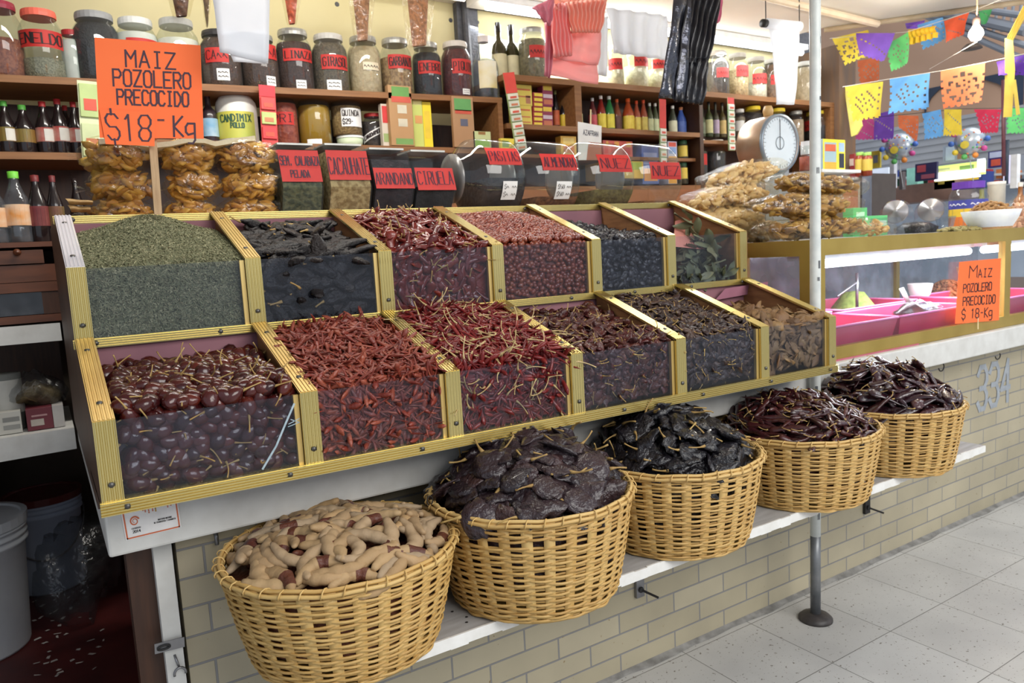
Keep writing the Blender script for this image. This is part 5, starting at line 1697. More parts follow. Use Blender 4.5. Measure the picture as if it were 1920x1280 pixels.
board('shelf_board', 2.11, 3.50, 3.34, 3.62, 1.909, 1.911, .018, SW, sh2)
carton(1205, 268, 1236, 340, 3.36, .1, (84, 110, 186), 'blue and orange cereal box left of the green packet strip', 'box', z=1.757, accents=[(.1, .5, .9, .8, (150, 160, 210)), (.1, .08, .9, .4, (232, 160, 70))])
for k in range(2):
    c, a, b, z, H = carton(1253, 264 + 40 * k, 1270, 303 + 40 * k, 3.36, .08, (196, 196, 220), 'small white, blue and orange box, ' + ('upper' if k == 0 else 'lower') + ' of two right of the packet strip', 'box', z=1.757, accents=[(.1, .75, .9, .95, (206, 80, 60)), (.1, .42, .9, .72, (130, 160, 210)), (.05, .02, .95, .3, (236, 170, 70))])
    c.location.z = 1.758 + (1 - k) * (H + .001)
for k in range(2):
    t, c, s = jar(1270, 262 + 42 * k, 1291, 302 + 42 * k, 3.40, None, 'small jar with green lid and yellow label, ' + ('upper' if k == 0 else 'lower') + ' of the two', GR((90, 84, 60), (70, 66, 48), 60), 268 + 42 * k, plain((40, 84, 56)), ((1271.5, 272 + 42 * k, 1289.5, 292 + 42 * k), None, YL, BLK), None, group='green-lidded small jars', lidh=.2)
    t.location.z = 1.7585 + (1 - k) * (40 * s + .002)


def strip(us, vs, y, lab, head, n, c1, c2, w, lean=0):
    """hanging card of small packets"""
    a, b = aty(us[0], vs[0], y), aty(us[1], vs[1], y)
    s = mpp((a + b) / 2)
    W = w * s
    t = thing('packet_strip', lab, 'packet strip', tuple(b))
    d = b - a
    mb = MB()
    beam(mb, a, b, (0, -1, 0), W, .0015)
    mb.build('backing_card', plain(c1), t)
    if head:
        mb = MB()
        beam(mb, a + d * .0 + (0, -.002, 0), a + d * head[1] + (0, -.002, 0), (0, -1, 0), W * .98, .001)
        mb.build('header', plain(head[0]), t)
    h0 = head[1] if head else 0
    for k in range(n):
        f0, f1 = h0 + (1 - h0) * (k + .08) / n, h0 + (1 - h0) * (k + .92) / n
        mb = MB()
        beam(mb, a + d * f0 + (0, -.008, 0), a + d * f1 + (0, -.008, 0), (0, -1, 0), W * .9, .006)
        o = soften(mb.build('packet', plain(c2[k % len(c2)]), t), .002, 1)
        mb = MB()
        beam(mb, a + d * (f0 + (f1 - f0) * .45) + (0, -.0092, 0), a + d * (f0 + (f1 - f0) * .8) + (0, -.0092, 0), (0, -1, 0), W * .55, .001)
        mb.build('picture', plain((196, 120, 84) if k % 2 else (206, 84, 64)), o)
    return t


strip((166, 176), (152, 300), 3.27, 'hanging card of green and white recipe packets left of the orange sign', None, 2, (206, 214, 176), [(176, 196, 130), (196, 208, 160)], 38)
strip((500, 508), (160, 290), 3.27, 'red and green hanging strip of packets left of the yellow-lidded jar', ((206, 44, 56), .16), 4, (196, 60, 60), [(206, 70, 70), (176, 190, 120), (212, 60, 64)], 30)
strip((953, 978), (136, 282), 3.25, 'long hanging strip of packets below the big oil bottle', ((208, 70, 60), .26), 8, (150, 166, 110), [(214, 214, 196), (200, 206, 190)], 26)
strip((1242, 1244), (186, 336), 3.25, 'hanging packet strip with red top just under the black bags', ((206, 66, 60), .36), 7, (150, 180, 130), [(220, 220, 210), (204, 210, 196)], 17)
strip((1370, 1372), (183, 282), 3.25, 'hanging packet strip on the shelf post left of the scale', ((206, 70, 70), .12), 7, (150, 180, 130), [(220, 220, 210), (204, 210, 196)], 18)
carton(940, 262, 965, 285, 3.2, .02, (226, 206, 70), 'yellow packet at the foot of the long packet strip', 'packet', z=1.90, name='packet', accents=[(.1, .3, .6, .8, (130, 160, 90))])
# AZAFRAN card
a, b = aty(1085, 268, 3.0), aty(1127, 272, 3.0)
s = mpp(a)
t = thing('price_card', 'white card reading AZAFRAN standing above the round jars', 'sign', tuple((a + b) / 2))
q = [aty(*p, 3.0) for p in ((1085, 300), (1127, 300), (1128, 236), (1084, 228))]
mb = MB()
mb.hexa([*q, *[p + np.array([0, .004, 0]) for p in q]])
mb.build('card', WLAB, t)
mb = MB()
write(mb, 'AZAFRAN', lambda x, y, o_: tuple((q[0] * (1 - x) + q[1] * x) * (1 - y) + (q[3] * (1 - x) + q[2] * x) * y + np.array([0, -.001, 0])), .2, .68, .86, .13, .022)
mb.build('lettering', plain((110, 110, 120)), t)
mb = MB()
beam(mb, aty(1108, 236, 3.002), aty(1108, 205, 3.002), (0, -1, 0), .006, .004)
mb.build('stick', plain((226, 206, 160)), t)
mb = MB()
q2 = [aty(*p, 2.998) for p in ((1100, 300), (1128, 300), (1127, 268), (1104, 266))]
mb.hexa([*q2, *[p + np.array([0, .001, 0]) for p in q2]])
mb.build('brown_sticker', plain((172, 106, 80)), t)
# ================================================================== ON TOP OF THE STAND
TOPZ = lambda x: 1.5305 + (x - XL) * 0.0028
BAGP = glass('crinkled_bag', (252, 250, 244), 0.16, 0.02, 0.10, 0.9, 26.0, (230, 226, 214), base=0.05)


def patch(P, f=lambda u, v: 0.0, nu=10, nv=10, nrm=(0, -1, 0)):
    """bilinear sheet through four corner points with a relief along nrm: returns verts"""
    P = [np.array(p, float) for p in P]
    n = np.array(nrm, float)

    def fn(u, v):
        return (P[0] * (1 - u) + P[1] * u) * (1 - v) + (P[3] * (1 - u) + P[2] * u) * v + n * f(u, v)
    return fn


HP = [(.046, 0), (0, .42), (.034, .93), (.05, 1.0), (.17, 1.0), (.17, 0)]
for u0, u1, vt, fl, fc, lines, lv, lab in (
        (532, 611, 271, .56, GR((112, 112, 82), (70, 76, 58), 70), [('SEM. CALABAZA', (.04, .52, .98, .28)), ('PELADA', (.24, .14, .7, .22))], (.50, .92), 'faceted candy jar of pumpkin seeds marked SEM. CALABAZA PELADA'),
        (622, 702, 272, .90, GR((196, 170, 122), (150, 122, 78), 60), [('CACAUHATE', (.03, .2, .98, .55))], (.52, .92), 'faceted candy jar full of peanuts marked CACAUHATE'),
        (706, 781, 280, .84, GR((48, 34, 42), (32, 24, 32), 60), [('ARANDANO', (.03, .2, .98, .55))], (.42, .72), 'faceted candy jar of dark cranberries marked ARANDANO'),
        (784, 858, 284, .44, GR((30, 26, 30), (20, 18, 22), 50), [('CIRUELA', (.05, .25, .95, .58))], (.40, .74), 'faceted candy jar of black prunes marked CIRUELA')):
    y = 2.33
    a, b = aty(u0, 380, y), aty(u1, 380, y)
    s = mpp((a + b) / 2)
    z = TOPZ(a[0]) + .0015
    H = (aty((u0 + u1) / 2, vt, y + .04)[2] - z)
    t = thing('candy_jar', lab, 'jar', ((a[0] + b[0]) / 2, y + .09, z), 'faceted candy jars')
    pr = [(y + p, z + q * H) for p, q in HP]
    soften(MB().prism(pr, 0, a[0], b[0]).build('jar_body', GLASSJ, t), .006, 2)

    def clip(f, ins=.006):
        out = []
        zs = [q for p, q in HP]
        for (p0, q0), (p1, q1) in zip(HP[:3], HP[1:4]):
            out.append((p0, q0)) if q0 <= f else None
            if q0 < f < q1:
                out.append((p0 + (p1 - p0) * (f - q0) / (q1 - q0), f))
        return [(y + ins + p, z + .004 + q * H * .985) for p, q in out] + [(y + .165, z + .004 + f * H * .985), (y + .165, z + .004)]
    MB().prism(clip(fl), 0, a[0] + .005, b[0] - .005).build('contents', fc, t)
    MB().box((a[0] + .01, y + .052, z + H), (b[0] - .01, y + .165, z + H + .006)).build('lid', TIN, t)

    def fac(x, yv, off=0.0, a=a, b=b, z=z, H=H, lv=lv):
        q = lv[0] + (lv[1] - lv[0]) * yv
        (p0, q0), (p1, q1) = HP[1], HP[2]
        p = p0 + (p1 - p0) * (q - q0) / (q1 - q0)
        return (a[0] + (b[0] - a[0]) * x, y + p - .0025 - off, z + q * H)
    mb = MB()
    mb.grid(lambda u, v: fac(.02 + .96 * u, v), 1, 1)
    o = mb.build('label', REDL, t)
    mb = MB()
    for st, (xa, ya, xb, h) in lines:
        write(mb, st, fac, xa, ya, xb, h, .026, .10, off=.0008)
    mb.build('lettering', INK, o)
for i, (u0, u1, vt, fl, fc, st, lv, lab, tagp) in enumerate((
        (848, 950, 262, .46, GR((40, 36, 40), (24, 22, 26), 60), 'PASITAS', (.62, .84), 'round candy jar of black raisins marked PASITAS', 1),
        (942, 1051, 266, .22, GR((140, 92, 58), (100, 62, 40), 60), 'ALMENDRA', (.56, .78), 'round candy jar of almonds marked ALMENDRA with a price tag', 1),
        (1048, 1150, 268, .30, GR((122, 112, 66), (92, 82, 48), 60), 'NUEZ', (.54, .78), 'round candy jar marked NUEZ with greenish nuts', 0),
        (1143, 1238, 270, .14, GR((196, 142, 100), (160, 110, 74), 60), 'NUEZ', (.44, .68), 'rightmost round candy jar marked NUEZ, nearly empty', 0))):
    y = 2.46
    a, b = aty(u0, 350, y), aty(u1, 350, y)
    z = TOPZ(a[0]) + .0015
    H = aty((u0 + u1) / 2, vt, y)[2] - z
    R = H / 2
    t = thing('round_candy_jar', lab, 'jar', ((a[0] + b[0]) / 2, y, z), 'round candy jars')
    L = b[0] - a[0]
    C0 = np.array([a[0], y, z + R])
    pr = [(R * .58, 0), (R * .60, .012), (R * .80, L * .16), (R * .97, L * .28), (R, L * .36), (R, L * .92), (R * .96, L * .98), (R * .90, L), (1e-4, L)]
    MB().lathe(pr, C0, 36, (1, 0, 0)).build('jar_body', GLASSJ, t, True)
    MB().lathe([(1e-4, -.012), (R * .45, -.010), (R * .62, -.004), (R * .62, .006)], C0, 28, (1, 0, 0)).build('lid', plain((120, 118, 116), .3, .3), t, True)
    ch = -R + 2 * R * fl
    th0 = math.asin(max(-1, min(1, ch / R)))
    pts = [(y + R * .96 * math.cos(q), z + R + R * .96 * math.sin(q)) for q in np.linspace(th0, -math.pi - th0, 20)]
    MB().prism(pts, 0, a[0] + L * .30, b[0] - .004).build('contents', fc, t)

    def cy(x, yv, off=0.0, a=a, L=L, z=z, R=R, lv=lv):
        q = lv[0] + (lv[1] - lv[0]) * yv
        sn = max(-.99, min(.99, 2 * q - 1))
        th = math.asin(sn)
        return (a[0] + L * x, y - (R * 1.01 + off) * math.cos(th), z + R + (R * 1.01 + off) * sn)
    mb = MB()
    x0_, x1_ = (.34, .93)
    mb.grid(lambda u, v: cy(x0_ + (x1_ - x0_) * u, v), 1, 6)
    o = mb.build('label', REDL, t, True)
    mb = MB()
    write(mb, st, cy, x0_ + .03, .2, x1_ - .02, .56, .015, .05, off=.003)
    mb.build('lettering', INK, o)
    if tagp:
        mb = MB()
        lv2 = (.20, .42)
        c2 = lambda x, yv, off=0.0: cy(x, (lv2[0] + (lv2[1] - lv2[0]) * yv - lv[0]) / (lv[1] - lv[0]), off)
        mb.grid(lambda u, v: c2(.56 + .26 * u, v, .001), 1, 5)
        o = mb.build('price_tag', WLAB, t, True)
        mb = MB()
        for k in (0.6, 0.2):
            write(mb, '$50 ~~' if i == 1 else '$~ ~~', c2, .58, k, .81, .22, .008, .1, off=.004)
        mb.build('lettering', BLK, o)


# ------------------------------------------------------------------ bags of fried chips
def chipbag(c, dims, rot, lab, cm, group, nchip, seed, chip=(.034, .018), tails=True, flat=.22):
    """pillow bag: dims = half sizes; rot = euler; knotted tails at the ends"""
    r = np.random.default_rng(seed)
    a, b, h = dims
    t = thing('chip_bag', lab, 'bag', tuple(c), group)
    R = np.array(Matrix.Rotation(rot[2], 3, 'Z') @ Matrix.Rotation(rot[1], 3, 'Y') @ Matrix.Rotation(rot[0], 3, 'X'))
    c = np.array(c)
    mb = MB()
    nu, nv = 30, 22
    ph = r.uniform(0, 6.28, 6)

    def f(u, v):
        th, la = 2 * math.pi * u, math.pi * (v - .5)
        ex = lambda q, p: math.copysign(abs(q) ** p, q)
        cl = ex(math.cos(la), .55)
        p = np.array([a * ex(math.sin(la), .8), b * cl * ex(math.cos(th), .7), h * cl * ex(math.sin(th), .8)])
        w = 1 + .05 * math.sin(4 * th + 7 * v + ph[0]) + .04 * math.sin(9 * th - 11 * v + ph[1]) + .03 * math.sin(17 * v + 3 * th + ph[2])
        if tails and (v < .06 or v > .94):
            p[0] *= 1.10
        return R @ (p * [1, w, w]) + c
    mb.grid(f, nu, nv)
    if tails:
        for sgn in (-1, 1):
            q0 = R @ np.array([sgn * a * 1.02, 0, -.1 * h]) + c
            for k in range(5):
                d = R @ np.array([sgn * .03, .014 * (k - 2), .012 * math.sin(k * 2.1 + ph[3])])
                mb.add([q0 + R @ np.array([0, .004 * (k - 2.5), 0]), q0 + R @ np.array([0, .004 * (k - 1.5), 0]), q0 + d + R @ np.array([0, .012, .004]), q0 + d], [(0, 1, 2, 3)])
    mb.build('plastic', BAGP, t, True)
    ck = MB()
    shp = [pod(chip[0] * r.uniform(.8, 1.3), chip[1] * r.uniform(.8, 1.2), flat, r.uniform(-.016, .016), .3, int(r.integers(1, 9999)), 'egg', 5, 7, 1.5)[0] for _ in range(6)]
    for k in range(nchip):
        d = r.normal(0, 1, 3)
        d /= np.linalg.norm(d)
        q = d * np.array([a * .86, b * .80, h * .86]) * r.uniform(.5, 1.0)
        V, Fs = shp[k % 6]
        E_ = np.array(Matrix.Rotation(r.uniform(0, 6.28), 3, 'Z') @ Matrix.Rotation(r.uniform(-.9, .9), 3, 'X') @ Matrix.Rotation(r.uniform(-.6, .6), 3, 'Y'))
        ck.add((V @ E_.T + q) @ R.T + c, Fs)
    o = ck.build('chips', cm, t, True)
    o['kind'] = 'stuff'
    return t


CHIPY = mat('golden_plantain_chips', (214, 166, 66), (168, 112, 42), 30, .5, rnd=[(226, 182, 76), (184, 124, 48), (238, 200, 98), (140, 88, 36), (216, 164, 60)], coat=.3)
CHIPP = mat('pale_corn_chips', (250, 226, 166), (242, 208, 136), 30, .55, trans=.4, rnd=[(252, 234, 184), (244, 212, 142), (254, 240, 200), (248, 218, 150)])
CHIPO = mat('olive_brown_chips', (216, 168, 66), (166, 116, 44), 30, .5, trans=.25, rnd=[(226, 182, 76), (170, 116, 44), (240, 204, 100), (130, 86, 36), (204, 154, 58)], coat=.3)
cols = [((150, 288), 2.44, 'left stack by the sign stick'), ((300, 408), 2.44, 'middle stack right of the sign stick'), ((404, 528), 2.42, 'stack beside the candy jars')]
tiers = [(378, 404, 'bottom'), (326, 368, 'middle'), (277, 325, 'top')]
k = 0
for (u0, u1), y, cn in cols:
    z = TOPZ(.5) + .001
    for (v1, v0, tn), hh in zip(tiers, (.040, .046, .052)):
        ca, cb = aty(u0, 330, y), aty(u1, 330, y)
        du = (-.006, .008, 0)[k % 3]
        cx = (ca[0] + cb[0]) / 2 + du
        chipbag((cx, y, z + hh), ((cb[0] - ca[0]) / 2 * .92, .085, hh), (0, (.03, -.04, .02)[k % 3], (.1, -.06, .04, -.12)[k % 4]), tn + ' bag of golden plantain chips in the ' + cn, CHIPY, 'plantain chip bags on the stand', 150, 50 + k, (.040, .021), flat=.4)
        z += 2 * hh * .86
        k += 1
# cream foam sheet over the bags, with a dip
xs_ = [(186, 270), (215, 268), (252, 272), (290, 277), (320, 274), (352, 267), (384, 268), (404, 274), (440, 268), (479, 263)]
mb = MB()
pt = [aty(u, v, 2.36) for u, v in xs_]
ptb = [p + np.array([.01, .22, .0]) for p in pt]
for p, q, pb, qb in zip(pt, pt[1:], ptb, ptb[1:]):
    d = np.array([0, 0, .014])
    mb.hexa([p, q, qb, pb, p + d, q + d, qb + d, pb + d])
tag(mb.build('foam_sheet', mat('cream_foam', (236, 228, 194), (224, 214, 178), 30, .8, bump=.3), loc=pt[4]), 'wavy cream foam sheet lying over the plantain chip bags', 'sheet')
# big fried sheets left of the bags
mb = MB()
for k, (u0, u1, v0, v1) in enumerate(((122, 172, 366, 384), (126, 168, 378, 398))):
    A_ = [aty(u0, v0 + 6, 2.30), aty(u1, v0 + 10, 2.34), aty(u1, v1, 2.34), aty(u0 + 8, v1, 2.30)]
    fn = patch(A_, lambda u, v: .022 * math.sin(3.1 * v) + .006 * math.sin(9 * u))
    mb.grid(fn, 8, 8)
    fn2 = patch([q + np.array([.002, .004, .0]) for q in A_], lambda u, v: .022 * math.sin(3.1 * v) + .006 * math.sin(9 * u))
    mb.grid(fn2, 8, 8)
tag(mb.build('fried_sheet', mat('fried_tan', (172, 142, 92), (142, 110, 66), 20, .6), smooth=True, loc=aty(140, 398, 2.3)), 'curled tan fried sheets lying at the left end of the stand top', 'snack')

# ------------------------------------------------------------------ orange price signs
ORA = mat('fluorescent_orange_card', (255, 118, 58), (252, 110, 50), 4, .7)


def pxsheet(px, y, th=.0012):
    q = [aty(u, v, y) for u, v in px]
    mb = MB()
    mb.hexa([*q, *[p + np.array([0, th, 0]) for p in q]])

    def fn(x, yv, off=0.0):
        p = (q[0] * (1 - x) + q[1] * x) * (1 - yv) + (q[3] * (1 - x) + q[2] * x) * yv
        return (p[0], p[1] - off, p[2])
    return mb, fn, q


t = thing('price_sign', 'large orange hand-lettered price sign on a stick in the herb mound', 'sign', tuple(aty(296, 392, 2.06)))
mb = MB()
beam(mb, aty(287, 270, 2.062), aty(297, 402, 2.068), (0, -1, 0), .018, .008, 0)
beam(mb, aty(284, 150, 2.062), aty(287, 270, 2.062), (0, -1, 0), .018, .008, 0)
mb.build('stick', mat('pine_stick', (196, 164, 124), (170, 136, 98), 30, .6, stretch=(6, 6, .6)), t)
mb, fn, q = pxsheet([(187, 258), (382, 260), (376, 85), (177, 70)], 2.05)
o = mb.build('card', ORA, t)
mb = MB()
PXF = lambda u, v: ((u - 182) / 197.0, (262 - v) / 184.0)
for st, x0_, yb, x1_, h in (('MAIZ', .26, .73, .76, .165), ('POZOLERO', .14, .53, .90, .165), ('PRECOCIDO', .17, .342, .87, .15)):
    write(mb, st, fn, x0_, yb, x1_, h, .018, .05, off=.0006)
write(mb, 'Kg', fn, .69, .02, .93, .21, .021, .06, off=.0006)
write(mb, '==', fn, .545, .155, .615, .055, .009, .06, off=.0006)
mb.build('lettering', INK, o)
mb, fn, q = pxsheet([(198, 270), (290, 274), (290, 209), (186, 205)], 2.046)
o = mb.build('pasted_card', ORA, t)
mb = MB()
write(mb, '$18', fn, .05, .14, .97, .74, .040, .05, off=.0006)
mb.build('lettering', INK, o)

# ------------------------------------------------------------------ bags hanging in the stall
def hung(name, lab, px, y, folds, mats, cat='bags', relief=.012, hook=None, group=None):
    t = thing(name, lab, cat, tuple(aty(*px, y)), group)
    for (pts, dy, npl, amp, m, pn) in folds:
        q = [aty(u, v, y + dy) for u, v in pts]
        mb = MB()
        fn = patch([q[3], q[2], q[1], q[0]], lambda u, v: amp * math.sin(2 * math.pi * npl * u + .8 * math.sin(4 * v)) + .4 * amp * math.sin(11 * v + 5 * u))
        mb.grid(fn, max(8, npl * 8), 10)
        o = mb.build(pn, m, t, True)
        so = o.modifiers.new('film', 'SOLIDIFY')
        so.thickness = .0015
    return t


PKS = mat('salmon_pink_plastic', (255, 196, 190), (254, 182, 178), 5, .45, trans=.45)
PKC = mat('coral_plastic', (255, 204, 184), (255, 190, 170), 5, .45, trans=.45)
PKM = mat('mauve_pink_plastic', (226, 146, 160), (214, 132, 146), 5, .45, trans=.35)
hung('plastic_bag_bundle', 'bundle of folded pink and coral plastic bags hanging above the shelves', (1075, 5), 2.30, [
    (((1026, 100), (1118, 112), (1122, 158), (1020, 140)), .03, 1, .006, PKS, 'lower_fold'),
    (((1030, 60), (1128, 56), (1122, 122), (1024, 108)), .02, 2, .008, PKS, 'middle_fold'),
    (((1022, 40), (1040, 36), (1032, 146), (1020, 142)), .0, 2, .006, PKM, 'edge_fold'),
    (((1030, 8), (1062, 6), (1074, 104), (1036, 108)), -.02, 5, .010, PKS, 'pleated_handles'),
    (((1060, 4), (1138, -4), (1126, 60), (1070, 62)), -.03, 9, .010, PKC, 'pleated_handles'),
    (((998, 14), (1040, -6), (1032, 48), (1014, 36)), -.035, 2, .008, PKM, 'upper_flap'),
    (((1026, -10), (1142, -10), (1128, 24), (1040, 22)), -.01, 4, .010, PKC, 'top_fold')], None)
BKG = mat('black_film', (20, 20, 26), (30, 30, 38), 20, .3, coat=.3, bump=.3, bscale=30)
BKS = mat('shiny_black_film', (58, 60, 70), (92, 94, 106), 24, .2, metal=.7, coat=.5, bump=1.0, bscale=26)
hung('plastic_bag_bundle', 'bundle of black plastic bags hanging right of the white bags', (1300, 0), 2.20, [
    (((1266, -8), (1298, -8), (1284, 186), (1234, 184)), -.03, 1, .008, BKS, 'glossy_fold'),
    (((1286, -8), (1354, -10), (1328, 118), (1268, 118)), -.02, 6, .010, BKG, 'pleated_fold'),
    (((1268, 110), (1330, 110), (1318, 196), (1262, 190)), -.018, 5, .010, BKG, 'lower_fold'),
    (((1345, -6), (1356, -4), (1350, 40), (1344, 44)), .02, 1, .004, plain((196, 90, 120)), 'pink_edge')], None)
WFILM = mat('white_film', (250, 251, 253), (244, 246, 250), 6, .35, trans=.45)
hung('plastic_bag_bundle', 'flat white plastic bag stack hanging at the upper left over the seed jars', (455, 4), 1.95, [
    (((398, -12), (506, -12), (503, 118), (412, 98)), 0, 1, .003, WFILM, 'bag_sheet'),
    (((412, 60), (503, 60), (503, 119), (438, 116)), .004, 1, .002, WFILM, 'bag_sheet')], None)
hung('plastic_bag_bundle', 'thin white plastic bags hanging between the pink and black bags', (1190, 20), 2.6, [
    (((1138, 14), (1252, 30), (1250, 112), (1150, 100)), .02, 4, .008, WFILM, 'bag_sheet'),
    (((1118, 40), (1140, 30), (1138, 143), (1120, 141)), -.02, 1, .003, WFILM, 'narrow_sheet')], None)
t = hung('plastic_bag_roll', 'roll of white plastic bags hanging near the pole with one bag pulled down', (1468, 46), 2.85, [
    (((1444, 54), (1500, 58), (1490, 196), (1456, 196)), -.045, 1, .006, WFILM, 'pulled_bag')], None, 'bag roll')
mb = MB()
beam_a, beam_b = aty(1436, 44, 2.85), aty(1499, 50, 2.85)
mb.tube([beam_a, beam_b], .028, 16)
mb.build('roll', WFILM, t, True)
mb = MB()
d = (beam_b - beam_a) / np.linalg.norm(beam_b - beam_a)
mb.tube([beam_a - d * .03, beam_a], .022, 12)
mb.build('core_end', MDK, t, True)
mb = MB()
mb.tube([beam_b, beam_b + np.array([0, 0, .30])], .003, 6)
mb.tube([beam_a, beam_a + np.array([0, 0, .30])], .003, 6)
mb.build('hanging_wire', MDK, t, True)
# pouches hanging over the top shelf jars
for (u0, v0, u1, v1), c1, lab in (((312, -12, 366, 32), (98, 62, 46), 'brown spice pouch hanging over the second white powder jar'), ((376, -8, 398, 52), (120, 96, 78), 'dark-rimmed pouch hanging left of the white bag stack'),
                                  ((526, -10, 566, 46), (206, 92, 60), 'colourful printed pouch hanging over the LINAZA jar'), ((652, -10, 704, 78), (166, 118, 84), 'clear pouch of tan powder hanging over the cream powder jar'),
                                  ((752, -8, 816, 88), (178, 122, 84), 'clear pouch of orange-tan powder hanging over the ENEBRO jar')):
    y = 3.30
    A_ = [aty(u0, v0, y), aty(u1, v0, y), aty(u1 - 10, v1, y), aty(u0 + 12, v1, y)]
    t = thing('spice_pouch', lab, 'pouch', tuple((A_[2] + A_[3]) / 2), 'pouches hanging over the jars')
    for nm, m, kx, am in (('pouch_film', BAGP, 1.0, .035), ('pouch_contents', GR(c1, tuple(int(q * .75) for q in c1), 60), .62, .024)):
        mb = MB()
        cx = sum(A_) / 4
        Q = [cx + (p - cx) * np.array([kx, 1, 1 if nm == 'pouch_film' else .96]) for p in A_]
        for sg in (1, -1):
            fn = patch([Q[3], Q[2], Q[1], Q[0]], lambda u, v: sg * am * (math.sin(math.pi * u) ** .6 if 0 < u < 1 else 0) * (.5 + .5 * math.sin(math.pi * min(1, v * 1.2))) * (1 + .25 * math.sin(9 * u + 13 * v)))
            mb.grid(fn, 10, 12)
        mb.build(nm, m, t, True)
# fluorescent tube under the canopy
t = thing('fluorescent_tube', 'lit white fluorescent tube under the canopy behind the hanging bags', 'lamp', (3.4, 3.52, 2.66))
TUBE = mat('lit_tube', (255, 255, 255), (250, 252, 255), 4, .5, emis=9.0, ecol=(246, 250, 255))
MB().tube([(2.15, 3.50, 2.69), (4.75, 3.50, 2.69)], .02, 12).build('tube', TUBE, t, True)
MB().box((2.1, 3.48, 2.712), (4.8, 3.62, 2.747)).build('fixture', plain((236, 236, 236)), t)
t = thing('fluorescent_tube', 'lit fluorescent tube at the top edge left of the dark wall post', 'lamp', (1.2, 3.5, 2.70))
MB().tube([(0.3, 3.50, 2.715), (2.02, 3.50, 2.715)], .018, 12).build('tube', mat('dim_tube', (255, 250, 240), None, 4, .5, emis=4.0, ecol=(255, 246, 230)), t, True)
MB().box((.28, 3.48, 2.735), (2.04, 3.60, 2.748)).build('fixture', plain((236, 236, 236)), t)
# ================================================================== GLASS CASE ON THE RIGHT
CG = mat('satin_gold_frame', (186, 160, 84), (170, 144, 68), 6, .42, metal=.55)
CX0, CX1, CY0, CY1, CZ0, CZ1 = 2.372, 5.4, 1.70, 2.62, 0.930, 1.385
case = thing('glass_case', 'gold-framed glass counter case with lit tube and pink tubs inside', 'display case', (3.8, 2.1, CZ0))
MB().box((CX0, CY0, CZ1 - .058), (CX1, CY0 + .03, CZ1)).build('top_rail', CG, case)
MB().box((CX0, CY0, CZ0), (CX1, CY0 + .03, CZ0 + .05)).build('bottom_rail', CG, case)
MB().box((CX0, CY0 + .03, CZ1 - .058), (CX0 + .03, CY1, CZ1)).build('end_rail', CG, case)
MB().box((CX0, CY0 + .03, CZ0), (CX0 + .03, CY1, CZ0 + .05)).build('end_rail', CG, case)
MB().box((CX0, CY0, CZ0 + .05), (CX0 + .06, CY0 + .03, CZ1 - .058)).build('corner_post', CG, case)
MB().box((CX0, CY0 + .03, CZ0 + .05), (CX0 + .03, CY0 + .065, CZ1 - .058)).build('corner_post', CG, case)
for x in (3.765, 5.1):
    MB().box((x, CY0, CZ0 + .05), (x + .055, CY0 + .03, CZ1 - .058)).build('mullion', CG, case)
for x in (3.05, 4.4):
    MB().box((x, CY1 - .03, CZ0 + .05), (x + .035, CY1, CZ1 - .058)).build('rear_mullion', CG, case)
CGL = glass('case_glass', (244, 247, 250), .12, .03, .05, 0, 4.0, base=.03)
for a, b in ((CX0 + .06, 3.765), (3.82, 5.1)):
    MB().box((a, CY0 + .012, CZ0 + .05), (b, CY0 + .017, CZ1 - .058)).build('front_glass', CGL, case)
MB().box((CX0 + .010, CY0 + .065, CZ0 + .05), (CX0 + .015, CY1 - .03, CZ1 - .058)).build('end_glass', glass('end_glass', (236, 240, 246), .2, .22, .06, 0, 5.0, (206, 214, 226), base=.12), case)  # strong diffuse share paints the bright reflection on the end pane
MB().box((CX0 + .03, CY1 - .012, CZ0 + .05), (CX1, CY1 - .006, CZ1 - .058)).build('rear_glass', glass('rear_glass', (190, 196, 202), .3, .34, .1, .1, 6.0, (196, 208, 222), base=.12), case)  # pale blue diffuse veil put in to brighten the case interior
MB().box((CX0 + .002, CY0 + .031, CZ1 - .012), (CX1, CY1, CZ1 - .002)).build('top_sheet', mat('case_top_white', (206, 208, 208), (190, 192, 194), 5, .35), case)
MB().box((CX0 + .03, CY0 + .031, CZ0), (CX1, CY1, CZ0 + .008)).build('case_floor', plain((206, 204, 204)), case)
t = thing('case_tube', 'lit white tube lamp inside the glass case', 'lamp', (3.55, 1.86, 1.285))
MB().tube([(2.52, 1.84, 1.288), (3.72, 1.84, 1.288)], .017, 12).build('tube', TUBE, t, True)
MB().box((2.48, 1.835, 1.305), (3.76, 1.90, 1.326)).build('fixture', plain((226, 228, 232)), t)
t = thing('case_tube', 'lit tube lamp inside the case section at the right frame edge', 'lamp', (4.4, 1.86, 1.285))
MB().tube([(3.86, 1.84, 1.288), (5.05, 1.84, 1.288)], .017, 12).build('tube', TUBE, t, True)
MB().box((3.84, 1.835, 1.305), (5.08, 1.90, 1.326)).build('fixture', plain((226, 228, 232)), t)
PT = mat('pink_plastic_tub', (200, 56, 98), (186, 46, 84), 6, .35, coat=.2)
PTL = mat('pink_tub_rim', (222, 116, 168), None, 6, .35)


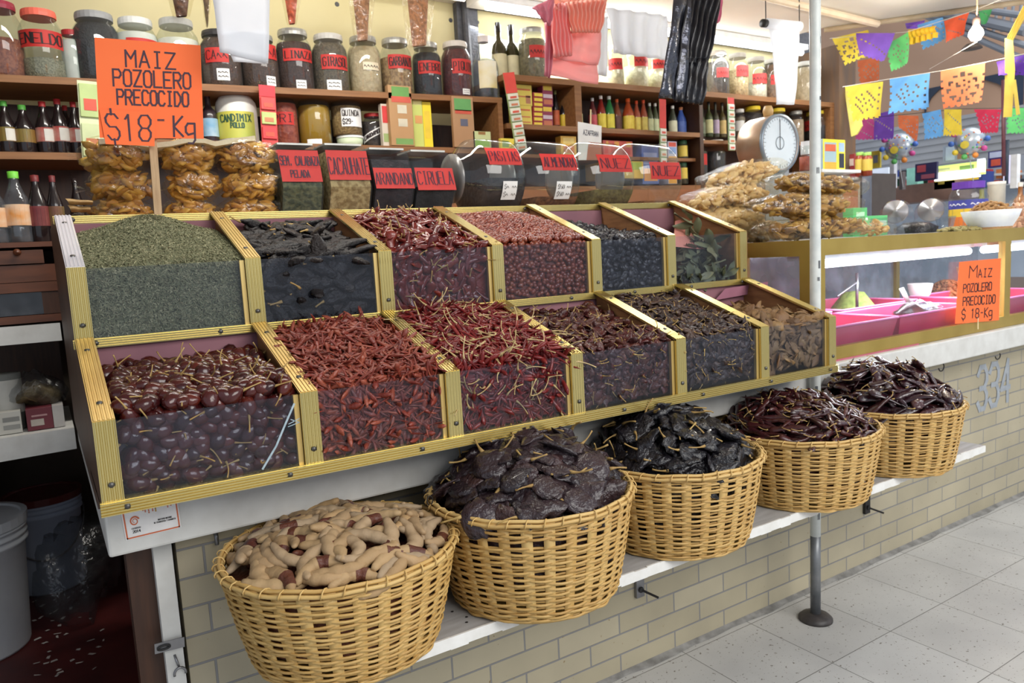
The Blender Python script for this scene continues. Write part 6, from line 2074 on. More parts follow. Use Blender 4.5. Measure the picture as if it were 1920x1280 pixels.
def tray(x0, x1, y0, y1, z0, z1, lab):
    t = thing('plastic_tub', lab, 'tub', ((x0 + x1) / 2, (y0 + y1) / 2, z0), 'pink tubs in the glass case')
    mb = MB()
    k, w = .022, .004
    O = [(x0 + k, y0 + k), (x1 - k, y0 + k), (x1 - k, y1 - k), (x0 + k, y1 - k)]
    T = [(x0, y0), (x1, y0), (x1, y1), (x0, y1)]
    I = [(x0 + w, y0 + w), (x1 - w, y0 + w), (x1 - w, y1 - w), (x0 + w, y1 - w)]
    J = [(a + math.copysign(w, (x0 + x1) / 2 - a), b + math.copysign(w, (y0 + y1) / 2 - b)) for a, b in O]
    V = [(*p, z0) for p in O] + [(*p, z1) for p in T] + [(*p, z1) for p in I] + [(*p, z0 + w) for p in J]
    Fs = [(3, 2, 1, 0)] + [(r * 4 + i, r * 4 + (i + 1) % 4, (r + 1) * 4 + (i + 1) % 4, (r + 1) * 4 + i) for r in range(3) for i in range(4)] + [(12, 13, 14, 15)]
    mb.add(V, Fs)
    soften(mb.build('tub_wall', PT, t), .003, 2)
    mb = MB()
    c = [(x0, y0), (x1, y0), (x1, y1), (x0, y1), (x0, y0)]
    mb.tube([(a, b, z1) for a, b in c[:2]], .005, 6)
    for p, q in zip(c[1:], c[2:]):
        mb.tube([(*p, z1), (*q, z1)], .005, 6)
    mb.build('rim', PTL, t, True)
    return t


z0, z1 = CZ0 + .0085, CZ0 + .118
tray(2.46, 2.98, 1.745, 2.05, z0, z1, 'pink tub with pale crumbs at the front left of the glass case')
tray(2.995, 3.60, 1.745, 2.05, z0, z1, 'pink tub holding the dark wrapped paste at the front of the case')
tray(2.50, 3.02, 2.08, 2.50, z0, z1 + .005, 'pink tub with the green powder cone at the rear left of the case')
tray(3.10, 3.72, 2.08, 2.50, z0, z1 + .005, 'pink tub with the brown seed heap at the rear of the case')
tray(3.86, 4.5, 1.745, 2.2, z0, z1 + .005, 'pink tub behind the case mullion at the right frame edge')
p = aty(1596, 578, 2.28)
mb = MB()
mb.lathe([(.13, z0 + .05), (.12, z0 + .07), (.075, z0 + .13), (.05, z0 + .165), (1e-4, z0 + .172)], (p[0] + .02, 2.28, 0), 24)
tag(mb.build('powder_cone', GR((156, 178, 86), (130, 152, 66), 50), None, True, loc=(p[0], 2.28, z0 + .05)), 'green powder cone heaped in a pink tub in the case', 'powder', kind='stuff')
p = aty(1716, 572, 1.90)
t = thing('wrapped_paste', 'dark lump of paste in shiny film with a scoop, in a pink tub', 'food', (p[0], 1.90, z0 + .006))
V, Fs = pod(.30, .075, .75, .02, .22, 51, 'egg', 14, 16)[0]
mb = MB()
mb.add(V + np.array([p[0], 1.90, z0 + .085]), Fs)
mb.build('paste', mat('mole_paste', (58, 38, 40), (40, 26, 30), 8, .25, coat=.5, bump=.5, bscale=20), t, True)
mb = MB()
mb.add(V * np.array([.72, 1.08, 1.08]) + np.array([p[0] + .05, 1.90, z0 + .085]), Fs)
mb.build('film', glass('cling_film', (230, 232, 240), .2, .03, .15, .9, 22.0, base=.06), t, True)
mb = MB()
mb.tube([aty(1690, 540, 1.95), aty(1703, 566, 1.93)], .012, 8, flat=.3)
mb.build('scoop_handle', plain((206, 212, 206)), t, True)
mb = MB()
q = aty(1725, 545, 2.2)
mb.lathe([(.035, 0), (.05, .02), (.062, .075), (.060, .078), (.047, .022), (1e-4, .012)], (q[0], 2.2, z0 + .10), 24)
t = tag(mb.build('small_bowl', plain((224, 220, 214)), None, True, loc=(q[0], 2.2, z0 + .1)), 'small white bowl inside the case behind the dark paste', 'bowl')
q = aty(1775, 560, 2.25)
sh = [pod(.02, .006, .7, .002, .2, 700 + s, 'egg', 5, 6)[0] for s in range(3)]
sp = dome_spots(420, (q[0], 2.25), .13, z0 + .05, .12, rg, 0.002)
mass('seed_heap', sh, sp, GR((166, 112, 70), (130, 82, 50), 50), 'heap of brown seeds behind the orange sign in the case', 'seeds', extra=dome_skin((q[0], 2.25), .13, z0 + .05, .12, .004))
sp = dome_spots(60, (2.66, 1.9), .09, z0 + .03, .055, rg, 0.002)
mass('pale_crumbs', [pod(.05, .009, .5, .01, .4, 720 + s, 'chili', 6, 6)[0] for s in range(3)], sp, plain((196, 180, 140)), 'pale dried pieces in the front left pink tub', 'dried pieces')
t = thing('bag_of_greens', 'grey-green dried bundle in the right frame edge case section', 'herbs', (4.02, 1.95, z1))
mb = MB()
for k in range(14):
    V, Fs = leaf(.2, .03, 800 + k)
    a = k * .8
    R = np.array([[.12 * math.cos(a), .5, .2], [.2 * math.sin(a), .4, -.3], [.95, .05, .05]])
    mb.add(V @ R.T + np.array([4.02 + .05 * math.cos(a), 1.95 + .05 * math.sin(a), z0 + .07]), Fs)
mb.build('leaves', C_BAY, t, True)
# adjustable stand rods inside
t = thing('strut_frame', 'chrome strut frame standing inside the case near the pole', 'strut', tuple(aty(1608, 560, 2.12)))
mb = MB()
mb.tube([aty(1607, 580, 2.12), aty(1607, 512, 2.12)], .007, 8)
mb.build('upright', MTL, t, True)
mb = MB()
mb.tube([aty(1607, 528, 2.12), aty(1570, 556, 2.12)], .005, 8)
mb.build('brace', MTL, t, True)
# sign on the case
t = thing('price_sign', 'small orange hand-lettered sign fixed to the glass case front', 'sign', tuple(aty(1834, 605, 1.69)))
mb, fn, q = pxsheet([(1791, 607), (1873, 600), (1877, 484), (1799, 491)], 1.690)
o = mb.build('card', ORA, t)
mb = MB()
for st, x0_, yb, x1_, h in (('M', .22, .73, .46, .19), ('AIZ', .44, .72, .80, .13), ('POZOLERO', .12, .50, .80, .13), ('PRECOCIDO', .13, .285, .90, .135), ('$ 18-Kg', .12, .07, .84, .15)):
    write(mb, st, fn, x0_, yb, x1_, h, .017, .12, off=.0006)
mb.build('lettering', BLK, o)
mb = MB()
beam(mb, aty(1834, 596, 1.688), aty(1834, 617, 1.688), (0, -1, 0), .006, .001)
mb.build('tape', plain((226, 206, 160)), t)
mb = MB()
beam(mb, (2.42, 1.697, .9285), (3.05, 1.697, .9285), (0, -1, 0), .012, .004)
tag(mb.build('pink_cloth_edge', plain((176, 96, 110)), loc=(2.7, 1.69, .925)), 'edge of faded pink cloth showing under the case bottom rail', 'cloth')

# ------------------------------------------------------------------ bags of chips right of the stand
ZC = CZ1
pb = [((1300, 1478, 2.40), .060, (0, -.17, .15), CHIPP, 'topmost pale corn chip bag in front of the scale dial', ZC + .31),
      ((1272, 1452, 2.30), .058, (0, -.10, .1), CHIPP, 'second pale corn chip bag, its clear tail pointing left', ZC + .20),
      ((1278, 1440, 2.26), .052, (0, -.02, .05), CHIPP, 'third pale corn chip bag above the bay leaves', ZC + .105),
      ((1330, 1500, 2.38), .05, (0, .0, 0), CHIPP, 'lowest pale corn chip bag, mostly hidden', ZC + .05),
      ((1452, 1604, 2.02), .048, (0, .06, -.1), CHIPO, 'topmost olive-brown plantain chip bag behind the pole', ZC + .225),
      ((1398, 1612, 1.98), .052, (0, .0, .05), CHIPO, 'middle olive-brown plantain chip bag crossed by the pole', ZC + .135),
      ((1418, 1624, 1.94), .042, (0, .0, 0), CHIPO, 'lowest olive-brown plantain chip bag on the case edge', ZC + .045)]
for i, ((u0, u1, y), hh, rot, m, lab, zc) in enumerate(pb):
    a, b = aty(u0, 380, y), aty(u1, 380, y)
    chipbag(((a[0] + b[0]) / 2, y, zc), ((b[0] - a[0]) / 2 * .92, .12, hh), rot, lab, m, 'chip bags on the glass case', 240, 300 + i, (.044, .026) if m is CHIPP else (.05, .022), flat=.38)
a = aty(1630, 425, 2.0)
chipbag((a[0], 2.0, ZC + .035), (.12, .08, .034), (0, .12, -.2), 'small clear bag of pale shreds right of the brown chip bags', CHIPP, 'chip bags on the glass case', 70, 320, (.03, .012))

# ------------------------------------------------------------------ scale and goods on the case
c = aty(1463, 268, 2.45)
R = 53 * mpp(c)
t = thing('dial_scale', 'round white dial shop scale with grey rim behind the corn chip bags', 'scale', (c[0], 2.53, ZC))
MB().lathe([(1e-4, .16), (R * .96, .16), (R, .15), (R, .008), (R * .98, 0), (R * .93, -.004), (R * .92, .004)], c, 48, (0, 1, 0)).build('drum', mat('brushed_drum', (172, 142, 116), (190, 170, 152), 10, .3, metal=.6), t, True)  # brownish-gold reflection put into the drum's base colour
MB().lathe([(R * .90, -.001), (R * 1.0, -.006), (R * 1.01, .012)], c, 48, (0, 1, 0)).build('rim', plain((132, 144, 156), .35, .4), t, True)
MB().lathe([(1e-4, .003), (R * .93, .003)], c, 48, (0, 1, 0)).build('dial_face', mat('dial_white', (214, 224, 232), None, 5, .4), t, True)
mb = MB()
for k in range(40):
    a = 2 * math.pi * k / 40
    d = np.array([math.cos(a), 0, math.sin(a)])
    beam(mb, c + d * R * (.80 if k % 5 else .74) + (0, .0015, 0), c + d * R * .87 + (0, .0015, 0), (0, -1, 0), .002, .0008)
mb.lathe([(R * .20, .001), (R * .23, .001)], c, 24, (0, 1, 0))
o = mb.build('tick_marks', plain((110, 120, 130)), t)
mb = MB()
beam(mb, c + (0, -.001, -R * .2), c + (0, -.001, R * .82), (0, -1, 0), .004, .001)
mb.build('needle', plain((90, 96, 104)), t)
MB().lathe([(1e-4, .055), (.018, .052), (.026, .03), (.022, .005), (.014, 0), (1e-4, 0)], c + np.array([0, .07, R - .002]), 16).build('top_knob', plain((196, 160, 104)), t, True)
MB().box((c[0] - .09, 2.47, ZC), (c[0] + .09, 2.60, c[2] - R * .9)).build('pedestal', plain((150, 154, 160), .4, .3), t)
P_ = lambda u, v, y: aty(u, v, y)
# yellow display box on a white stand by the pole
c, a, b, z, H = carton(1543, 262, 1571, 320, 2.70, .10, (150, 178, 190), 'yellow-edged display box with blue front, left of its turned side by the pole', 'box', accents=[(0, 0, .1, 1, (226, 214, 60)), (.9, 0, 1, 1, (226, 214, 60)), (.1, .9, .9, 1, (226, 214, 60)), (.15, .62, .85, .84, (196, 96, 60)), (.1, 0, .9, .28, (216, 160, 60))], name='display_box')
MB().box((b[0] + .001, 2.70, z), (b[0] + .07, 2.80, z + H)).build('side_panel', plain((220, 210, 70)), c)
MB().box((b[0] + .012, 2.6985, z + .1 * H), (b[0] + .058, 2.6992, z + .56 * H)).build('window', plain((40, 46, 60)), c)
MB().box((b[0] + .010, 2.6985, z + .62 * H), (b[0] + .060, 2.6992, z + .9 * H)).build('printed_panel', plain((150, 180, 220)), c)
st = tag(MB().box((a[0] - .12, 2.62, z - .018), (b[0] + .10, 2.86, z - .001)).build('small_shelf', plain((216, 216, 218)), loc=(a[0], 2.7, z - .018)), 'small white shelf carrying the yellow display box', 'shelf')
tag(MB().box((a[0] - .05, 2.70, 0.93), (b[0] + .05, 2.84, z - .018)).build('shelf_stand', plain((96, 84, 78)), loc=(a[0], 2.76, .93)), 'dark stand under the small white shelf behind the brown chip bags', 'stand')
jar(1499, 264, 1527, 318, 2.72, z, 'small jar of red sauce with dome lid left of the pole on the white shelf', GR((176, 84, 60), (150, 64, 46), 30), 292, plain((214, 216, 220)), None, None, group=None, lidh=.45)


def oncase(u0, v0, u1, v1, y):
    a = aty((u0 + u1) / 2, v1, y)
    s = mpp(a)
    return a, s, (u1 - u0) / 2 * s, (v1 - v0) * s


# bowl of peanuts
a, s, r, H = oncase(1808, 398, 1906, 432, 1.86)
zb = ZC - .0015
t = thing('bowl', 'wide white bowl heaped with peanuts at the right end of the case top', 'bowl', (a[0], 1.86, zb))
MB().lathe([(1e-4, 0), (r * .62, 0), (r * .70, .008), (r * .9, H * .6), (r, H), (r * .985, H + .002), (r * .86, H * .6), (r * .6, .014), (1e-4, .012)], (a[0], 1.86, zb), 36).build('bowl_body', plain((230, 234, 242), .3), t, True)
sh = [pod(.034, .008, 1, .003, .12, 740 + k, 'bead', 8, 8)[0] for k in range(4)]
sp = dome_spots(70, (a[0], 1.86), r * .8, zb + H * .85, .05, rg, .003)
mass('peanut_heap', sh, sp, mat('peanut_shell', (190, 148, 96), (160, 118, 72), 40, .7, bump=.4), 'heap of peanuts in the wide white bowl on the case', 'peanuts', extra=dome_skin((a[0], 1.86), r * .8, zb + H * .85, .045, .004))
# jar with purple lid
a, s, r, H = oncase(1783, 342, 1846, 432, 2.12)
t = thing('snack_jar', 'big clear jar with purple lid and blue and yellow print on the case', 'jar', (a[0], 2.12, zb))
C3 = (a[0], 2.12, zb)
MB().lathe([(1e-4, 0), (r, .004), (r, H * .60), (r * 1.03, H * .68), (r * .9, H * .80), (r * .8, H * .84), (r * .8, H * .86)], C3, 28).build('jar_body', PETJ, t, True)
MB().lathe([(r * .84, H * .85), (r * .85, H * .99), (1e-4, H)], C3, 28).build('lid', plain((106, 60, 170)), t)
for z0_, z1_, col, nm in ((.06, .30, (226, 120, 50), 'orange_band'), (.28, .46, (236, 196, 60), 'yellow_band'), (.44, .62, (70, 74, 160), 'blue_band')):
    fn = wrapped(C3, r * (1.012 + .004 * z0_), -1.5, 1.5, zb + z0_ * H, zb + z1_ * H)
    o = wraplabel(t, fn, plain(col), name=nm)
    if nm == 'blue_band':
        mb = MB()
        write(mb, '~~~~', fn, .12, .3, .48, .5, .03, .1, off=.002)
        write(mb, '~~~~', fn, .54, .3, .92, .5, .03, .1, off=.002)
        mb.build('lettering', plain((226, 226, 240)), o)
# clear candy jars lying on their side with round mouths
for u0, v0, u1, v1, y, lab in ((1650, 360, 1712, 412, 2.38, 'clear jar with round dark mouth on the case, left of two'), (1712, 358, 1780, 426, 2.30, 'clear jar with round dark mouth on the case beside the purple lid')):
    a, s, r, H = oncase(u0, v0, u1, v1, y)
    R = .085
    c = np.array([a[0], y, zb + .10])
    t = thing('round_candy_jar', lab, 'jar', (a[0], y, zb))
    ax = np.array([.62, .3, -.2])
    ax /= np.linalg.norm(ax)
    MB().lathe([(R * .7, 0), (R * .74, .02), (R * .98, .05), (R, .07), (R, .17), (R * .9, .19), (1e-4, .195)], c - ax * .08, 32, tuple(ax)).build('jar_body', PETJ, t, True)
    MB().lathe([(1e-4, -.02), (R * .16, -.02), (R * .18, -.006), (R * .72, -.004), (R * .76, .004), (R * .76, .012)], c - ax * .08, 28, tuple(ax)).build('lid', plain((150, 148, 150), .25, .4), t, True)
    MB().box((a[0] - .07, y - .05, zb), (a[0] + .07, y + .05, zb + .012)).build('foot', PETJ, t)
a, s, r, H = oncase(1755, 396, 1790, 424, 2.10)
MBk = MB().lathe([(r * .6, 0), (r * .8, H * .4), (r, H), (r * .97, H), (r * .76, H * .4), (1e-4, .008)], (a[0], 2.10, zb), 6)
tag(MBk.build('clear_cup', PETJ, loc=(a[0], 2.10, zb)), 'faceted clear plastic cup in front of the round-mouthed jar', 'cup')
a, s, r, H = oncase(1662, 405, 1708, 438, 1.98)
t = tag(MB().hexa([(a[0] - r, 1.98, zb), (a[0] + r, 1.98, zb), (a[0] + r, 2.1, zb), (a[0] - r, 2.1, zb), (a[0] - r * .8, 2.0, zb + H), (a[0] + r * .8, 2.0, zb + H), (a[0] + r * .8, 2.09, zb + H), (a[0] - r * .8, 2.09, zb + H)]).build('clear_box', PETJ, loc=(a[0], 2.0, zb)), 'clear plastic box right of the small bag of pale shreds', 'box')

a = aty(1735, 425, 2.15)
MBk = MB()
MBk.lathe([(.10, 0), (.105, .03), (.06, .055), (1e-4, .06)], (a[0], 2.2, zb), 20)
tag(MBk.build('dark_fruit_heap', C_DARK, None, True, loc=(a[0], 2.2, zb)), 'dark heap of dried fruit behind the clear cup on the case', 'dried fruit', kind='stuff')
sp = dome_spots(60, (aty(1800, 432, 1.95)[0], 1.95), .11, zb + .002, .012, rg, .002)
mass('scattered_nuts', sh, sp, plain((150, 138, 84)), 'scattered small nuts left of the white bowl on the case', 'nuts')
# green boxes
for k, (u0, v0, u1, v1, y, lab) in enumerate(((1600, 352, 1626, 405, 2.36, 'upright green box with white round print behind the brown chip bags'), (1622, 395, 1664, 432, 2.20, 'flat green box lying right of the brown chip bags'))):
    a = aty((u0 + u1) / 2, v1, y)
    s = mpp(a)
    c, a, b, z, H = carton(u0, v0, u1, v1, y, .06, (96, 196, 120), lab, 'box', z=zb, accents=[(.2, .4, .8, .85, (190, 228, 196))] if k == 0 else [(.6, .5, .95, .75, (206, 236, 210))])
bottle(1828, 318, 1852, 400, 2.40, zb, 'olive-yellow oil bottle on the case behind the purple-lidded jar', mat('yellow_oil', (140, 136, 40), (160, 150, 56), 8, .2, coat=.4), plain((40, 36, 46)), None, prof=BPS)
a, s, r, H = oncase(1853, 309, 1882, 395, 2.40)
t = thing('canister', 'tall cream canister on the case beside the olive-yellow bottle', 'canister', (a[0], 2.40, zb))
MB().lathe([(1e-4, 0), (r, 0), (r, H * .95), (r * 1.04, H * .96)], (a[0], 2.4, zb), 24).build('can_body', plain((206, 200, 186)), t, True)
MB().lathe([(r * 1.05, H * .94), (r * 1.05, H), (1e-4, H)], (a[0], 2.4, zb), 24).build('lid', plain((222, 220, 212)), t)
bottle(1900, 322, 1924, 405, 2.25, zb, 'amber bottle on the case at the right frame edge', mat('amber_sauce', (150, 92, 36), (126, 74, 28), 8, .2, coat=.4), plain((200, 196, 190)), None, prof=BPS)
a = aty(1912, 410, 2.0)
chipbag((a[0], 2.0, ZC + .06), (.10, .06, .058), (0, 1.2, .3), 'clear bag of pinkish snacks at the right frame edge on the case', plain((216, 170, 140)), 'chip bags on the glass case', 50, 340, (.03, .014))
c, a, b, z, H = carton(1846, 365, 1894, 402, 2.5, .05, (60, 44, 52), 'dark box with fruit print behind the white bowl', 'box', z=zb, accents=[(.05, .55, .25, .9, (190, 60, 50)), (.3, .3, .5, .7, (60, 60, 100)), (.55, .5, .8, .9, (196, 150, 130)), (.7, .1, .95, .5, (70, 40, 60))])
# ================================================================== PAPER BANNERS, BULB, BALLOONS, FAR STALLS
def banner(px, x, col, lab, seed, pattern='flor', nu=18, nv=16, curl=.012):
    q = [atx(u, v, x) for u, v in px]      # top-left, top-right, bottom-right, bottom-left
    r = np.random.default_rng(seed)
    ph = r.uniform(0, 6.28, 3)

    def P(u, v):
        p = (q[0] * (1 - u) + q[1] * u) * (1 - v) + (q[3] * (1 - u) + q[2] * u) * v
        return p + np.array([curl * math.sin(3 * u + ph[0] + 2 * v) * v * 2, 0, .006 * abs(math.sin(u * nu * .9)) * (v > .97)])
    mb = MB()
    V = [P(i / nu, j / nv) for j in range(nv + 1) for i in range(nu + 1)]
    Fs = []
    for j in range(nv):
        for i in range(nu):
            u, v = (i + .5) / nu - .5, (j + .5) / nv - .5
            hole = False
            if pattern == 'sol':
                rr, a = math.hypot(u, v), math.atan2(v, u)
                hole = (.27 < rr < .38 and math.sin(a * 11) > .1) or (rr < .17 and (int(a * 4) + j) % 4 == 0) or (abs(u) > .42 and j % 3 == 1 and 1 < j < nv - 1)
            elif pattern == 'flor':
                rr = math.hypot(u, v)
                hole = (abs(rr - .26) < .05 and (i * 3 + j * 5 + seed) % 4 == 0) or (abs(u) > .38 and j % 3 == seed % 3 and 1 < j < nv - 2 and i % 2 == 0) or (rr < .15 and (i + 2 * j) % 5 == 0)
            elif pattern == 'plain':
                hole = (i * 7 + j * 5 + seed) % 19 == 0 and 1 < j < nv - 2 and 0 < i < nu - 1
            if j == nv - 1 and i % 3 == 2:
                hole = True
            if not hole:
                Fs.append((j * (nu + 1) + i, j * (nu + 1) + i + 1, (j + 1) * (nu + 1) + i + 1, (j + 1) * (nu + 1) + i))
    mb.add(V, Fs)
    o = mb.build('paper_banner', mat('tissue_%d_%d_%d' % tuple(col), col, None, 16, .8, trans=.4), loc=(q[0] + q[1]) / 2)
    return tag(o, lab, 'banner', 'cut paper banners')


YEL, PUR, GRN, BLU, ORG, PNK, CRI = (236, 206, 70), (128, 84, 190), (106, 206, 120), (110, 176, 240), (244, 128, 84), (226, 96, 160), (206, 52, 84)
bs = [
    ([(1560, 72), (1628, 56), (1640, 105), (1582, 123)], 4.7, YEL, 'yellow cut-paper banner with sun rays at the upper left of the string', 'sol'),
    ([(1605, 62), (1678, 62), (1660, 118), (1608, 103)], 4.62, PUR, 'purple cut-paper banner folded over the string, left of the green one', 'plain'),
    ([(1662, 84), (1703, 60), (1704, 120), (1669, 134)], 4.66, GRN, 'light green cut-paper banner in the upper row', 'flor'),
    ([(1697, 44), (1735, 38), (1724, 53), (1704, 55)], 4.9, PUR, 'small purple banner corner under the canopy edge', 'plain'),
    ([(1720, 47), (1768, 32), (1771, 72), (1732, 94)], 4.8, BLU, 'blue cut-paper banner partly behind the rolled gold one', 'flor'),
    ([(1770, 40), (1818, 22), (1805, 66), (1777, 82)], 4.75, (232, 96, 60), 'orange-red cut-paper banner beside the light bulb', 'plain'),
    ([(1835, 15), (1862, 8), (1852, 46), (1838, 46)], 5.3, (86, 170, 100), 'green banner right of the bulb cord', 'plain'),
    ([(1608, 114), (1647, 107), (1652, 152), (1609, 162)], 5.6, ORG, 'faded orange banner above the big yellow one', 'flor'),
    ([(1584, 162), (1656, 153), (1653, 222), (1598, 229)], 4.55, YEL, 'big yellow cut-paper banner in the middle row', 'flor'),
    ([(1668, 148), (1744, 137), (1741, 205), (1667, 215)], 4.5, BLU, 'big sky-blue cut-paper banner in the middle row', 'flor'),
    ([(1764, 133), (1847, 117), (1843, 193), (1765, 204)], 4.45, ORG, 'big orange cut-paper banner with a sun face in the middle row', 'sol'),
    ([(1578, 140), (1598, 131), (1597, 164), (1580, 164)], 5.0, (70, 160, 96), 'dark green banner end at the left of the middle row', 'plain'),
    ([(1612, 222), (1638, 222), (1641, 262), (1600, 263)], 5.7, PNK, 'pink cut-paper banner in the lower row', 'plain'),
    ([(1640, 215), (1677, 205), (1672, 262), (1641, 263)], 5.7, PUR, 'purple cut-paper banner in the lower row', 'plain'),
    ([(1684, 216), (1722, 217), (1721, 268), (1683, 240)], 5.6, ORG, 'orange cut-paper banner in the lower row behind a balloon', 'flor'),
    ([(1729, 213), (1764, 205), (1771, 256), (1737, 263)], 5.5, BLU, 'pale blue cut-paper banner in the lower row', 'flor'),
    ([(1770, 205), (1803, 205), (1801, 255), (1772, 256)], 5.5, YEL, 'yellow cut-paper banner in the lower row', 'plain'),
    ([(1826, 205), (1878, 205), (1870, 250), (1841, 251)], 5.4, CRI, 'crimson cut-paper banner in the lower row', 'flor'),
    ([(1890, 203), (1930, 202), (1930, 251), (1886, 251)], 5.3, GRN, 'green cut-paper banner at the right frame edge', 'flor'),
    ([(1868, 116), (1930, 100), (1930, 142), (1876, 143)], 4.4, (104, 62, 178), 'deep purple folded banner at the right frame edge', 'plain')]
for i, (px, x, c, lab, pat) in enumerate(bs):
    banner(px, x, c, lab, i + 3, pat)
V = []
mb = MB()
fnp = [atx(u, v, 4.72) for u, v in ((1705, 72), (1757, 60), (1757, 48), (1704, 56))]
mb.grid(patch(fnp, lambda u, v: .02 * math.sin(v * 3.1) + .006 * math.sin(40 * u), nrm=(-1, 0, 0)), 24, 6)
mb.grid(patch([fnp[0] + (0, 0, -.04), fnp[1] + (0, 0, -.03), fnp[1], fnp[0]], lambda u, v: .01 * math.sin(30 * u), nrm=(-1, 0, 0)), 24, 3)
tag(mb.build('paper_banner', plain((222, 176, 40), .8), None, True, loc=fnp[0]), 'gold cut-paper banner rolled up on the string in the upper row', 'banner', 'cut paper banners')
mb = MB()
for k, pts in enumerate(([(1884, 72), (1899, 72), (1903, 130), (1897, 219), (1881, 220), (1884, 150)],)):
    q = [atx(u, v, 4.38) for u, v in pts]
    mb.add([*q, *[p + np.array([.002, 0, 0]) for p in q]], [tuple(range(6)), tuple(range(6, 12))[::-1]] + [(i, (i + 1) % 6, 6 + (i + 1) % 6, 6 + i) for i in range(6)])
beam(mb, atx(1901, 150, 4.37), atx(1909, 215, 4.37), (-1, 0, 0), .018, .002)
beam(mb, atx(1893, 74, 4.37), atx(1925, 12, 4.37), (-1, 0, 0), .035, .004, 5, 0, .004)
tag(mb.build('crepe_streamer', plain((228, 200, 90), .8), loc=atx(1893, 74, 4.38)), 'yellow crepe paper streamer hanging at the right frame edge', 'streamer')
mb = MB()
pts = [atx(1580 + 0, 160, 4.9)]
out = [(1582, 160), (1600, 168), (1602, 190), (1596, 204), (1612, 216), (1616, 236), (1606, 252), (1596, 256)]
q = [atx(u, v, 4.9) for u, v in out]
mb.add([*q, *[p + np.array([.012, 0, 0]) for p in q]], [tuple(range(8)), tuple(range(8, 16))[::-1]] + [(i, (i + 1) % 8, 8 + (i + 1) % 8, 8 + i) for i in range(8)])
tag(mb.build('scalloped_card', plain((238, 224, 120), .7), loc=q[4]), 'pale yellow scalloped card edge beside the wooden shelf end', 'card')
for pts, x, lab in (([(1556, 72), (1700, 60), (1820, 22), (1925, -20)], 4.7, 'white string of the upper banner row'), ([(1580, 163), (1668, 148), (1764, 133), (1847, 117), (1925, 100)], 4.46, 'white string of the middle banner row'), ([(1600, 224), (1700, 214), (1800, 204), (1925, 202)], 5.52, 'dark string of the lower banner row'), ([(1742, 130), (1832, 78)], 4.4, 'thin white string running up to the light bulb')):
    mb = MB()
    mb.tube([atx(u, v, x) for u, v in pts], .0018 if x != 4.4 else .0008, 5)
    tag(mb.build('string', plain((206, 200, 190)) if 'white' in lab else MDK, None, True, loc=atx(*pts[0], x)), lab, 'string')
# bulb
c = atx(1830, 64, 4.42)
s = mpp(c)
t = thing('light_bulb', 'lit bare bulb hanging on a cord in front of the paper banners', 'lamp', tuple(c))
GLOW = mat('glowing_bulb', (255, 252, 240), (255, 250, 236), 4, .3, emis=14.0, ecol=(255, 246, 226))
rb = 13 * s
MB().lathe([(1e-4, -rb), (rb * .6, -rb * .82), (rb, -rb * .1), (rb * .9, rb * .45), (rb * .5, rb * 1.0), (rb * .42, rb * 1.3)], c, 20).build('glass_globe', GLOW, t, True)
MB().lathe([(rb * .5, rb * 1.15), (rb * .55, rb * 1.9), (rb * .4, rb * 2.3), (1e-4, rb * 2.35)], c, 14).build('socket', plain((80, 62, 56)), t, True)
mb = MB()
mb.tube([c + (0, 0, rb * 2.3), atx(1832, 20, 4.42), (c[0], c[1], 2.74)], .004, 6)
mb.build('cord', plain((176, 140, 106)), t, True)
l = bpy.data.lights.new('bulb_light', 'POINT')
l.energy, l.color, l.shadow_soft_size = 22, (1, .93, .8), .04
lo = bpy.data.objects.new('bulb_light', l)
COL.objects.link(lo)
lo.location = c + np.array([-.07, -.05, -.02])
c2 = atx(1822, 92, 4.8)
tag(MB().lathe([(1e-4, .03), (.03, .03), (.05, .012), (.056, 0), (1e-4, 0)], c2, 20).build('dark_lamp_shade', plain((66, 58, 54)), None, True, loc=c2), 'small dark round lamp shade just below the lit bulb', 'lamp')


# balloons
def balloon(u, v, du, x, lab, seed):
    c = atx(u, v, x)
    R = du * mpp(c)
    r = random.Random(seed)
    t = thing('foil_balloon', lab, 'balloon', tuple(c), 'foil balloons')
    MB().lathe([(1e-4, -.5 * R), (R * .5, -.46 * R), (R * .86, -.28 * R), (R, 0), (R * .86, .28 * R), (R * .5, .46 * R), (1e-4, .5 * R)], c, 28, (-.93, -.36, 0)).build('balloon_skin', mat('silver_foil', (196, 204, 210), (176, 190, 204), 8, .22, metal=.35), t, True)
    n = np.array([-.93, -.36, 0])
    e1, e2 = np.array([.36, -.93, 0]), np.array([0, 0, 1.])
    for k in range(22):
        a, q = r.uniform(0, 6.28), R * .9 * math.sqrt(r.random())
        d = .5 * R * math.sqrt(max(0.02, 1 - (q / R) ** 2)) * .96 + .004
        p = c + e1 * q * math.cos(a) + e2 * q * math.sin(a) + n * d
        MB().lathe([(1e-4, .004), (R * r.uniform(.05, .09), 0)], p, 8, tuple(n)).build('printed_dot', plain(r.choice([(206, 90, 150), (90, 120, 200), (226, 206, 90), (90, 170, 110), (220, 130, 90)])), t)
    p = c + n * (.49 * R + .006) - e2 * R * .25 - e1 * R * .25
    MB().lathe([(1e-4, .003), (R * .28, 0)], p, 12, tuple(n)).build('yellow_print', plain((206, 186, 60)), t)
    for k in range(7):
        a = 2.6 + k * .62
        p = c + e1 * R * 1.12 * math.cos(a) + e2 * R * 1.12 * math.sin(a) + n * .02
        MB().lathe([(1e-4, -R * .2), (R * .18, -R * .1), (R * .2, .02), (1e-4, R * .2)], p, 10, tuple(n)).build('small_balloon', plain([(206, 80, 150), (70, 110, 190), (226, 200, 60), (90, 170, 90), (226, 140, 60)][k % 5]), t, True)
    mb = MB()
    mb.tube([c - e2 * R, c - e2 * R * 3 + e1 * .03], .003, 5)
    mb.build('ribbon', plain((196, 200, 206)), t, True)


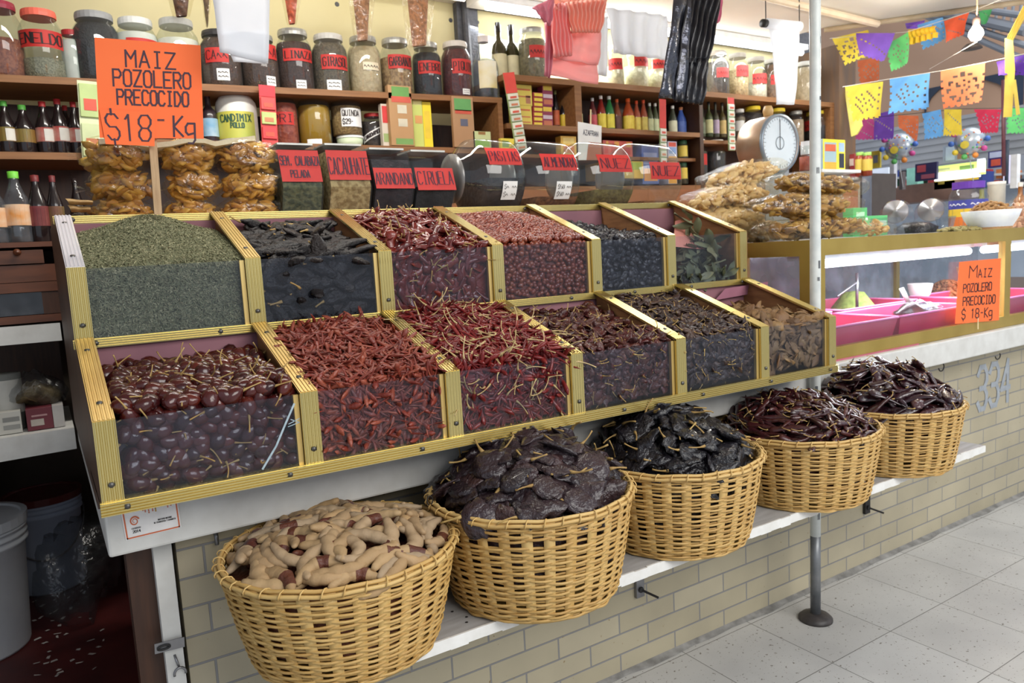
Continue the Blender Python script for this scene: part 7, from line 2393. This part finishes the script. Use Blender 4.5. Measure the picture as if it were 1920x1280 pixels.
balloon(1686, 275, 25, 5.9, 'foil balloon with dotted print under the orange banner, the left one', 1)
balloon(1818, 265, 26, 5.8, 'foil balloon with dotted print beside the crimson banner, the right one', 2)


# far stalls
def far(px, x, d, col, lab, cat, name, acc=(), em=0, group=None):
    q = [atx(u, v, x) for u, v in px]
    y0, y1 = min(p[1] for p in q), max(p[1] for p in q)
    z0_, z1_ = min(p[2] for p in q), max(p[2] for p in q)
    t = thing(name, lab, cat, (x + d / 2, (y0 + y1) / 2, z0_), group)
    m = plain(col) if not em else mat('lit_%d_%d_%d' % tuple(col), col, None, 5, .5, emis=em, ecol=col)
    MB().box((x, y0, z0_), (x + d, y1, z1_)).build('body', m, t)
    for a, b, c, e, cc in acc:
        MB().box((x - .004, y1 - (y1 - y0) * c, z0_ + (z1_ - z0_) * b), (x - .0005, y1 - (y1 - y0) * a, z0_ + (z1_ - z0_) * e)).build('printed_panel', plain(cc), t)
    return t


R2 = lambda u0, v0, u1, v1: [(u0, v0), (u1, v0), (u1, v1), (u0, v1)]
far(R2(1768, 274, 1824, 298), 6.9, .03, (150, 160, 176), 'pale grey poster with figures on the rolled shutter', 'poster', 'poster', [(.1, .1, .4, .9, (176, 190, 206)), (.5, .1, .9, .8, (150, 110, 90))])
far(R2(1756, 312, 1845, 326), 6.8, .03, (206, 226, 120), 'long yellow-green lit stall sign under the shutter', 'sign', 'stall_sign', [(.05, .2, .3, .8, (226, 236, 160)), (.5, .2, .8, .8, (150, 190, 100))], .9)
far(R2(1752, 325, 1832, 331), 6.78, .06, (246, 250, 255), 'bright white stall lamp below the yellow-green sign', 'lamp', 'stall_lamp', em=2.2)
far(R2(1716, 308, 1756, 336), 6.7, .03, (44, 40, 78), 'navy poster with red lettering marks above the clear jars', 'poster', 'poster', [(.1, .5, .5, .9, (170, 70, 80)), (.3, .1, .9, .35, (150, 80, 96))])
far(R2(1832, 298, 1843, 322), 6.6, .04, (226, 232, 240), 'small white lit panel left of the dark bottle silhouette', 'sign', 'lit_panel', em=.9)
far(R2(1853, 285, 1882, 312), 6.5, .04, (52, 50, 120), 'blue and red hanging sign near the right frame edge', 'sign', 'hanging_sign', [(.2, .1, .8, .5, (206, 90, 70)), (.1, .6, .9, .95, (190, 200, 226))])
far(R2(1882, 292, 1902, 342), 6.7, .04, (206, 204, 232), 'pale lilac lit panel near the right frame edge', 'sign', 'lit_panel', em=.7)
far(R2(1752, 326, 1790, 352), 6.9, .2, (206, 186, 70), 'yellow goods on the far stall shelf under the white lamp', 'goods', 'stacked_goods', [(.2, .3, .5, .7, (150, 130, 50))])
far(R2(1776, 328, 1842, 350), 7.1, .2, (40, 56, 120), 'dark blue goods on the far stall shelf', 'goods', 'stacked_goods', [(.1, .5, .5, .9, (200, 60, 60)), (.5, .5, .9, .9, (226, 190, 60))])
far(R2(1700, 316, 1720, 352), 7.0, .1, (150, 214, 196), 'mint green panel behind the navy poster', 'panel', 'panel')
far(R2(1668, 300, 1676, 352), 6.4, .05, (190, 190, 196), 'pale upright post under the left balloon', 'post', 'post')
far(R2(1686, 322, 1692, 355), 6.5, .05, (90, 84, 84), 'dark upright post right of the pale post', 'post', 'post')
far(R2(1630, 318, 1666, 352), 6.8, .1, (206, 216, 232), 'bluish bright window of the far stall behind the pale post', 'window', 'stall_window', em=.5)
far(R2(1655, 352, 1800, 372), 6.9, .4, (120, 92, 80), 'long brown counter of the far stall', 'counter', 'stall_counter')
far(R2(1895, 290, 1906, 352), 6.2, .05, (226, 226, 226), 'white door post at the right frame edge', 'post', 'post')
struct(MB().box((7.95, 2.4, .9), (8.0, 5.3, 2.06)).build('wall_stall', mat('pale_stall_back', (196, 206, 218), (170, 182, 196), 2, .6)))
rs = random.Random(8)
for row, v0, nm in ((0, 352, 'lower'), (1, 334, 'upper')):
    for k in range(11):
        u0 = 1640 + k * 25 + rs.uniform(-4, 4)
        cn, cc = rs.choice([('red', (190, 60, 60)), ('blue', (60, 80, 160)), ('yellow', (220, 196, 80)), ('green', (90, 160, 110)), ('white', (220, 222, 226)), ('teal', (110, 190, 180)), ('orange', (220, 130, 70)), ('dark', (54, 50, 56))])
        far(R2(u0, v0 - rs.uniform(11, 17), u0 + rs.uniform(9, 17), v0), 7.7, .12, cc, cn + ' package on the ' + nm + ' far stall shelf, number ' + str(k + 1) + ' from the left under the shutter', 'package', 'package', [(.2, .3, .8, .6, tuple(min(255, q + 50) for q in cc))], group='packages on the far stall shelves')
    a, b = atx(1636, v0 + 1, 7.65), atx(1925, v0 - 9, 7.65)
    mb = MB()
    beam(mb, a, b, (-1, 0, 0), .02, .25)
    tag(mb.build('stall_shelf', plain((206, 210, 214)), loc=a), nm + ' pale shelf of the far stall under the shutter', 'shelf')
mb = MB()
mb.tube([atx(1881, 150, 5.2), atx(1882, 330, 5.2)], .012, 6)
tag(mb.build('hanging_rod', plain((84, 44, 52)), None, True, loc=atx(1881, 150, 5.2)), 'dark red upright rod behind the yellow streamer', 'rod')
mb = MB()
mb.tube([atx(1889, 262, 5.3), atx(1887, 345, 5.3)], .012, 6)
tag(mb.build('hanging_rod', plain((50, 60, 76)), None, True, loc=atx(1889, 262, 5.3)), 'slate blue rod right of the dark red rod', 'rod')
# dark cabinet, yellow poster and sauce bottles right of the pole
far(R2(1592, 330, 1634, 415), 5.0, .3, (70, 62, 58), 'dark cabinet frame behind the brown chip bags', 'cabinet', 'cabinet', [(.08, .05, .5, .86, (196, 186, 170)), (.6, .0, 1.0, .95, (120, 132, 150))])
far(R2(1634, 284, 1650, 314), 5.9, .02, (206, 186, 70), 'small yellow poster with grey disc beside the sauce bottles', 'poster', 'poster', [(.25, .3, .75, .75, (120, 126, 140))])
for k, (u0, u1) in enumerate(((1604, 1620), (1618, 1635))):
    p = atx((u0 + u1) / 2, 330, 4.85)
    t = bottle(u0, 286, u1, 330, p[1], p[2], 'short sauce bottle with green cap and yellow label on the dark cabinet, ' + ('left' if k == 0 else 'right'), mat('red_sauce', (176, 84, 60), (150, 66, 48), 8, .25), plain((150, 196, 90)), YL, (.22, .7), 'sauce bottle pair on the dark cabinet', prof=[(0, 0), (1, .02), (1, .74), (.8, .82), (.7, .86)], caph=.14)
far(R2(1590, 290, 1602, 332), 4.95, .1, (150, 56, 56), 'red packet left of the short sauce bottles', 'packet', 'packet', [(.1, .5, .9, .8, (206, 190, 180))])

# ================================================================== LEFT UNDER-COUNTER THINGS
def bucket(c, r, H, body, lidm, lab, handle=False, grooves=True):
    t = thing('plastic_bucket', lab, 'bucket', c, 'buckets under the shelves')
    pr = [(1e-4, 0), (r * .84, 0), (r * .86, .01)]
    pr += [(r * .97, H * .78)]
    if grooves:
        for k in range(3):
            z = H * (.80 + .05 * k)
            pr += [(r * 1.03, z), (r * 1.03, z + H * .018), (r * .98, z + H * .024), (r * .98, z + H * .045)]
    pr += [(r, H * .95)]
    MB().lathe([(a, b) for a, b in pr], c, 36).build('bucket_body', body, t, True)
    MB().lathe([(r * 1.05, H * .93), (r * 1.06, H), (r * .96, H * 1.0), (r * .94, H * .985), (1e-4, H * .985)], c, 36).build('lid', lidm, t)
    if handle:
        mb = MB()
        mb.tube([(c[0] + r * 1.04 * math.cos(a), c[1] + r * 1.04 * math.sin(a) - .005, c[2] + H * (.80 - .42 * max(0, math.sin(-a)))) for a in np.linspace(-math.pi, 0, 16)], .004, 6)
        mb.build('wire_handle', MTL, t, True)
    return t


WB = mat('white_bucket_plastic', (196, 200, 204), (182, 186, 192), 6, .45)
bucket((-0.345, 3.42, 0), .205, .515, WB, WB, 'large white lidded bucket cut by the left frame edge')
p = atz(100, 1088, 0)
bucket((float(p[0]), 3.95, 0), .150, .44, mat('blue_white_plastic', (176, 188, 206), (160, 172, 194), 6, .45), mat('dark_red_lid', (84, 32, 28), None, 8, .4), 'bluish white bucket with dark red lid and wire handle', True)
bucket((-0.46, 4.10, 0), .16, .70, mat('shaded_white_plastic', (190, 192, 196), None, 6, .45), mat('orange_red_lid', (150, 52, 34), None, 8, .4), 'tall bucket with orange-red lid behind the large white bucket')
# crumpled clear bag on the floor
t = thing('clear_bag', 'crumpled clear plastic bag lying on the dark red floor', 'bag', (0.02, 3.55, 0))
V, Fs = pod(.42, .17, .9, .02, .35, 77, 'egg', 16, 16)[0]
mb = MB()
mb.add(V @ np.array(Matrix.Rotation(-.5, 3, 'Y')).T * np.array([.9, .8, 1.25]) + np.array([0.02, 3.5, .20]), Fs)
mb.build('film', glass('crumpled_clear_film', (226, 228, 230), .15, .05, .2, 1.0, 24.0, (150, 150, 150), base=.04), t, True)
# paper scraps on the floor
rs = random.Random(5)
mb = MB()
for k in range(46):
    u, v = rs.uniform(60, 240), rs.uniform(1100, 1270)
    if u > 60 + (v - 1000) * .75:
        u = rs.uniform(60, 150)
    p = atz(u, v, .0005)
    if p[1] < 2.0 or p[0] > .08:
        continue
    w, l, a = rs.uniform(.003, .009), rs.uniform(.005, .016), rs.uniform(0, 3)
    ca, sa = math.cos(a), math.sin(a)
    mb.add([(p[0] + ca * x - sa * y, p[1] + sa * x + ca * y, .0012 + .002 * rs.random()) for x, y in ((-l, -w), (l, -w * .6), (l * .8, w), (-l * .7, w * .8))], [(0, 1, 2, 3)])
o = mb.build('floor_litter', plain((176, 170, 164), .8), loc=(-.1, 3, 0))
tag(o, 'scattered pale crumbs on the dark red floor', 'litter', kind='stuff')
# cartons on the white rack
c, a, b, z, H = carton(-20, 782, 45, 824, 3.10, .22, (176, 174, 166), 'white open carton with printed table at the left frame edge on the rack', 'box', z=.8685, accents=[(.45, .55, .95, .75, (120, 120, 116)), (.45, .2, .95, .4, (130, 130, 126))])
c, a, b, z, H = carton(53, 771, 103, 812, 3.10, .22, (98, 34, 44), 'maroon open carton of bagged goods on the white rack', 'box', z=.8685, accents=[(.15, .2, .65, .5, (170, 160, 150)), (.2, .62, .8, .7, (170, 130, 130))])
MB().box((b[0] + .001, 3.10, z), (b[0] + .035, 3.32, z + H)).build('end_flap', plain((176, 172, 168)), c)
V, Fs = pod(.20, .085, .8, .01, .35, 78, 'egg', 12, 14)[0]
t = thing('clear_bag', 'clear bag of yellowish goods bulging out of the maroon carton', 'bag', ((a[0] + b[0]) / 2, 3.2, z + H))
mb = MB()
mb.add(V + np.array([(a[0] + b[0]) / 2, 3.2, z + H + .05]), Fs)
mb.build('film', MATS['crumpled_clear_film'], t, True)
mb = MB()
mb.add(V * np.array([.8, .8, .7]) + np.array([(a[0] + b[0]) / 2, 3.2, z + H + .035]), Fs)
mb.build('contents', GR((130, 112, 76), (96, 80, 52), 30), t, True)
p = aty(18, 790, 3.2)
t = thing('paper_roll', 'pale cylinder with printed wrap standing in the white carton', 'roll', (p[0], 3.2, .87))
MB().lathe([(1e-4, 0), (.052, 0), (.052, .20), (1e-4, .20)], (p[0], 3.2, .87), 24).build('roll_body', plain((120, 122, 118)), t, True)
fn = wrapped((p[0], 3.2), .0528, -1.4, 1.4, .93, 1.05)
wraplabel(t, fn, plain((190, 188, 180)), name='wrap')
p = aty(105, 752, 3.3)
mb = MB()
mb.tube([(p[0] + .03 * math.cos(q), 3.3 + .01 * q, p[2] + .03 * math.sin(q)) for q in np.linspace(0, 5.2, 14)], .005, 6)
tag(mb.build('rope_loop', plain((140, 130, 116)), None, True, loc=p), 'small loop of pale cord on the white rack beside the stand panel', 'cord')
